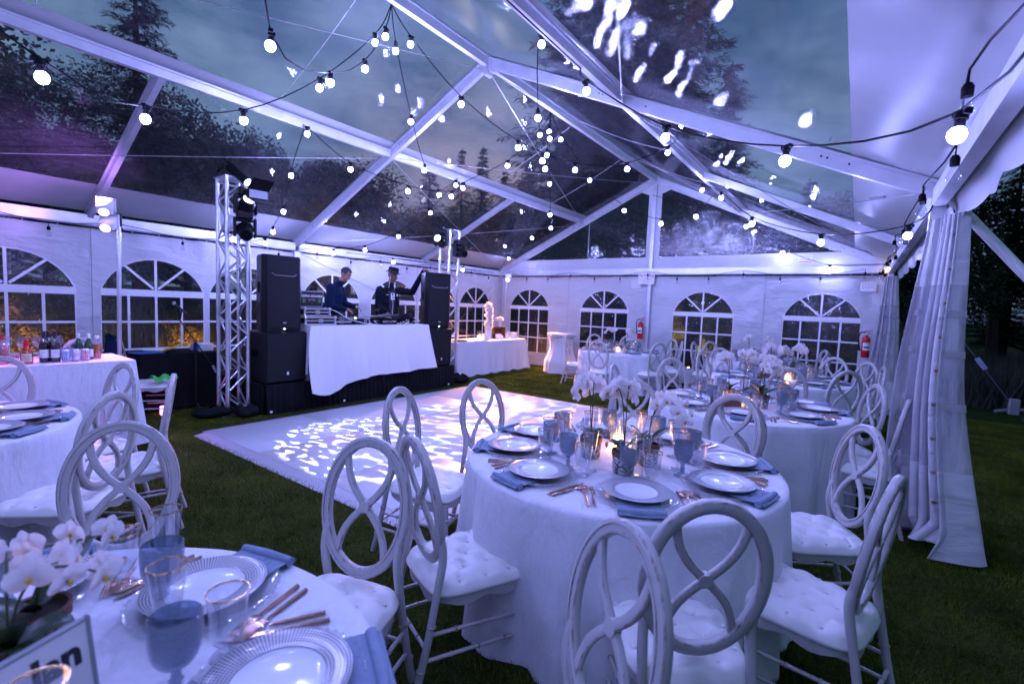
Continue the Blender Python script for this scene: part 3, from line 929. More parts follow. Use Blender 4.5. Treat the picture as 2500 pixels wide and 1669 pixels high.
# ------------------------------------------------------------------ lights: festoon strings
_f = 1164.54
def ray(u, v):
    return (_F + _R2 * ((u - 1250) / _f) - _U2 * ((v - 834.5) / _f))
def at_dist(u, v, d):
    r_ = ray(u, v).normalized()
    return Vector((0, 0, CAM_H)) + r_ * d
BR = .028
_b = MB(); _b.sphere((0, 0, 0), (BR, BR, BR * 1.08), 14, 9); BULB = _b.mesh('bulb', 'bulb_glow')
_b = MB(); _b.sphere((0, 0, 0), (BR, BR, BR * 1.08), 14, 9); BULBW = _b.mesh('bulb', 'bulb_warm')
_b = MB(); _b.tube([(0, 0, BR * .85), (0, 0, BR * .85 + .035)], .017, 10); _b.tube([(0, 0, BR * .85 + .03), (0, 0, BR * .85 + .055)], .022, 10); _b.box((0, 0, BR + .05), (.062, .026, .022)); SOCK = _b.mesh('socket', 'black_rubber')
def festoon(label, p0, bulbs, p1, group='lit festoon strings under the roof', warm=(), rad=.0055):
    """p0, p1 anchor points, bulbs: centres of the globes"""
    root = thing('festoon_string', label, 'string lights', (0, 0, 0), 0, group)
    path = ([Vector(p0)] if p0 is not None else []) + [Vector(c) + Vector((0, 0, BR + .055)) for c in bulbs] + ([Vector(p1)] if p1 is not None else [])
    b_ = MB(); b_.tube(smooth_path(path, 4), rad, 5); b_.build('cable', 'black_rubber', root)
    for i, c in enumerate(bulbs):
        k = min(i + 1, len(path) - 2)
        d = path[min(k + 1, len(path) - 1)] - path[max(k - 1, 0)]
        s_ = link('socket', SOCK, root); s_.location = c; s_.rotation_euler = (rnd.uniform(-.12, .12), rnd.uniform(-.12, .12), math.atan2(d.y, d.x))
        o = link('bulb', BULBW if i in warm else BULB, root); o.location = c
    return root
D = at_dist
H1, H2 = Vector((XM, 3.38, HP - .09)), Vector((XM, 6.54, HP - .09))
def strand(label, p0, pix, p1, **k):
    festoon(label, p0, [D(*p) for p in pix], p1, **k)
PR = Vector((XPR, 4.02, HPU - .06)); PLL = Vector((XPL, 3.55, HPU - .06))
strand('lit globe string looping from the near ridge hub over the front lawn', H1, [(941, 90, 5.9), (891, 169, 5.5), (807, 203, 4.9), (660, 113, 3.6)], (-1.9, .9, 4.05))
strand('lit globe string sagging from the near ridge hub toward the bar', H1, [(916, 105, 5.85), (780, 215, 5.3), (595, 295, 4.75), (355, 291, 4.1), (103, 190, 3.5)], (-3.6, -.9, 3.75))
strand('lit globe string dropping steeply from the near ridge hub over the stage', H1, [(966, 125, 6.1), (1003, 298, 6.8), (1036, 416, 7.5), (1072, 476, 8.1)], D(1113, 440, 8.6))
strand('lit globe string crossing from the near ridge hub to the far purlin', H1, [(1002, 109, 6.0), (1126, 255, 6.1), (1265, 361, 6.3), (1404, 415, 6.6), (1531, 413, 6.9), (1630, 373, 7.1)], D(1655, 335, 7.3))
strand('lit globe string hanging between purlin and far ridge hub', PR, [(1322, 109, 4.9), (1313, 288, 5.6), (1324, 393, 6.2), (1331, 413, 6.9), (1335, 379, 7.5), (1342, 339, 7.9)], H2)
strand('lit globe string running from purlin to the open eave by the drape', PR, [(1432, 223, 4.6), (1624, 336, 4.1), (1916, 393, 3.3), (2336, 330, 2.5)], (XR, 1.55, HE - .05))
strand('lit globe string swinging from stage side purlin to the far ridge hub', PLL, [(750, 327, 6.9), (856, 414, 7.2), (996, 467, 7.7), (1102, 480, 8.0), (1130, 459, 8.2), (1239, 405, 8.3), (1318, 330, 8.3)], H2)
strand('lit globe string dropping behind the truss to the stage side eave', PLL, [(711, 429, 7.7), (692, 517, 8.4), (667, 566, 8.9), (648, 594, 9.1)], (XL + .1, 4.0, HE - .1))
strand('lit globe string falling over the disc jockeys to the eave', D(1113, 440, 9.0), [(1113, 452, 9.0), (1051, 520, 9.4), (973, 577, 9.8), (891, 610, 10.0), (814, 618, 10.0)], (XL + .1, 4.9, HE - .1))
strand('lit globe string sweeping from the far ridge hub to the gable', H2, [(1369, 341, 8.4), (1440, 440, 8.9), (1524, 514, 9.4), (1614, 546, 9.8), (1699, 529, 10.2), (1777, 455, 10.6)], (XPR, YB - .15, HPU - .06))
strand('lit globe string falling from the far ridge hub to the dessert corner', H2, [(1341, 322, 8.3), (1342, 449, 9.0), (1343, 525, 9.8), (1345, 557, 10.6), (1299, 581, 11.8), (1242, 631, 13.2)], (XL + .1, YB - .2, HE - .05))
strand('lit globe string from gable purlin to the middle open post', (XPR, YB - .4, HPU - .06), [(1714, 464, 9.5), (1761, 483, 8.4), (1836, 546, 7.0), (2004, 592, 5.9), (2216, 575, 5.1)], (XR - .02, 4.85, HE - .08))
strand('lit globe string along the gable to the open corner', (XM, YB - .2, HP - .4), [(1822, 553, 11.3), (1911, 617, 11.2), (2027, 657, 11.2), (2170, 656, 11.2)], (XR - .05, YB - .12, HE - .1), warm=(3,))
strand('lit globe strand along the stage side eave near the corner', (XL + .1, 6.0, HE - .06), [D_ for D_ in []] + [(1130, 659, 11.4), (960, 640, 10.6)], (XL + .1, 10.9, HE - .08))
# unseen strings added behind the camera, for bulb reflections in the roof
for j, (a, c, lab) in enumerate((((XM, -1.4, HP - .09), (XL + .1, -2.6, HE), 'lit globe string added unseen over the entrance end toward the long sidewall'), 
                            ((XM, -4.6, HP - .09), (XR - .1, -6.2, HE), 'lit globe string added unseen at the entrance gable toward the open eave'), ((XM, -4.6, HP - .09), (XL + .1, -6.0, HE), 'lit globe string added unseen at the entrance gable toward the sidewall'))):
    festoon(lab, a, catenary(a, c, .55, 7)[1:-1], c)

festoon('unseen globe string added overhead along the purlin to brighten the tables', PR, [(-1.95, 1.35, 3.50), (-1.9, .55, 3.42), (-1.9, -.25, 3.38), (-1.95, -1.05, 3.42)], (XPR, -1.9, HPU - .06))  # added out of view above the camera to brighten the round tables
festoon('unseen globe string added as front fill from the open eave to the ridge', (XR, 1.5, HE - .06), [(.02, .75, 2.72), (-.68, .08, 2.74), (-1.5, -.72, 2.92), (-2.45, -1.5, 3.35)], (XM, -2.9, HP - .09))  # extra string out of view, added as fill for the front table and chairs
# unlit pendant strings along the eaves
_b = MB(); _b.tube([(0, 0, 0), (0, 0, -.05)], .0035, 5); _b.tube([(0, 0, -.05), (0, 0, -.065), (0, 0, -.10)], [.012, .02, .019], 10); PSOCK = _b.mesh('socket', 'black_rubber')
_b = MB(); _b.lathe([(.011, -.10), (.013, -.112), (.027, -.145), (.029, -.16), (.024, -.178), (.010, -.19), (0, -.192)], 12); PBULB = _b.mesh('clear_bulb', 'clear_glass')
def pendants(label, path, spots, sc_=1.0):
    root = thing('pendant_string', label, 'string lights', (0, 0, 0), 0, 'unlit pendant bulb strings along the eaves')
    b_ = MB(); b_.tube(path, .005, 5); b_.build('cable', 'black_rubber', root)
    for p in spots:
        s_ = link('socket', PSOCK, root); s_.location = p; s_.scale = (sc_,) * 3
        q = link('clear_bulb', PBULB, s_)
    return root
pa = []; sp = []
for k in range(17):
    y = -1.5 + k * .76; z = 2.50 + (.09 if k % 2 else 0.0)
    pa.append((XL + .12, y, z)); sp.append((XL + .12, y, z))
pendants('unlit pendant bulb string along the top of the long sidewall', smooth_path(pa, 3), sp)
pa = []; sp = []
for k in range(13):
    x = XL + .35 + k * .70; z = 2.50 + (.10 if k % 3 == 0 else 0.0)
    pa.append((x, YB - .15, z)); sp.append((x, YB - .15, z))
pendants('unlit pendant bulb string along the top of the gable wall', smooth_path(pa, 3), sp)
pa = []; sp = []
for k in range(16):
    y = .2 + k * .73 + (.1 if k % 2 else 0); z = HE - .07 - (.10 if k % 3 else 0)
    pa.append((XR - .12 - .05 * (k % 2), y, z)); sp.append(pa[-1])
pendants('unlit pendant bulb string along the open eave above the drapes', smooth_path(pa, 3), sp)

# ------------------------------------------------------------------ fixtures on poles, moving heads on trusses
def spot(name, loc, target, energy, color, size, blend, parent, gobo=None, radius=.03):
    ld = bpy.data.lights.new(name, 'SPOT')
    ld.energy = energy; ld.color = color; ld.spot_size = R(size); ld.spot_blend = blend; ld.shadow_soft_size = radius
    o = bpy.data.objects.new(name, ld); col.objects.link(o)
    o.parent = parent
    pm = Matrix.Translation(parent.location) @ Matrix.Rotation(parent.rotation_euler.z, 4, 'Z')
    wloc = pm @ Vector(loc)                               # loc is in the fixture's frame, target in the tent's
    d = Vector(target) - wloc
    o.matrix_local = pm.inverted() @ (Matrix.Translation(wloc) @ d.to_track_quat('-Z', 'Y').to_matrix().to_4x4())
    if gobo:
        ld.use_nodes = True
        n, l = ld.node_tree.nodes, ld.node_tree.links
        em = n['Emission']
        tc = n.new('ShaderNodeTexCoord'); sx = n.new('ShaderNodeSeparateXYZ'); l.new(tc.outputs['Normal'], sx.inputs[0])
        # project the direction onto the gobo plane
        dx = n.new('ShaderNodeMath'); dx.operation = 'DIVIDE'; l.new(sx.outputs[0], dx.inputs[0]); l.new(sx.outputs[2], dx.inputs[1])
        dy = n.new('ShaderNodeMath'); dy.operation = 'DIVIDE'; l.new(sx.outputs[1], dy.inputs[0]); l.new(sx.outputs[2], dy.inputs[1])
        cb = n.new('ShaderNodeCombineXYZ'); l.new(dx.outputs[0], cb.inputs[0]); l.new(dy.outputs[0], cb.inputs[1])
        mp = n.new('ShaderNodeMapping'); mp.inputs['Scale'].default_value = gobo[0]; mp.inputs['Rotation'].default_value = (0, 0, gobo[1]); mp.inputs['Location'].default_value = gobo[2]
        l.new(cb.outputs[0], mp.inputs[0])
        nz = n.new('ShaderNodeTexNoise'); nz.inputs['Scale'].default_value = 1.0; nz.inputs['Detail'].default_value = 0.6; l.new(mp.outputs[0], nz.inputs['Vector'])
        rr = n.new('ShaderNodeMapRange'); rr.inputs[1].default_value = .568; rr.inputs[2].default_value = .582; rr.inputs[3].default_value = .004; rr.inputs[4].default_value = 1.0
        l.new(nz.outputs['Fac'], rr.inputs[0]); l.new(rr.outputs[0], em.inputs['Strength'])
    return o
# left pole with the purple fixture
PX, PY = -7.3, 1.90
root = thing('lighting_pole', 'slim chrome lighting pole standing behind the drinks bar', 'pole', (PX, PY, 0), 0, 'chrome lighting poles')
b_ = MB(); b_.tube([(0, 0, .02), (.0, .03, 2.52)], .024, 12); b_.build('tube', 'bright_aluminium', root)
b_ = MB(); b_.tube([(0, .03, 2.42), (0, .03, 2.58)], .034, 12); b_.build('clamp_collar', 'black_plastic', root)
b_ = MB(); b_.bbox((0, 0, .012), (.45, .45, .024), .006); b_.build('base_plate', 'black_plastic', root)
def par_can(name, label, loc, face, glow, group):
    root = thing(name, label, 'stage light', loc, math.atan2(face[1], face[0]), group)
    b_ = MB(); b_.M = Matrix.Rotation(R(38), 4, 'Y')
    b_.bbox((0, 0, 0), (.20, .15, .10), .012); b_.build('housing', 'white_plastic', root)
    b_ = MB(); b_.M = Matrix.Rotation(R(38), 4, 'Y'); b_.tube([(.1, 0, 0), (.13, 0, 0)], .055, 14); b_.build('lens_ring', 'white_plastic', root)
    b_ = MB(); b_.M = Matrix.Rotation(R(38), 4, 'Y'); b_.tube([(.13, 0, 0), (.133, 0, 0)], .046, 14); b_.build('lens', glow, root)
    b_ = MB(); b_.box((-.03, .085, .02), (.03, .008, .16)); b_.box((-.03, -.085, .02), (.03, .008, .16)); b_.box((-.03, 0, .1), (.03, .18, .008)); b_.build('yoke', 'white_plastic', root)
    return root
pc = par_can('wash_light', 'white wash light glowing pink clamped high on the pole behind the bar', (PX + .14, PY - .10, 2.44), (.85, -.55), 'fixture_purple', 'white wash lights')
pc2 = par_can('wash_light', 'upper white wash light clamped over the pink glowing one', (PX + .12, PY - .12, 2.62), (.9, -.4), 'fixture_purple', 'white wash lights')
spot('wash_lamp', (.10, 0, .06), (-8.1, 1.2, 3.1), 42, (0.50, 0.22, 1.0), 150, .8, pc2)
spot('wash_lamp', (.13, 0, -.10), (-6.5, .9, .7), 170, (0.48, 0.16, 1.0), 90, .6, pc)
# far pole with the warm fixture
QX, QY = -8.12, 10.9
root = thing('lighting_pole', 'slim chrome lighting pole in the corner behind the dessert table', 'pole', (QX, QY, 0), 0, 'chrome lighting poles')
b_ = MB(); b_.tube([(0, 0, .02), (0, 0, 2.55)], .024, 12); b_.build('tube', 'bright_aluminium', root)
b_ = MB(); b_.tube([(0, 0, 2.42), (0, 0, 2.54)], .034, 12); b_.build('clamp_collar', 'black_plastic', root)
b_ = MB(); b_.bbox((0, 0, .012), (.45, .45, .024), .006); b_.build('base_plate', 'black_plastic', root)
pc3 = par_can('wash_light', 'white wash light glowing warm in the dessert corner', (QX + .13, QY - .1, 2.45), (.5, -.85), 'fixture_warm', 'white wash lights')
spot('wash_lamp', (.12, 0, -.10), (-7.15, 9.4, .4), 600, (1.0, 0.38, 0.18), 95, .55, pc3)

def truss(x, y, top, label):
    root = thing('truss_tower', label, 'truss', (x, y, 0), 0, 'aluminium lighting truss towers')
    h = .135
    for sx in (-h, h):
        for sy in (-h, h):
            b_ = MB(); b_.tube([(sx, sy, .02), (sx, sy, top)], .028, 10); b_.build('chord', 'bright_aluminium', root)
    n_ = int(top / .26)
    for side in range(4):
        b_ = MB()
        for k in range(n_):
            z0, z1 = .06 + k * (top - .1) / n_, .06 + (k + 1) * (top - .1) / n_
            a = -h if k % 2 else h
            p, q = [((a, -h, z0), (-a, -h, z1)), ((a, h, z0), (-a, h, z1)), ((-h, a, z0), (-h, -a, z1)), ((h, a, z0), (h, -a, z1))][side]
            b_.tube([p, q], .013, 6)
        p, q = [((-h, -h, top - .05), (h, -h, top - .05)), ((-h, h, top - .05), (h, h, top - .05)), ((-h, -h, top - .05), (-h, h, top - .05)), ((h, -h, top - .05), (h, h, top - .05))][side]
        b_.tube([p, q], .013, 6)
        b_.build('lacing', 'bright_aluminium', root)
    b_ = MB(); b_.box((0, 0, top + .006), (.34, .34, .012)); b_.build('top_plate', 'bright_aluminium', root)
    b_ = MB(); b_.box((0, 0, .01), (.5, .5, .02)); b_.build('base_plate', 'bright_aluminium', root)
    return root
TLX, TLY, TRX, TRY = -7.05, 3.12, -7.10, 7.47
truss(TLX, TLY, 3.22, 'aluminium lattice truss tower beside the stage next to the microphone')
truss(TRX, TRY, 3.18, 'aluminium lattice truss tower beside the dessert table')
def moving_head(label, loc, rz, tilt, name='moving_light', lens='fixture_white', s_=1.0):
    """box base, yoke, tapered head with lens"""
    root = thing(name, label, 'stage light', loc, rz, 'black moving head lights on the trusses')
    root.scale = (s_,) * 3
    b_ = MB(); b_.bbox((0, 0, 0), (.20, .20, .12), .02); b_.build('base', 'black_plastic', root)
    y = MB(); y.bbox((.0, .12, -.16), (.10, .035, .26), .012); y.bbox((0, -.12, -.16), (.10, .035, .26), .012); y.bbox((0, 0, -.07), (.10, .27, .03), .01); y.build('yoke', 'black_plastic', root)
    M = Matrix.Translation((0, 0, -.20)) @ Matrix.Rotation(tilt, 4, 'Y')
    b_ = MB(); b_.M = M; b_.lathe([(0, -.16), (.06, -.155), (.085, -.12), (.10, -.03), (.098, .06), (.085, .14), (.080, .19), (.07, .192), (.066, .18)], 18); h_ = b_.build('head', 'black_plastic', root)
    b_ = MB(); b_.M = M; b_.lathe([(0, .186), (.066, .183)], 18); b_.build('lens', lens, h_)
    b_ = MB(); b_.M = M
    for k in range(5): b_.tube([(.101 * math.cos(t), .101 * math.sin(t), -.10 + k * .03) for t in [2 * math.pi * i / 16 for i in range(17)]], .003, 4)
    b_.build('cooling_rib', 'black_rubber', h_)
    b_ = MB(); b_.M = M; b_.box((.0, .085, .06), (.012, .035, .05)); b_.box((.0, -.1, .04), (.02, .004, .008), 0); b_.build('badge', 'ink_white', h_)
    b_ = MB(); b_.tube([(-.08, 0, .06), (-.10, 0, .10), (-.14, 0, .09)], .018, 8); b_.build('clamp', 'bright_aluminium', root)
    return root
f1 = moving_head('black moving light tilted down from the top of the tall truss', (TLX + .32, TLY + .02, 3.02), R(-10), R(60))
f2 = moving_head('black moving light with bulky head under the flood light on the tall truss', (TLX + .30, TLY + .02, 2.72), R(-20), R(115), lens='black_rubber')
f3 = moving_head('black moving light on the truss behind the dessert table top', (TRX + .02, TRY - .28, 3.12), R(-70), R(75))
f4 = moving_head('black moving light low on the truss behind the dessert table', (TRX + .26, TRY + .02, 2.92), R(-10), R(100), lens='black_rubber')
# tubular spotlight and open flood on the tall truss
root = thing('tube_spotlight', 'black tube spotlight leaning from the truss top', 'stage light', (TLX + .18, TLY - .02, 3.28), R(15))
M = Matrix.Rotation(R(125), 4, 'Y')
b_ = MB(); b_.M = M; b_.lathe([(0, -.20), (.07, -.195), (.075, -.1), (.06, .0), (.062, .24), (.056, .242), (.05, .22)], 16); b_.build('barrel', 'black_plastic', root)
b_ = MB(); b_.M = M; b_.lathe([(0, .225), (.05, .222)], 16); b_.build('lens', 'fixture_white', root)
b_ = MB(); b_.tube([(-.1, .09, -.02), (-.1, .1, .1), (-.1, -.1, .1), (-.1, -.09, -.02)], .012, 6); b_.build('yoke', 'black_plastic', root)
b_ = MB(); b_.tube([(-.18, 0, .05), (-.26, .04, .14), (-.34, .02, .14), (-.38, 0, .03), (-.30, -.05, .02), (-.22, 0, .12)], .008, 6); b_.build('cable_loop', 'black_rubber', root)
root = thing('flood_light', 'black flood light with open barn doors beside the truss top', 'stage light', (TLX + .50, TLY + .08, 2.98), R(-8))
b_ = MB(); b_.bbox((0, 0, 0), (.12, .26, .14), .015); b_.build('housing', 'black_plastic', root)
b_ = MB(); b_.M = Matrix.Translation((.12, 0, .09)) @ Matrix.Rotation(R(-30), 4, 'Y'); b_.box((.04, 0, 0), (.22, .26, .006)); b_.build('barn_door', 'black_plastic', root)
b_ = MB(); b_.M = Matrix.Translation((.12, 0, -.09)) @ Matrix.Rotation(R(20), 4, 'Y'); b_.box((.04, 0, 0), (.20, .26, .006)); b_.build('barn_door', 'black_plastic', root)
b_ = MB(); b_.box((.062, 0, 0), (.004, .22, .10)); b_.build('reflector', 'grey_paint', root)
b_ = MB(); b_.box((-.12, 0, 0), (.14, .03, .03)); b_.box((-.2, 0, 0), (.05, .06, .08)); b_.build('bracket', 'black_plastic', root)
def floor_at(u, v, z=0.0):
    r_ = ray(u, v)
    return Vector((0, 0, CAM_H)) + r_ * ((z - CAM_H) / r_.z)
GA, GB = Vector((-4.45, 3.6, .03)), Vector((-4.55, 6.1, .03))
# the gobo beams really thrown by the two heads
spot('gobo_lamp', (.20, 0, -.34), GA, 620, (0.86, 0.88, 1.0), 40, .25, f1, gobo=((36, 23, 1), R(35), (1.3, 2.2, 0)), radius=.004)
spot('gobo_lamp', (.15, 0, -.30), GB, 620, (0.86, 0.88, 1.0), 40, .25, f3, gobo=((17, 52, 1), R(20), (4.3, .2, 0)), radius=.004)
# ------------------------------------------------------------------ chairs
def ribbon(path, nrm, w, th, groove=True, closed=True, bev=.005):
    """sweep a moulded rectangle along a path lying in the plane with normal nrm; worn edge strips get material 1"""
    path = [Vector(p) for p in path]; n_ = len(path); nrm = Vector(nrm).normalized()
    h, t = w / 2, th / 2
    pr = [(-h, -t + bev), (-h, t - bev), (-h + bev, t)]
    mi = [0, 1, 0]
    if groove:
        pr += [(-h * .45, t), (-h * .38, t - .004), (h * .30, t - .004), (h * .36, t)]; mi += [1, 0, 1, 0]
    pr += [(h - bev, t), (h, t - bev), (h, -t + bev), (h - bev, -t), (-h + bev, -t)]
    mi += [1, 0, 1, 0, 1]
    b_ = MB(); vs = []; k_ = len(pr)
    for i, p in enumerate(path):
        a = path[(i + 1) % n_] if closed or i + 1 < n_ else path[i]
        c = path[i - 1] if closed or i > 0 else path[i]
        tg = (a - c).normalized(); sd_ = tg.cross(nrm).normalized()
        vs += [p + sd_ * x + nrm * y for x, y in pr]
    for i in range(n_ if closed else n_ - 1):
        j = (i + 1) % n_
        for k in range(k_):
            k2 = (k + 1) % k_
            b_.add([], []) if False else None
            b_.f.append((i * k_ + k, i * k_ + k2, j * k_ + k2, j * k_ + k)); b_.m.append(mi[k])
    if not closed:
        b_.f.append(tuple(range(k_ - 1, -1, -1))); b_.m.append(0)
        b_.f.append(tuple(range((n_ - 1) * k_, n_ * k_))); b_.m.append(0)
    b_.v = [tuple(v) for v in vs]
    return b_
CM = ['chair_paint', 'chair_worn']
def make_chair():
    """origin on the floor under the ring back; +X points to the seat front"""
    root = thing('oval_back_chair', 'white distressed oval back chair', 'chair')
    tilt = R(9)
    zc, a, c = .745, .185, .255
    def bp(x, z):                       # back plane: x sideways, z up from the ring centre; leans backward
        return Vector((-math.sin(tilt) * z - .0, x, zc + z * math.cos(tilt)))
    nb = Vector((math.cos(tilt), 0, math.sin(tilt)))
    ring = [bp(a * math.cos(t), c * math.sin(t)) for t in [2 * math.pi * i / 52 for i in range(52)]]
    ribbon(ring, nb, .042, .030).build('back_ring', CM, root, 50)
    for s_ in (-1, 1):
        pts = []
        for i in range(23):
            t = i / 22
            x = s_ * a * .60 * math.tanh(2.0 * (1 - 2 * t)) / .964; z = c * .83 * (1 - 2 * t)
            pts.append(bp(x, z) + nb * (.0015 * s_))
        ribbon(pts, nb, .027, .020, False, False, .004).build('back_scroll', CM, root, 50)
    b_ = MB(); b_.tube([bp(0, 0) - nb * .0122, bp(0, 0) + nb * .0122], .024, 10); b_.build('back_boss', CM, root, 50)
    for s_ in (-1, 1):
        pts = [Vector((-.085, s_ * .182, .0)), Vector((-.035, s_ * .178, .20)), Vector((.004, s_ * .174, .40)), bp(s_ * .172, -.19), bp(s_ * .171, -.085)]
        b_ = MB(); b_.tube(smooth_path(pts, 5), [.0160] * 12 + [.0175] * 5 + [.017, .016, .015, .013], 8)
        for z, x in ((.12, -.056), (.29, -.015)): b_.tube([(x - .001, s_ * .1795, z - .006), (x, s_ * .179, z), (x + .001, s_ * .1785, z + .006)], [.0165, .0205, .0165], 8, 1)
        b_.build('leg', CM, root, 50)
    for s_ in (-1, 1):
        pts = [Vector((.445, s_ * .205, 0)), Vector((.432, s_ * .203, .2)), Vector((.425, s_ * .20, .39))]
        b_ = MB(); b_.tube(smooth_path(pts, 4), [.013, .0135, .014, .0145, .015, .0155, .016, .0165, .018], 8)
        for z in (.15, .30): b_.tube([(.436, s_ * .204, z - .006), (.436, s_ * .204, z), (.436, s_ * .204, z + .006)], [.0145, .0195, .0145], 8, 1)
        b_.build('leg', CM, root, 50)
    def seat_pt(u, v, grow=0.0):        # u,v in -1..1 -> rounded trapezoid
        m_ = max(abs(u), abs(v)); e = 5.0
        q = (abs(u) ** e + abs(v) ** e) ** (1 / e) if m_ > 0 else 1
        k = m_ / q if q > 0 else 1
        u, v = u * k, v * k
        return (.222 + u * (.232 + grow), v * (.215 + grow + .018 * u))
    b_ = MB()
    ringp = []
    for i in range(48):
        t = 2 * math.pi * i / 48
        cu, cv = math.cos(t), math.sin(t); mm = max(abs(cu), abs(cv)); ringp.append(seat_pt(cu / mm, cv / mm, -.012))
    sag = lambda t: .008 * abs(math.sin(2 * t))
    vs = []; fs = []
    for i, (x, y) in enumerate(ringp):
        t = 2 * math.pi * i / 48; d = Vector((x - .222, y)).normalized() * .02
        zb = .345 + .022 * math.cos(4 * t) ** 2
        vs += [(x, y, .396), (x, y, zb), (x - d.x, y - d.y, zb), (x - d.x, y - d.y, .396)]
    for i in range(48):
        j = (i + 1) % 48
        for k in range(4): fs.append((i * 4 + k, j * 4 + k, j * 4 + (k + 1) % 4, i * 4 + (k + 1) % 4))
    b_.add(vs, fs); b_.build('seat_frame', CM, root, 50)
    # tufted cushion
    buttons = [(u * .5 + (0.25 if v % 2 else 0), v * .42) for v in (-2, -1, 0, 1, 2) for u in (-2, -1, 0, 1, 2)]
    buttons = [(u, v) for u, v in buttons if abs(u) < .82 and abs(v) < .88]
    b_ = MB(); N = 40; vs = []; fs = []
    for i in range(N + 1):
        for j in range(N + 1):
            u = -1 + 2 * i / N; v = -1 + 2 * j / N
            u = math.copysign(abs(u) ** .8, u); v = math.copysign(abs(v) ** .8, v)
            x, y = seat_pt(u, v, 0)
            ed = max(abs(u), abs(v))
            z = .412 + .052 * (1 - ed ** 7) ** .5 if ed < 1 else .412
            dz = 0
            for bu, bv in buttons:
                d2 = ((u - bu) / .50) ** 2 + ((v - bv) / .46) ** 2
                dz += .015 * math.exp(-d2 * 14) 
            A = u / .5 + v / .84; B_ = u / .5 - v / .84
            fa = abs((A / 1.0 + .5) % 1 - .5); fb = abs((B_ / 1.0 + .5) % 1 - .5)
            dz += (.0045 * math.exp(-(fa / .10) ** 2) + .0045 * math.exp(-(fb / .10) ** 2)) * max(0, 1 - ed ** 6)
            vs.append((x, y, z - dz * (1 if ed < .97 else 0)))
    for i in range(N):
        for j in range(N): fs.append((i * (N + 1) + j, (i + 1) * (N + 1) + j, (i + 1) * (N + 1) + j + 1, i * (N + 1) + j + 1))
    b_.add(vs, fs)
    o = [(i, 0) for i in range(N)] + [(N, j) for j in range(N)] + [(N - i, N) for i in range(N)] + [(0, N - j) for j in range(N)]
    base = len(b_.v)
    for (i, j) in o:
        p = Vector(vs[i * (N + 1) + j]); b_.v.append((p.x + (p.x - .222) * .012, p.y * 1.012, .406)); 
    for (i, j) in o:
        p = Vector(vs[i * (N + 1) + j]); b_.v.append((p.x - (p.x - .222) * .03, p.y * .97, .393))
    n_ = len(o)
    for k in range(n_):
        k2 = (k + 1) % n_
        a0, a1 = o[k][0] * (N + 1) + o[k][1], o[k2][0] * (N + 1) + o[k2][1]
        b_.f.append((a1, a0, base + k, base + k2)); b_.m.append(0)
        b_.f.append((base + k2, base + k, base + n_ + k, base + n_ + k2)); b_.m.append(0)
    cu = b_.build('seat_cushion', 'cushion', root, 70)
    b_ = MB()
    for bu, bv in buttons:
        x, y = seat_pt(bu, bv); b_.sphere((x, y, .447 if abs(bu) < .6 and abs(bv) < .6 else .444), (.008, .008, .004), 8, 4)
    b_.build('button', 'cushion_button', cu)
    def stretch(p, q):
        b_ = MB(); p, q = Vector(p), Vector(q); b_.tube([p, q], .0085, 8)
        for t in (.25, .5, .75):
            m_ = p.lerp(q, t); d = (q - p).normalized() * .006; b_.tube([m_ - d, m_, m_ + d], [.0085, .0125, .0085], 8, 1)
        b_.build('stretcher', CM, root, 50)
    for s_ in (-1, 1):
        stretch((-.048, s_ * .179, .155), (.438, s_ * .203, .135)); stretch((-.022, s_ * .177, .255), (.431, s_ * .203, .235))
    stretch((.436, -.203, .17), (.436, .203, .17)); stretch((.430, -.202, .26), (.430, .202, .26)); stretch((-.035, -.178, .20), (-.035, .178, .20))
    return root
_ch = make_chair(); _ch.scale = (1.055,) * 3
CHAIR = Proto(_ch)
TABLES = {'A': (-1.07, 2.59), 'B': (-1.25, -.05), 'C': (-4.48, .06), 'D': (-.82, 5.0), 'E': (-.81, 7.50), 'F': (-4.03, 9.52), 'G': (-1.48, 9.95)}
TNAME = {'A': 'round table beside the dance floor corner', 'B': 'round table with the framed name sign', 'C': 'round table in front of the drinks bar', 'D': 'round table beside the middle drape', 'E': 'third round table along the open side', 'F': 'round table by the cocktail stand', 'G': 'round table in the extinguisher corner'}
def chair_at(x, y, tx, ty, label, group, twist=0.0):
    """ring back at x,y facing the point tx,ty"""
    CHAIR.place((x, y, 0), math.atan2(ty - y, tx - x) + twist, label, group)
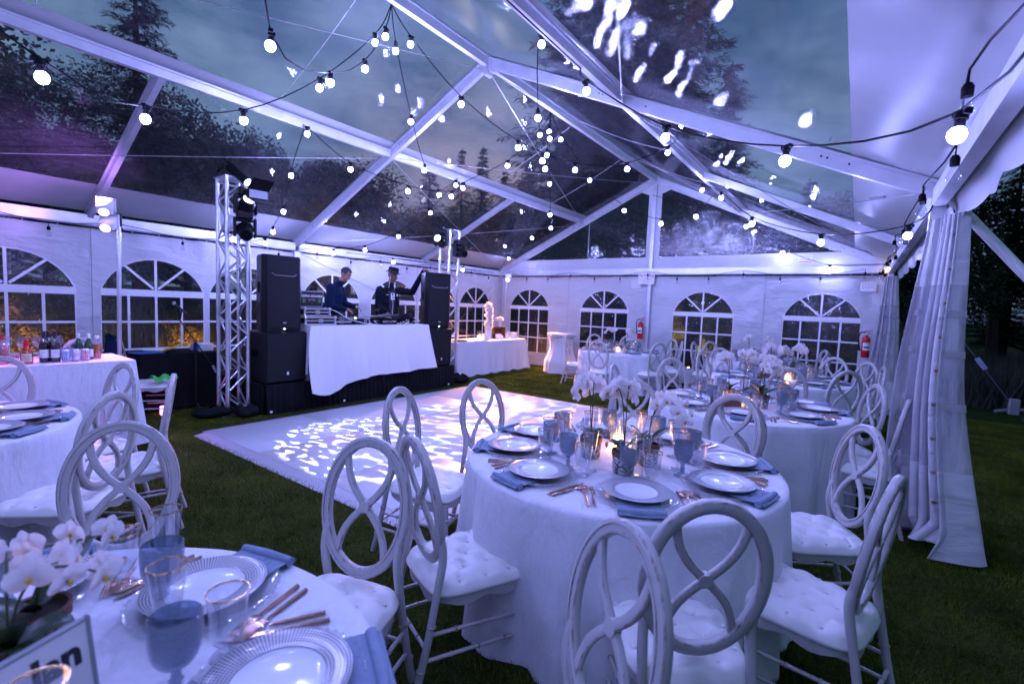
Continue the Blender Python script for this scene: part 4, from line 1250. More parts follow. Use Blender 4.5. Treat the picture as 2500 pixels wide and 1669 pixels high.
CHL = {('A', -115): 'white oval back chair backing onto a chair of the signed table', ('A', -167): 'white oval back chair straddling the dance floor corner', ('A', 163): 'white oval back chair standing on the dance floor edge next to the straddling one', ('A', -52): 'white oval back chair facing the centre table beside a chair turned to the signed table', ('A', -9): 'white oval back chair seen side on at the open lawn side of the centre table', ('A', 36): 'white oval back chair between the centre table and the middle drape', ('A', 74): 'white oval back chair back to back with one of the next table', ('A', 109): 'white oval back chair half hidden behind the centre table orchids',
       ('B', 108): 'white oval back chair at the signed table with the lawn behind its ring', ('B', 153): 'white oval back chair at the signed table backing onto the bar side table', ('B', 60): 'white oval back chair turned to the signed table in front of the centre cloth',
       ('C', 44): 'white oval back chair at the bar side table behind a large ring back', ('C', 75): 'white oval back chair seen edge on at the bar side table', ('C', 109): 'white oval back chair in front of the bar cloth corner', ('C', 160): 'white oval back chair in front of the bar under the bottles', ('C', 5): 'white oval back chair with its tufted seat under the bar side table',
       ('D', -84): 'white oval back chair at the second table with its back to the centre table', ('D', 127): 'white oval back chair at the second table looking over the dance floor', ('D', 24): 'white oval back chair at the second table beside the drape hem', ('D', -9): 'white oval back chair edge on between second table and drape', ('D', -170): 'white oval back chair at the second table behind the centre orchids',
       ('F', -165): 'white oval back chair at the far table beside the cocktail stand', ('F', -88): 'white oval back chair at the far table facing the gable window', ('F', -28): 'white oval back chair turned at the open corner of the far table', ('F', 22): 'white oval back chair of the far table in front of the third gable window'}
def chair_polar(t, ang, r=1.31, twist=0.0):
    cx, cy_ = TABLES[t]
    chair_at(cx + r * math.cos(R(ang)), cy_ + r * math.sin(R(ang)), cx, cy_, CHL.get((t, ang), 'white distressed oval back chair at the ' + TNAME[t]), 'chairs round the ' + TNAME[t], R(twist))
RINGS = {'A': (((-1.51, 1.45), -115), ((-2.46, 2.18), -167), ((-2.32, 2.87), 163), ((-.34, 1.60), -52), ((.13, 2.29), -9), ((.06, 3.25), 36), ((-.68, 3.74), 74), ((-1.48, 3.86), 109)),
         'B': (((-1.62, 1.24), 108), ((-2.58, .67), 153), ((-.48, 1.19), 60)),
         'C': (((-3.46, .84), 44), ((-3.96, 1.30), 75), ((-4.76, 1.24), 109), ((-5.70, .70), 160), ((-3.22, .15), 5)),
         'D': (((-.68, 3.80), -84), ((-1.86, 6.12), 127), ((.16, 5.45), 24), ((.34, 4.80), -9), ((-2.05, 4.80), -170))}
for t_, lst in RINGS.items():
    for (x_, y_), key in lst:
        chair_at(x_, y_, TABLES[t_][0], TABLES[t_][1], CHL[(t_, key)], 'chairs round the ' + TNAME[t_])
for ang, r in ((8, 1.10), (40, 1.25), (65, 1.35), (-80, 1.16), (-49, 1.14), (165, 1.12), (115, 1.25)): chair_polar('E', ang, r)
for ang, r in ((-165, 1.12), (-88, 1.12), (-28, 1.12), (22, 1.2), (52, 1.25), (140, 1.3), (105, 1.3)): chair_polar('F', ang, r)
for ang, r in ((177, 1.14), (143, 1.25), (-111, 1.12), (-60, 1.12), (-15, 1.12), (28, 1.14), (62, 1.2)): chair_polar('G', ang, r)

# ------------------------------------------------------------------ round tables and cloths
TZ = .80
TR = .862
def round_cloth(seed, r0=TR, top=TZ, pool=.0):
    rr = random.Random(seed)
    w = [(rr.choice([5, 7, 8, 9, 11, 13, 14, 17]), rr.uniform(0, 6.28), rr.uniform(.4, 1)) for _ in range(5)]
    s_ = sum(x[2] for x in w)
    fold = lambda a: sum(k * math.sin(n_ * a + p) for n_, p, k in w) / s_
    b_ = MB(); seg = 168
    rows = [(.0, 0), (.5, 0), (.86, 0), (.97, 0)] + [(1.0, .004), (1.008, .016)]
    def fn(u, v):
        a = 2 * math.pi * u
        j = round(v * 24)
        if j < 6:
            f, d = rows[j]
            return (r0 * f * math.cos(a), r0 * f * math.sin(a), top - d)
        t = (j - 5) / 19
        z = top - .016 - (top - .018) * t
        ff = fold(a)
        f2 = math.copysign(abs(ff) ** .75, ff)
        r_ = r0 * 1.01 + .010 * t + t ** .8 * (.075 * f2 + .022) + .012 * t * math.sin(31 * a + 3 * ff + w[1][1])
        return (r_ * math.cos(a), r_ * math.sin(a), max(z, .004) + (.012 * (1 + math.sin(9 * a + w[0][1])) * max(0, t - .9) * 8 if pool else 0))
    b_.grid(fn, seg, 24, closeu=True)
    return b_.mesh('tablecloth', 'linen', 60)
_tp = MB(); _tp.lathe([(0, .765), (.83, .765), (.845, .77), (.845, .788), (.83, .793), (0, .793)], 40); TTOP = _tp.mesh('tabletop', 'wood_box')
_tp = MB(); _tp.tube([(0, 0, 0), (0, 0, .765)], .017, 8); TLEG = _tp.mesh('leg', 'grey_paint')
for i, (k, (x, y)) in enumerate(TABLES.items()):
    t = thing('round_table', 'folding table under the cloth of the ' + TNAME[k], 'table', (x, y, 0), 0, 'round dining tables')
    link('tabletop', TTOP, t)
    for a in range(4):
        o = link('leg', TLEG, t); o.location = (.45 * math.cos(a * 1.5708 + .4), .45 * math.sin(a * 1.5708 + .4), 0)
    o = link('tablecloth', round_cloth(30 + i), None); o.location = (x, y, .0); o.rotation_euler = (0, 0, i * 1.3)
    tag(o, 'floor length pale linen cloth on the ' + TNAME[k], 'tablecloth', 'round linen tablecloths')

# ------------------------------------------------------------------ place settings
def proto_mesh(name, b_, mats, cat, smooth=40):
    o = b_.build(name, mats, None, smooth); tag(o, name.replace('_', ' '), cat); o.scale = (1.14,) * 3; return o
b_ = MB(); b_.lathe([(0, .003), (.10, .003), (.125, .006), (.158, .014), (.163, .016), (.160, .018), (.125, .010), (.10, .007), (0, .007)], 48)
for k in range(46):
    a = 2 * math.pi * k / 46; b_.sphere((.161 * math.cos(a), .161 * math.sin(a), .017), .0055, 6, 4)
CHARGER = Proto(proto_mesh('charger_plate', b_, 'charger_glass', 'plate', 60))
b_ = MB(); b_.lathe([(0, .004), (.07, .004), (.078, .007), (.086, .012), (.084, .014), (.076, .010), (.068, .0075), (0, .0075)], 48)
o = proto_mesh('dinner_plate', b_, 'porcelain', 'plate', 60)
b_ = MB(); b_.lathe([(.0865, .0105), (.130, .019), (.134, .021), (.131, .0225), (.0845, .0143)], 56); b_.build('patterned_rim', 'plate_pattern', o, 60)
PLATE = Proto(o)
b_ = MB()       # napkin: folded over under the plate, its rolled front edge hanging toward the guest
def nap(u, v):
    x = -.085 + .17 * u; s_ = v
    L = .30 * s_
    if L < .17: p = (x, -.02 - L, .018)
    else:
        t = (L - .17) / .13 * math.pi * 1.15; p = (x, -.19 - .016 * math.sin(t) * 1.2 + .02 * max(0, t - 2), .018 - .0 + .016 * (math.cos(t) - 1) * .45)
    return (p[0], p[1], p[2] + .002 * math.sin(u * 9) * s_)
b_.grid(nap, 10, 22)
b_.tube([(-.087, -.185, .0155), (0, -.188, .0165), (.087, -.185, .0155)], [.0135, .0145, .0135], 10)
NAPKIN = Proto(proto_mesh('blue_napkin', b_, 'napkin', 'napkin', 70))
def handle(b_, L=.12, w=.0065):
    b_.tube([(0, -.10, .004), (0, -.02, .004), (0, .02, .005)], [w, w * .8, w * .45], 8)
b_ = MB(); handle(b_); b_.M = Matrix.Scale(1, 4)
b_.grid(lambda u, v: ((u - .5) * (.012 + .012 * math.sin(v * math.pi * .5)), .02 + .035 * v, .004 + .006 * math.sin(v * 2.2) - .001), 4, 6)
for k in range(4): b_.tube([((k - 1.5) * .0064, .054, .0085), ((k - 1.5) * .0062, .078, .0075), ((k - 1.5) * .0058, .10, .006)], [.0022, .002, .0012], 6)
FORK = Proto(proto_mesh('dinner_fork', b_, 'rose_gold', 'fork'))
b_ = MB(); handle(b_); b_.sphere((0, .062, .005), (.018, .034, .005), 14, 6)
SPOON = Proto(proto_mesh('dinner_spoon', b_, 'rose_gold', 'spoon'))
b_ = MB(); handle(b_); b_.add([(-.007, .02, .003), (.007, .02, .003), (.009, .09, .003), (.003, .118, .003), (-.007, .10, .003), (-.007, .02, .0055), (.007, .02, .0055), (.008, .09, .0045), (.003, .117, .004), (-.006, .10, .0045)], [(4, 3, 2, 1, 0), (5, 6, 7, 8, 9), (0, 1, 6, 5), (1, 2, 7, 6), (2, 3, 8, 7), (3, 4, 9, 8), (4, 0, 5, 9)])
KNIFE = Proto(proto_mesh('dinner_knife', b_, 'rose_gold', 'knife'))
# goblet with a pressed diamond pattern, gold rimmed wine glass and flute
b_ = MB(); rp = lambda a, z: (.022 * math.sin(a * 12 + z * 190) * math.sin(a * 12 - z * 190) if .075 < z < .155 else (.03 * math.sin(a * 10) if z < .012 else 0))
b_.lathe([(0, .003), (.036, .003), (.038, .005), (.03, .009), (.014, .016), (.009, .022), (.0085, .032), (.013, .038), (.0085, .044), (.009, .056), (.016, .064), (.030, .074), (.037, .086), (.0405, .10), (.042, .115), (.043, .13), (.0432, .145), (.0428, .162), (.0405, .164), (.0395, .13), (.037, .10), (.028, .08), (0, .070)], 36, ripple=rp)
GOBLET = Proto(proto_mesh('blue_goblet', b_, 'blue_glass', 'goblet', 60))
b_ = MB(); b_.lathe([(0, .003), (.035, .003), (.036, .005), (.012, .010), (.005, .018), (.0045, .060), (.008, .074), (.022, .086), (.027, .11), (.031, .15), (.036, .190), (.0348, .190), (.030, .15), (.026, .11), (.020, .09), (0, .080)], 28)
o = proto_mesh('wine_glass', b_, 'clear_glass', 'glass', 60)
b_ = MB(); b_.lathe([(.0345, .1875), (.0362, .1875), (.0366, .1915), (.0345, .1915), (.0345, .1875)], 28); b_.build('gold_rim', 'gold', o, 60)
WINE = Proto(o)
b_ = MB(); b_.lathe([(0, .003), (.033, .003), (.034, .005), (.012, .010), (.008, .016), (.012, .024), (.030, .042), (.034, .07), (.036, .10), (.040, .142), (.0388, .142), (.0345, .10), (.032, .07), (.028, .048), (0, .034)], 28)
o = proto_mesh('drinking_glass', b_, 'clear_glass', 'glass', 60)
b_ = MB(); b_.lathe([(.0385, .1395), (.0402, .1395), (.0406, .1435), (.0385, .1435), (.0385, .1395)], 28); b_.build('gold_rim', 'gold', o, 60)
WATER = Proto(o)
def setting(t, ang, full=True, r=.605, jitter=True, glasses=True):
    cx, cy_ = TABLES[t]
    j = (lambda s_: rnd.uniform(-s_, s_)) if jitter else (lambda s_: 0)
    a = R(ang) ; rz = a + math.pi / 2           # local -Y toward the guest
    ux, uy = Vector((math.cos(rz), math.sin(rz))), Vector((math.cos(a), math.sin(a))) * -1
    def P(x, y, z=0): q = Vector((cx, cy_)) - uy * r + ux * x + uy * y; return (q.x, q.y, TZ + z + .001)
    w = TNAME[t]; 
    CHARGER.place(P(0, 0), rz + j(3), 'beaded clear charger plate on the ' + w, 'charger plates on the ' + w)
    NAPKIN.place(P(j(.01), .0, .0), rz + j(.06), 'folded blue linen napkin on the ' + w, 'napkins on the ' + w)
    PLATE.place(P(j(.006), j(.006), .018), rz + j(3), 'white plate with grey lattice rim on the ' + w, 'dinner plates on the ' + w)
    if full:
        for k, dx in enumerate((-.185, -.215)):
            FORK.place(P(dx * 1.08, -.02 + j(.008)), rz + j(.08), 'rose gold fork on the ' + w, 'forks on the ' + w)
        KNIFE.place(P(.205, -.02 + j(.008)), rz + j(.07), 'rose gold knife on the ' + w, 'knives on the ' + w)
        SPOON.place(P(.236, -.01 + j(.008)), rz + j(.08), 'rose gold spoon on the ' + w, 'spoons on the ' + w)
    if glasses:
        GOBLET.place(P(.0 + j(.015), .205 + j(.01)), rz + j(3), 'pressed blue glass goblet on the ' + w, 'blue goblets on the ' + w)
        WATER.place(P(.105 + j(.015), .185 + j(.012)), rz + j(3), 'gold rimmed water glass on the ' + w, 'water glasses on the ' + w)
        WINE.place(P(.075 + j(.012), .275 + j(.012)), rz + j(3), 'tall gold rimmed wine glass on the ' + w, 'wine glasses on the ' + w)
for ang in (-148, -107, -59, -12, 28, 77, 124, 176): setting('A', ang, True)
for ang in (62, 106, 152): setting('B', ang, True, .63, True, False)
for ang in (38, 66, 104, 0): setting('C', ang, True)
for ang in (-81, -34, 11, 42, 88, 135, -173, -126): setting('D', ang, True)
for ang in (-90, -45, 0, 45, 90, 135, 180, 225): setting('E', ang, ang < -20)
for t in 'FG':
    for ang in (-90, -45, 0, 45, 90, 135, 180, 225): setting(t, ang, False)

# ------------------------------------------------------------------ orchids and candles
def petal_grid(b_, L, W, ang, cup, mi=0):
    ca, sa = math.cos(ang), math.sin(ang)
    def fn(u, v):
        y = L * v; x = (u - .5) * W * math.sin(math.pi * min(v * .92 + .06, 1)) ** .6
        z = cup * (v * v) - .25 * abs(u - .5) * W * math.sin(v * 3) * .6
        return (z + .004, x * ca - y * sa, x * sa + y * ca)
    b_.grid(fn, 4, 5, mi)
def flower_mesh(s_=1.0):
    b_ = MB()
    for a in (90, -90): petal_grid(b_, .042 * s_, .052 * s_, R(a), .004)
    for a in (0, 125, -125): petal_grid(b_, .040 * s_, .030 * s_, R(a), -.004)
    petal_grid(b_, .016, .016, R(180), .014, 1)
    b_.sphere((.010, 0, -.003), (.007, .006, .007), 8, 5, 1)
    return b_.mesh('flower', ['petal', 'orchid_lip'], 60)
FLOW = [flower_mesh(1.05), flower_mesh(.92), flower_mesh(1.15)]
_b = MB(); _b.sphere((0, 0, 0), (.010, .008, .013), 8, 6); BUD = _b.mesh('bud', 'petal')
def leaf_mesh(L, w, droop):
    b_ = MB()
    def fn(u, v):
        t = v; ww = w * math.sin(math.pi * min(.08 + t * .9, 1)) ** .55
        x = L * t * math.cos(droop * t * .9); z = L * (.55 * t - droop * t * t * .62)
        return (x, (u - .5) * ww, z + abs(u - .5) * ww * .35)
    b_.grid(fn, 4, 10)
    return b_.mesh('leaf', 'orchid_leaf', 60)
LEAF = [leaf_mesh(.17, .062, .35), leaf_mesh(.15, .055, .9), leaf_mesh(.19, .050, 1.1)]
_b = MB(); _b.lathe([(0, .002), (.050, .002), (.054, .008), (.060, .10), (.058, .104), (.054, .098), (0, .095)], 26); POT = _b.mesh('birch_sleeve', 'birch')
_b = MB(); _b.lathe([(.0605, .092), (.0635, .094), (.065, .118), (.0635, .122), (.057, .120), (.056, .100)], 26); POTRIM = _b.mesh('pot_rim', 'pot_rim')
_b = MB(); _b.lathe([(0, .108), (.056, .106)], 20); SOIL = _b.mesh('soil', 'pot_soil')
def orchid(x, y, z, seed, label, group, h=.30, lean=(.1, 0), nf=6, pot=True, stems=2, leaves=4, fs=1.0):
    rr = random.Random(seed)
    root = thing('potted_orchid', label, 'orchid', (x, y, z), 0, group)
    if pot:
        link('birch_sleeve', POT, root); link('pot_rim', POTRIM, root); link('soil', SOIL, root)
    zb = .108 if pot else .0
    for k in range(leaves):
        o = link('leaf', LEAF[rr.randrange(3)], root); o.location = (0, 0, zb + .005); o.rotation_euler = (rr.uniform(-.2, .2), rr.uniform(-.5, -.1), rr.uniform(0, 6.28)); s_ = rr.uniform(.8, 1.15); o.scale = (s_,) * 3
    for s_ in range(stems):
        a = math.atan2(lean[1], lean[0]) + (s_ - (stems - 1) / 2) * 1.6 + rr.uniform(-.3, .3)
        L = math.hypot(*lean) * rr.uniform(.7, 1.2)
        d = Vector((math.cos(a), math.sin(a), 0))
        pts = [Vector((0, 0, zb)), d * .01 + Vector((0, 0, zb + h * .45)), d * (L * .35) + Vector((0, 0, zb + h * .82)), d * (L * .8) + Vector((0, 0, zb + h)), d * (L * 1.35) + Vector((0, 0, zb + h * .93)), d * (L * 1.75) + Vector((0, 0, zb + h * .78))]
        sp_ = smooth_path(pts, 5)
        b_ = MB(); b_.tube(sp_, [.0028] * (len(sp_) - 8) + [.002] * 8, 6); b_.build('stem', 'orchid_stem', root)
        for k in range(nf + 2):
            i = int(len(sp_) * (.48 + .50 * k / max(nf + 1, 1)))
            p = sp_[min(i, len(sp_) - 1)]
            sd_ = Vector((-d.y, d.x, 0)) * (.026 if k % 2 else -.026)
            o = link('flower', FLOW[rr.randrange(3)], root); o.location = p + sd_ + Vector((0, 0, rr.uniform(-.012, .02)))
            o.scale = (fs,) * 3; o.rotation_euler = (rr.uniform(-.35, .35), rr.uniform(-.25, .45), math.atan2(sd_.y, sd_.x) * .55 + a * .45 + rr.uniform(-.6, .6))
        o = link('bud', BUD, root); o.location = sp_[-1]
    return root
_b = MB(); _b.lathe([(0, .003), (.042, .003), (.043, .006), (.043, .15), (.0415, .15), (.0415, .008), (0, .008)], 24); HUR = _b.mesh('glass_cylinder', 'clear_glass')
_b = MB(); _b.lathe([(0, .009), (.036, .009), (.036, .055), (.033, .058), (0, .054)], 20); WAX = _b.mesh('candle', 'candle_glow')
_b = MB(); _b.lathe([(0, .056), (.004, .060), (.0055, .068), (.003, .080), (0, .086)], 8); FLAME = _b.mesh('flame', 'flame')
def candle(x, y, z, label, group, s_=1.0, energy=.8):
    root = thing('hurricane_candle', label, 'candle', (x, y, z), rnd.uniform(0, 6), group)
    root.scale = (s_,) * 3
    link('glass_cylinder', HUR, root); c = link('candle', WAX, root); link('flame', FLAME, c)
    return root
ORL = {('A', 0): 'white orchid in pale birch pot beside the candles on the centre table', ('A', 1): 'white orchid in dark birch pot behind the foremost goblet of the centre table', ('A', 2): 'white orchid on the centre table arching toward the second table'}
def centrepiece(t, spec, candles, seed):
    cx, cy_ = TABLES[t]; w = TNAME[t]
    for i, (dx, dy, h, lx, ly, nf) in enumerate(spec):
        orchid(cx + dx, cy_ + dy, TZ + .001, seed * 10 + i, ORL.get((t, i)) or 'white orchid in birch pot on the ' + w, 'orchids on the ' + w, h, (lx, ly), nf)
    for dx, dy in candles:
        candle(cx + dx, cy_ + dy, TZ + .001, 'amber candle in a glass cylinder on the ' + w, 'candles on the ' + w)
centrepiece('A', [(-.12, -.12, .33, -.07, .03, 6), (.13, -.24, .34, -.07, .05, 7), (.18, -.02, .27, .14, .04, 5)], [(-.10, .24), (-.05, .10), (.06, .02)], 1)
centrepiece('C', [(-.15, .1, .3, .06, .05, 5)], [(-.1, -.1)], 3)
centrepiece('D', [(-.16, .06, .34, -.1, .02, 7), (.10, .16, .34, .1, .03, 7), (.16, -.10, .30, .09, -.02, 6), (-.02, .0, .38, .02, .06, 7)], [(-.06, -.14), (.04, -.04)], 4)
centrepiece('E', [(-.12, .1, .34, -.1, .02, 8), (.12, .1, .34, .12, .03, 8), (.02, -.12, .32, .04, -.02, 7)], [(-.04, -.02), (.10, -.10)], 5)
centrepiece('F', [(-.14, 0, .34, -.09, .02, 7), (.12, .05, .34, .1, .03, 7)], [(.0, -.1)], 6)
centrepiece('G', [(-.14, 0, .34, -.09, .02, 7), (.12, .05, .34, .1, .03, 7)], [(.0, -.1)], 7)
# low wooden troughs in the middle of the next tables
for t in 'DE':
    cx, cy_ = TABLES[t]
    root = thing('flower_trough', 'low brown wooden trough on the ' + TNAME[t], 'trough', (cx - .12, cy_ - .24, TZ + .001), R(15), 'brown flower troughs')
    for dy in (-.05, .05):
        b_ = MB(); b_.box((0, dy, .035), (.26, .008, .066)); b_.build('board', 'pot_rim', root)
    for dx in (-.126, .126):
        b_ = MB(); b_.box((dx, 0, .035), (.008, .092, .066)); b_.build('board', 'pot_rim', root)
    b_ = MB(); b_.box((0, 0, .028), (.244, .092, .05)); b_.build('soil', 'pot_soil', root)

# ------------------------------------------------------------------ front table, close to the lens
w = TNAME['B']
for x, y in ((-1.10, 0.37), (-1.45, 0.46), (-1.72, 0.21)): GOBLET.place((x, y, TZ + .001), 0, 'pressed blue glass goblet on the ' + w, 'blue goblets on the ' + w)
for x, y in ((-1.14, 0.49), (-1.66, 0.43)): WATER.place((x, y, TZ + .001), 0, 'gold rimmed water glass on the ' + w, 'water glasses on the ' + w)
for x, y in ((-1.26, 0.41), (-1.02, 0.15), (-1.60, 0.52)): WINE.place((x, y, TZ + .001), 0, 'tall gold rimmed wine glass on the ' + w, 'wine glasses on the ' + w)
orchid(-1.34, .16, TZ + .001, 77, 'taller white orchid beside the framed sign', 'orchids on the ' + w, .17, (-.04, .12), 3, fs=.8)
orchid(-1.47, .22, TZ + .001, 78, 'low white orchid behind the goblets of the signed table', 'orchids on the ' + w, .13, (.04, .10), 2, fs=.8)
candle(-1.30, -.10, TZ + .001, 'amber candle in a glass cylinder on the ' + w, 'candles on the ' + w)
# framed sign
root = thing('name_sign', 'framed white name sign with bold black lettering beside the orchid', 'sign')
b_ = MB(); b_.box((0, 0, 0), (.150, .006, .180)); b_.build('card', 'paper', root)
for x in (-.0795, .0795):
    b_ = MB(); b_.bbox((x, 0, 0), (.009, .014, .198), .003); b_.build('frame_side', 'grey_paint', root)
for z in (-.0945, .0945):
    b_ = MB(); b_.bbox((0, 0, z), (.150, .0135, .009), .003); b_.build('frame_side', 'grey_paint', root)
lettering('Jan', .070, 'ink_black', root, (.020, -.0037, .040), (R(90), 0, 0), bold=.003)
b_ = MB(); b_.box((0, .035, -.035), (.05, .006, .13), None, Matrix.Rotation(R(-25), 3, 'X')); b_.build('strut', 'grey_paint', root)
root.location = (-1.165, .185, TZ + .102)
root.rotation_euler = (R(-8), 0, math.atan2(.92, -.385))
# ------------------------------------------------------------------ dance floor
DX0, DX1, DY0, DY1 = -6.15, -2.52, 2.42, 7.20
root = thing('dance_floor', 'white glossy panelled dance floor in front of the stage', 'dance floor'); root['kind'] = 'thing'
b_ = MB(); b_.box(((DX0 + DX1) / 2, (DY0 + DY1) / 2, .011), (DX1 - DX0 - .02, DY1 - DY0 - .02, .018)); b_.build('subframe', 'dance_seam', root)
for i in range(3):
    for j in range(4):
        px, py = (DX1 - DX0) / 3, (DY1 - DY0) / 4
        b_ = MB(); b_.bbox((DX0 + px * (i + .5), DY0 + py * (j + .5), .025), (px - .010, py - .010, .012), .002); b_.build('panel', 'dance_panel', root)
for a, c, nx, ny in (((DX0, DY0), (DX1, DY0), 0, -1), ((DX1, DY1), (DX0, DY1), 0, 1), ((DX0, DY1), (DX0, DY0), -1, 0), ((DX1, DY0), (DX1, DY1), 1, 0)):
    b_ = MB(); w_ = .14
    b_.add([(a[0], a[1], .030), (c[0], c[1], .030), (c[0] + nx * w_, c[1] + ny * w_, .004), (a[0] + nx * w_, a[1] + ny * w_, .004), (a[0], a[1], .0), (c[0], c[1], .0)], [(0, 1, 2, 3), (3, 2, 5, 4)])
    b_.build('edge_ramp', 'dance_edge', root, 0)

# ------------------------------------------------------------------ stage
SX0, SX1, SY0, SY1, SZ = -8.40, -6.58, 3.33, 7.14, .42
root = thing('stage_riser', 'low black stage with pleated skirt behind the dance floor', 'stage')
for k in range(3):
    y0 = SY0 + (SY1 - SY0) * k / 3; y1 = SY0 + (SY1 - SY0) * (k + 1) / 3
    b_ = MB(); b_.bbox(((SX0 + SX1) / 2, (y0 + y1) / 2, SZ - .03), (SX1 - SX0, y1 - y0 - .006, .06), .006); b_.build('deck', 'black_plastic', root)
for x in (SX0 + .1, SX1 - .1):
    for y in (SY0 + .1, (SY0 + SY1) / 2, SY1 - .1):
        b_ = MB(); b_.tube([(x, y, 0), (x, y, SZ - .06)], .025, 8); b_.build('leg', 'grey_paint', root)
def pleats(p, q, name, top=SZ - .005, n_=None, m='black_cloth', parent=None, amp=.018, bot=.012):
    p, q = Vector(p), Vector(q); L = (q - p).length; d = (q - p) / L; nn = Vector((d.y, -d.x, 0))
    n_ = n_ or int(L / .085)
    b_ = MB()
    def fn(u, v):
        a = amp * (.35 + .65 * v) * math.sin(u * n_ * 2 * math.pi + .5 * math.sin(u * 31))
        c = p + d * (L * u) + nn * (.012 + a + .03 * v)
        return (c.x, c.y, top - (top - bot) * v)
    b_.grid(fn, n_ * 8, 4)
    return b_.build(name, m, parent, 70)
pleats((SX1, SY0, 0), (SX1, SY1, 0), 'skirt', parent=root)
pleats((SX0, SY0, 0), (SX1, SY0, 0), 'skirt', parent=root)
pleats((SX1, SY1, 0), (SX0, SY1, 0), 'skirt', parent=root)
for k, y in enumerate((3.38, 4.55, 5.75, 6.95)):
    b_ = MB(); b_.box((SX1 + .06, y, .05), (.012, .03, .03)); b_.build('skirt_clip', 'white_paint', root)
    b_ = MB(); b_.box((SX1 + .06, y, .07), (.014, .02, .008)); 

# ------------------------------------------------------------------ loudspeakers
def subwoofer(x, y, label):
    root = thing('subwoofer', label, 'speaker', (x, y, SZ), 0, 'black subwoofers on the stage')
    b_ = MB(); b_.bbox((-.30, 0, .37), (.60, .62, .73), .02); b_.build('cabinet', 'black_plastic', root)
    b_ = MB(); b_.grid(lambda u, v: (.004 + .02 * math.sin(math.pi * u), -.285 + .57 * u, .03 + .68 * v), 14, 6); b_.build('grille', 'speaker_grille', root)
    b_ = MB(); b_.box((.026, .0, .14), (.004, .030, .040)); o = b_.build('badge', 'ink_white', root)
    lettering('JBL', .018, 'ink_black', o, (.0285, 0, .14), (R(90), 0, R(90)), extrude=.0004)
    for s_ in (-1, 1):
        b_ = MB(); b_.box((-.3, s_ * .312, .42), (.18, .006, .09)); b_.build('side_handle', 'black_rubber', root)
    return root
def loudspeaker(x, y, z, label, rz=0):
    root = thing('loudspeaker', label, 'speaker', (x, y, z), rz, 'tall black loudspeakers stacked on the subwoofers')
    b_ = MB()                                       # wedge-sided cabinet
    pl = [(.0, -.24), (.0, .24), (-.06, .29), (-.36, .21), (-.50, .10), (-.50, -.10), (-.36, -.21), (-.06, -.29)]
    n_ = len(pl)
    for (z0, sc_) in ((0, .96), (.02, 1), (1.06, 1), (1.085, .95)): b_.v += [(a * sc_, c * sc_, z0) for a, c in pl]
    b_.f += [tuple(range(n_)), tuple(range(4 * n_ - 1, 3 * n_ - 1, -1))]; b_.m += [0, 0]
    for k in range(3):
        for i in range(n_): j = (i + 1) % n_; b_.f.append((k * n_ + j, k * n_ + i, (k + 1) * n_ + i, (k + 1) * n_ + j)); b_.m.append(0)
    b_.build('cabinet', 'black_plastic', root)
    b_ = MB(); b_.grid(lambda u, v: (.006 + .022 * math.sin(math.pi * u), -.235 + .47 * u, .06 + .96 * v), 14, 8); b_.build('grille', 'speaker_grille', root)
    b_ = MB(); b_.tube([(.02, -.18, .83), (.03, -.14, .80), (.034, 0, .80), (.03, .14, .80), (.02, .18, .83)], .004, 5); b_.build('trim_line', 'grey_paint', root)
    b_ = MB(); b_.box((.030, .0, .13), (.003, .05, .018)); o = b_.build('badge', 'grey_paint', root)
    lettering('JBL', .016, 'ink_white', o, (.032, 0, .13), (R(90), 0, R(90)), extrude=.0004)
    b_ = MB(); b_.sphere((.024, 0, .045), .008, 8, 6); b_.build('power_light', 'led_blue', root)
    for s_ in (-1, 1):
        b_ = MB(); b_.bbox((-.17, s_ * .262, .62), (.05, .02, .16), .006); b_.build('side_handle', 'black_rubber', root)
    return root
subwoofer(-6.62, 3.66, 'black subwoofer cabinet under the speaker beside the tall truss')
subwoofer(-6.62, 6.80, 'black subwoofer cabinet under the speaker beside the dessert table')
loudspeaker(-6.68, 3.64, SZ + .735, 'tall black loudspeaker standing beside the laptop end of the stage', R(0))
loudspeaker(-6.68, 6.78, SZ + .735, 'tall black loudspeaker a man rests his hand on', R(-14))

# ------------------------------------------------------------------ disc jockey table
TBX0, TBX1, TBY0, TBY1, TBZ = -7.28, -6.60, 4.02, 6.40, 1.24
root = thing('disc_jockey_table', 'folding table under the white cloth on the stage', 'table')
b_ = MB(); b_.box(((TBX0 + TBX1) / 2, (TBY0 + TBY1) / 2, TBZ - .02), (TBX1 - TBX0 - .02, TBY1 - TBY0 - .02, .03)); b_.build('tabletop', 'wood_box', root)
for x in (TBX0 + .08, TBX1 - .08):
    for y in (TBY0 + .12, TBY1 - .12):
        b_ = MB(); b_.tube([(x, y, SZ), (x, y, TBZ - .035)], .018, 8); b_.build('leg', 'grey_paint', root)
b_ = MB()
def djc(u, v):
    y = TBY0 - .02 + (TBY1 - TBY0 + .04) * u
    if v < .25:
        return (TBX0 - .0 + (TBX1 - TBX0 + .012) * (v / .25), y, TBZ + .0)
    t = (v - .25) / .75
    zb = .42 - .02 * math.sin(u * 3) - .21 * math.exp(-((u - .10) / .17) ** 2) + .02 * u
    f = .030 * math.sin(u * 19 + 1) + .022 * math.sin(u * 33 + 2) + .010 * math.sin(u * 71)
    yy = y + (-.10 * (1 - u) ** 3 + .10 * u ** 3) * t ** 1.4 - (.05 * math.sin(t * 3) * math.exp(-(u / .08) ** 2))
    x = TBX1 + .016 + t * (.13 + f) + .09 * t * math.exp(-((u - .06) / .1) ** 2) * t
    return (x, yy, TBZ - .002 - (TBZ - zb) * t)
b_.grid(djc, 90, 32)
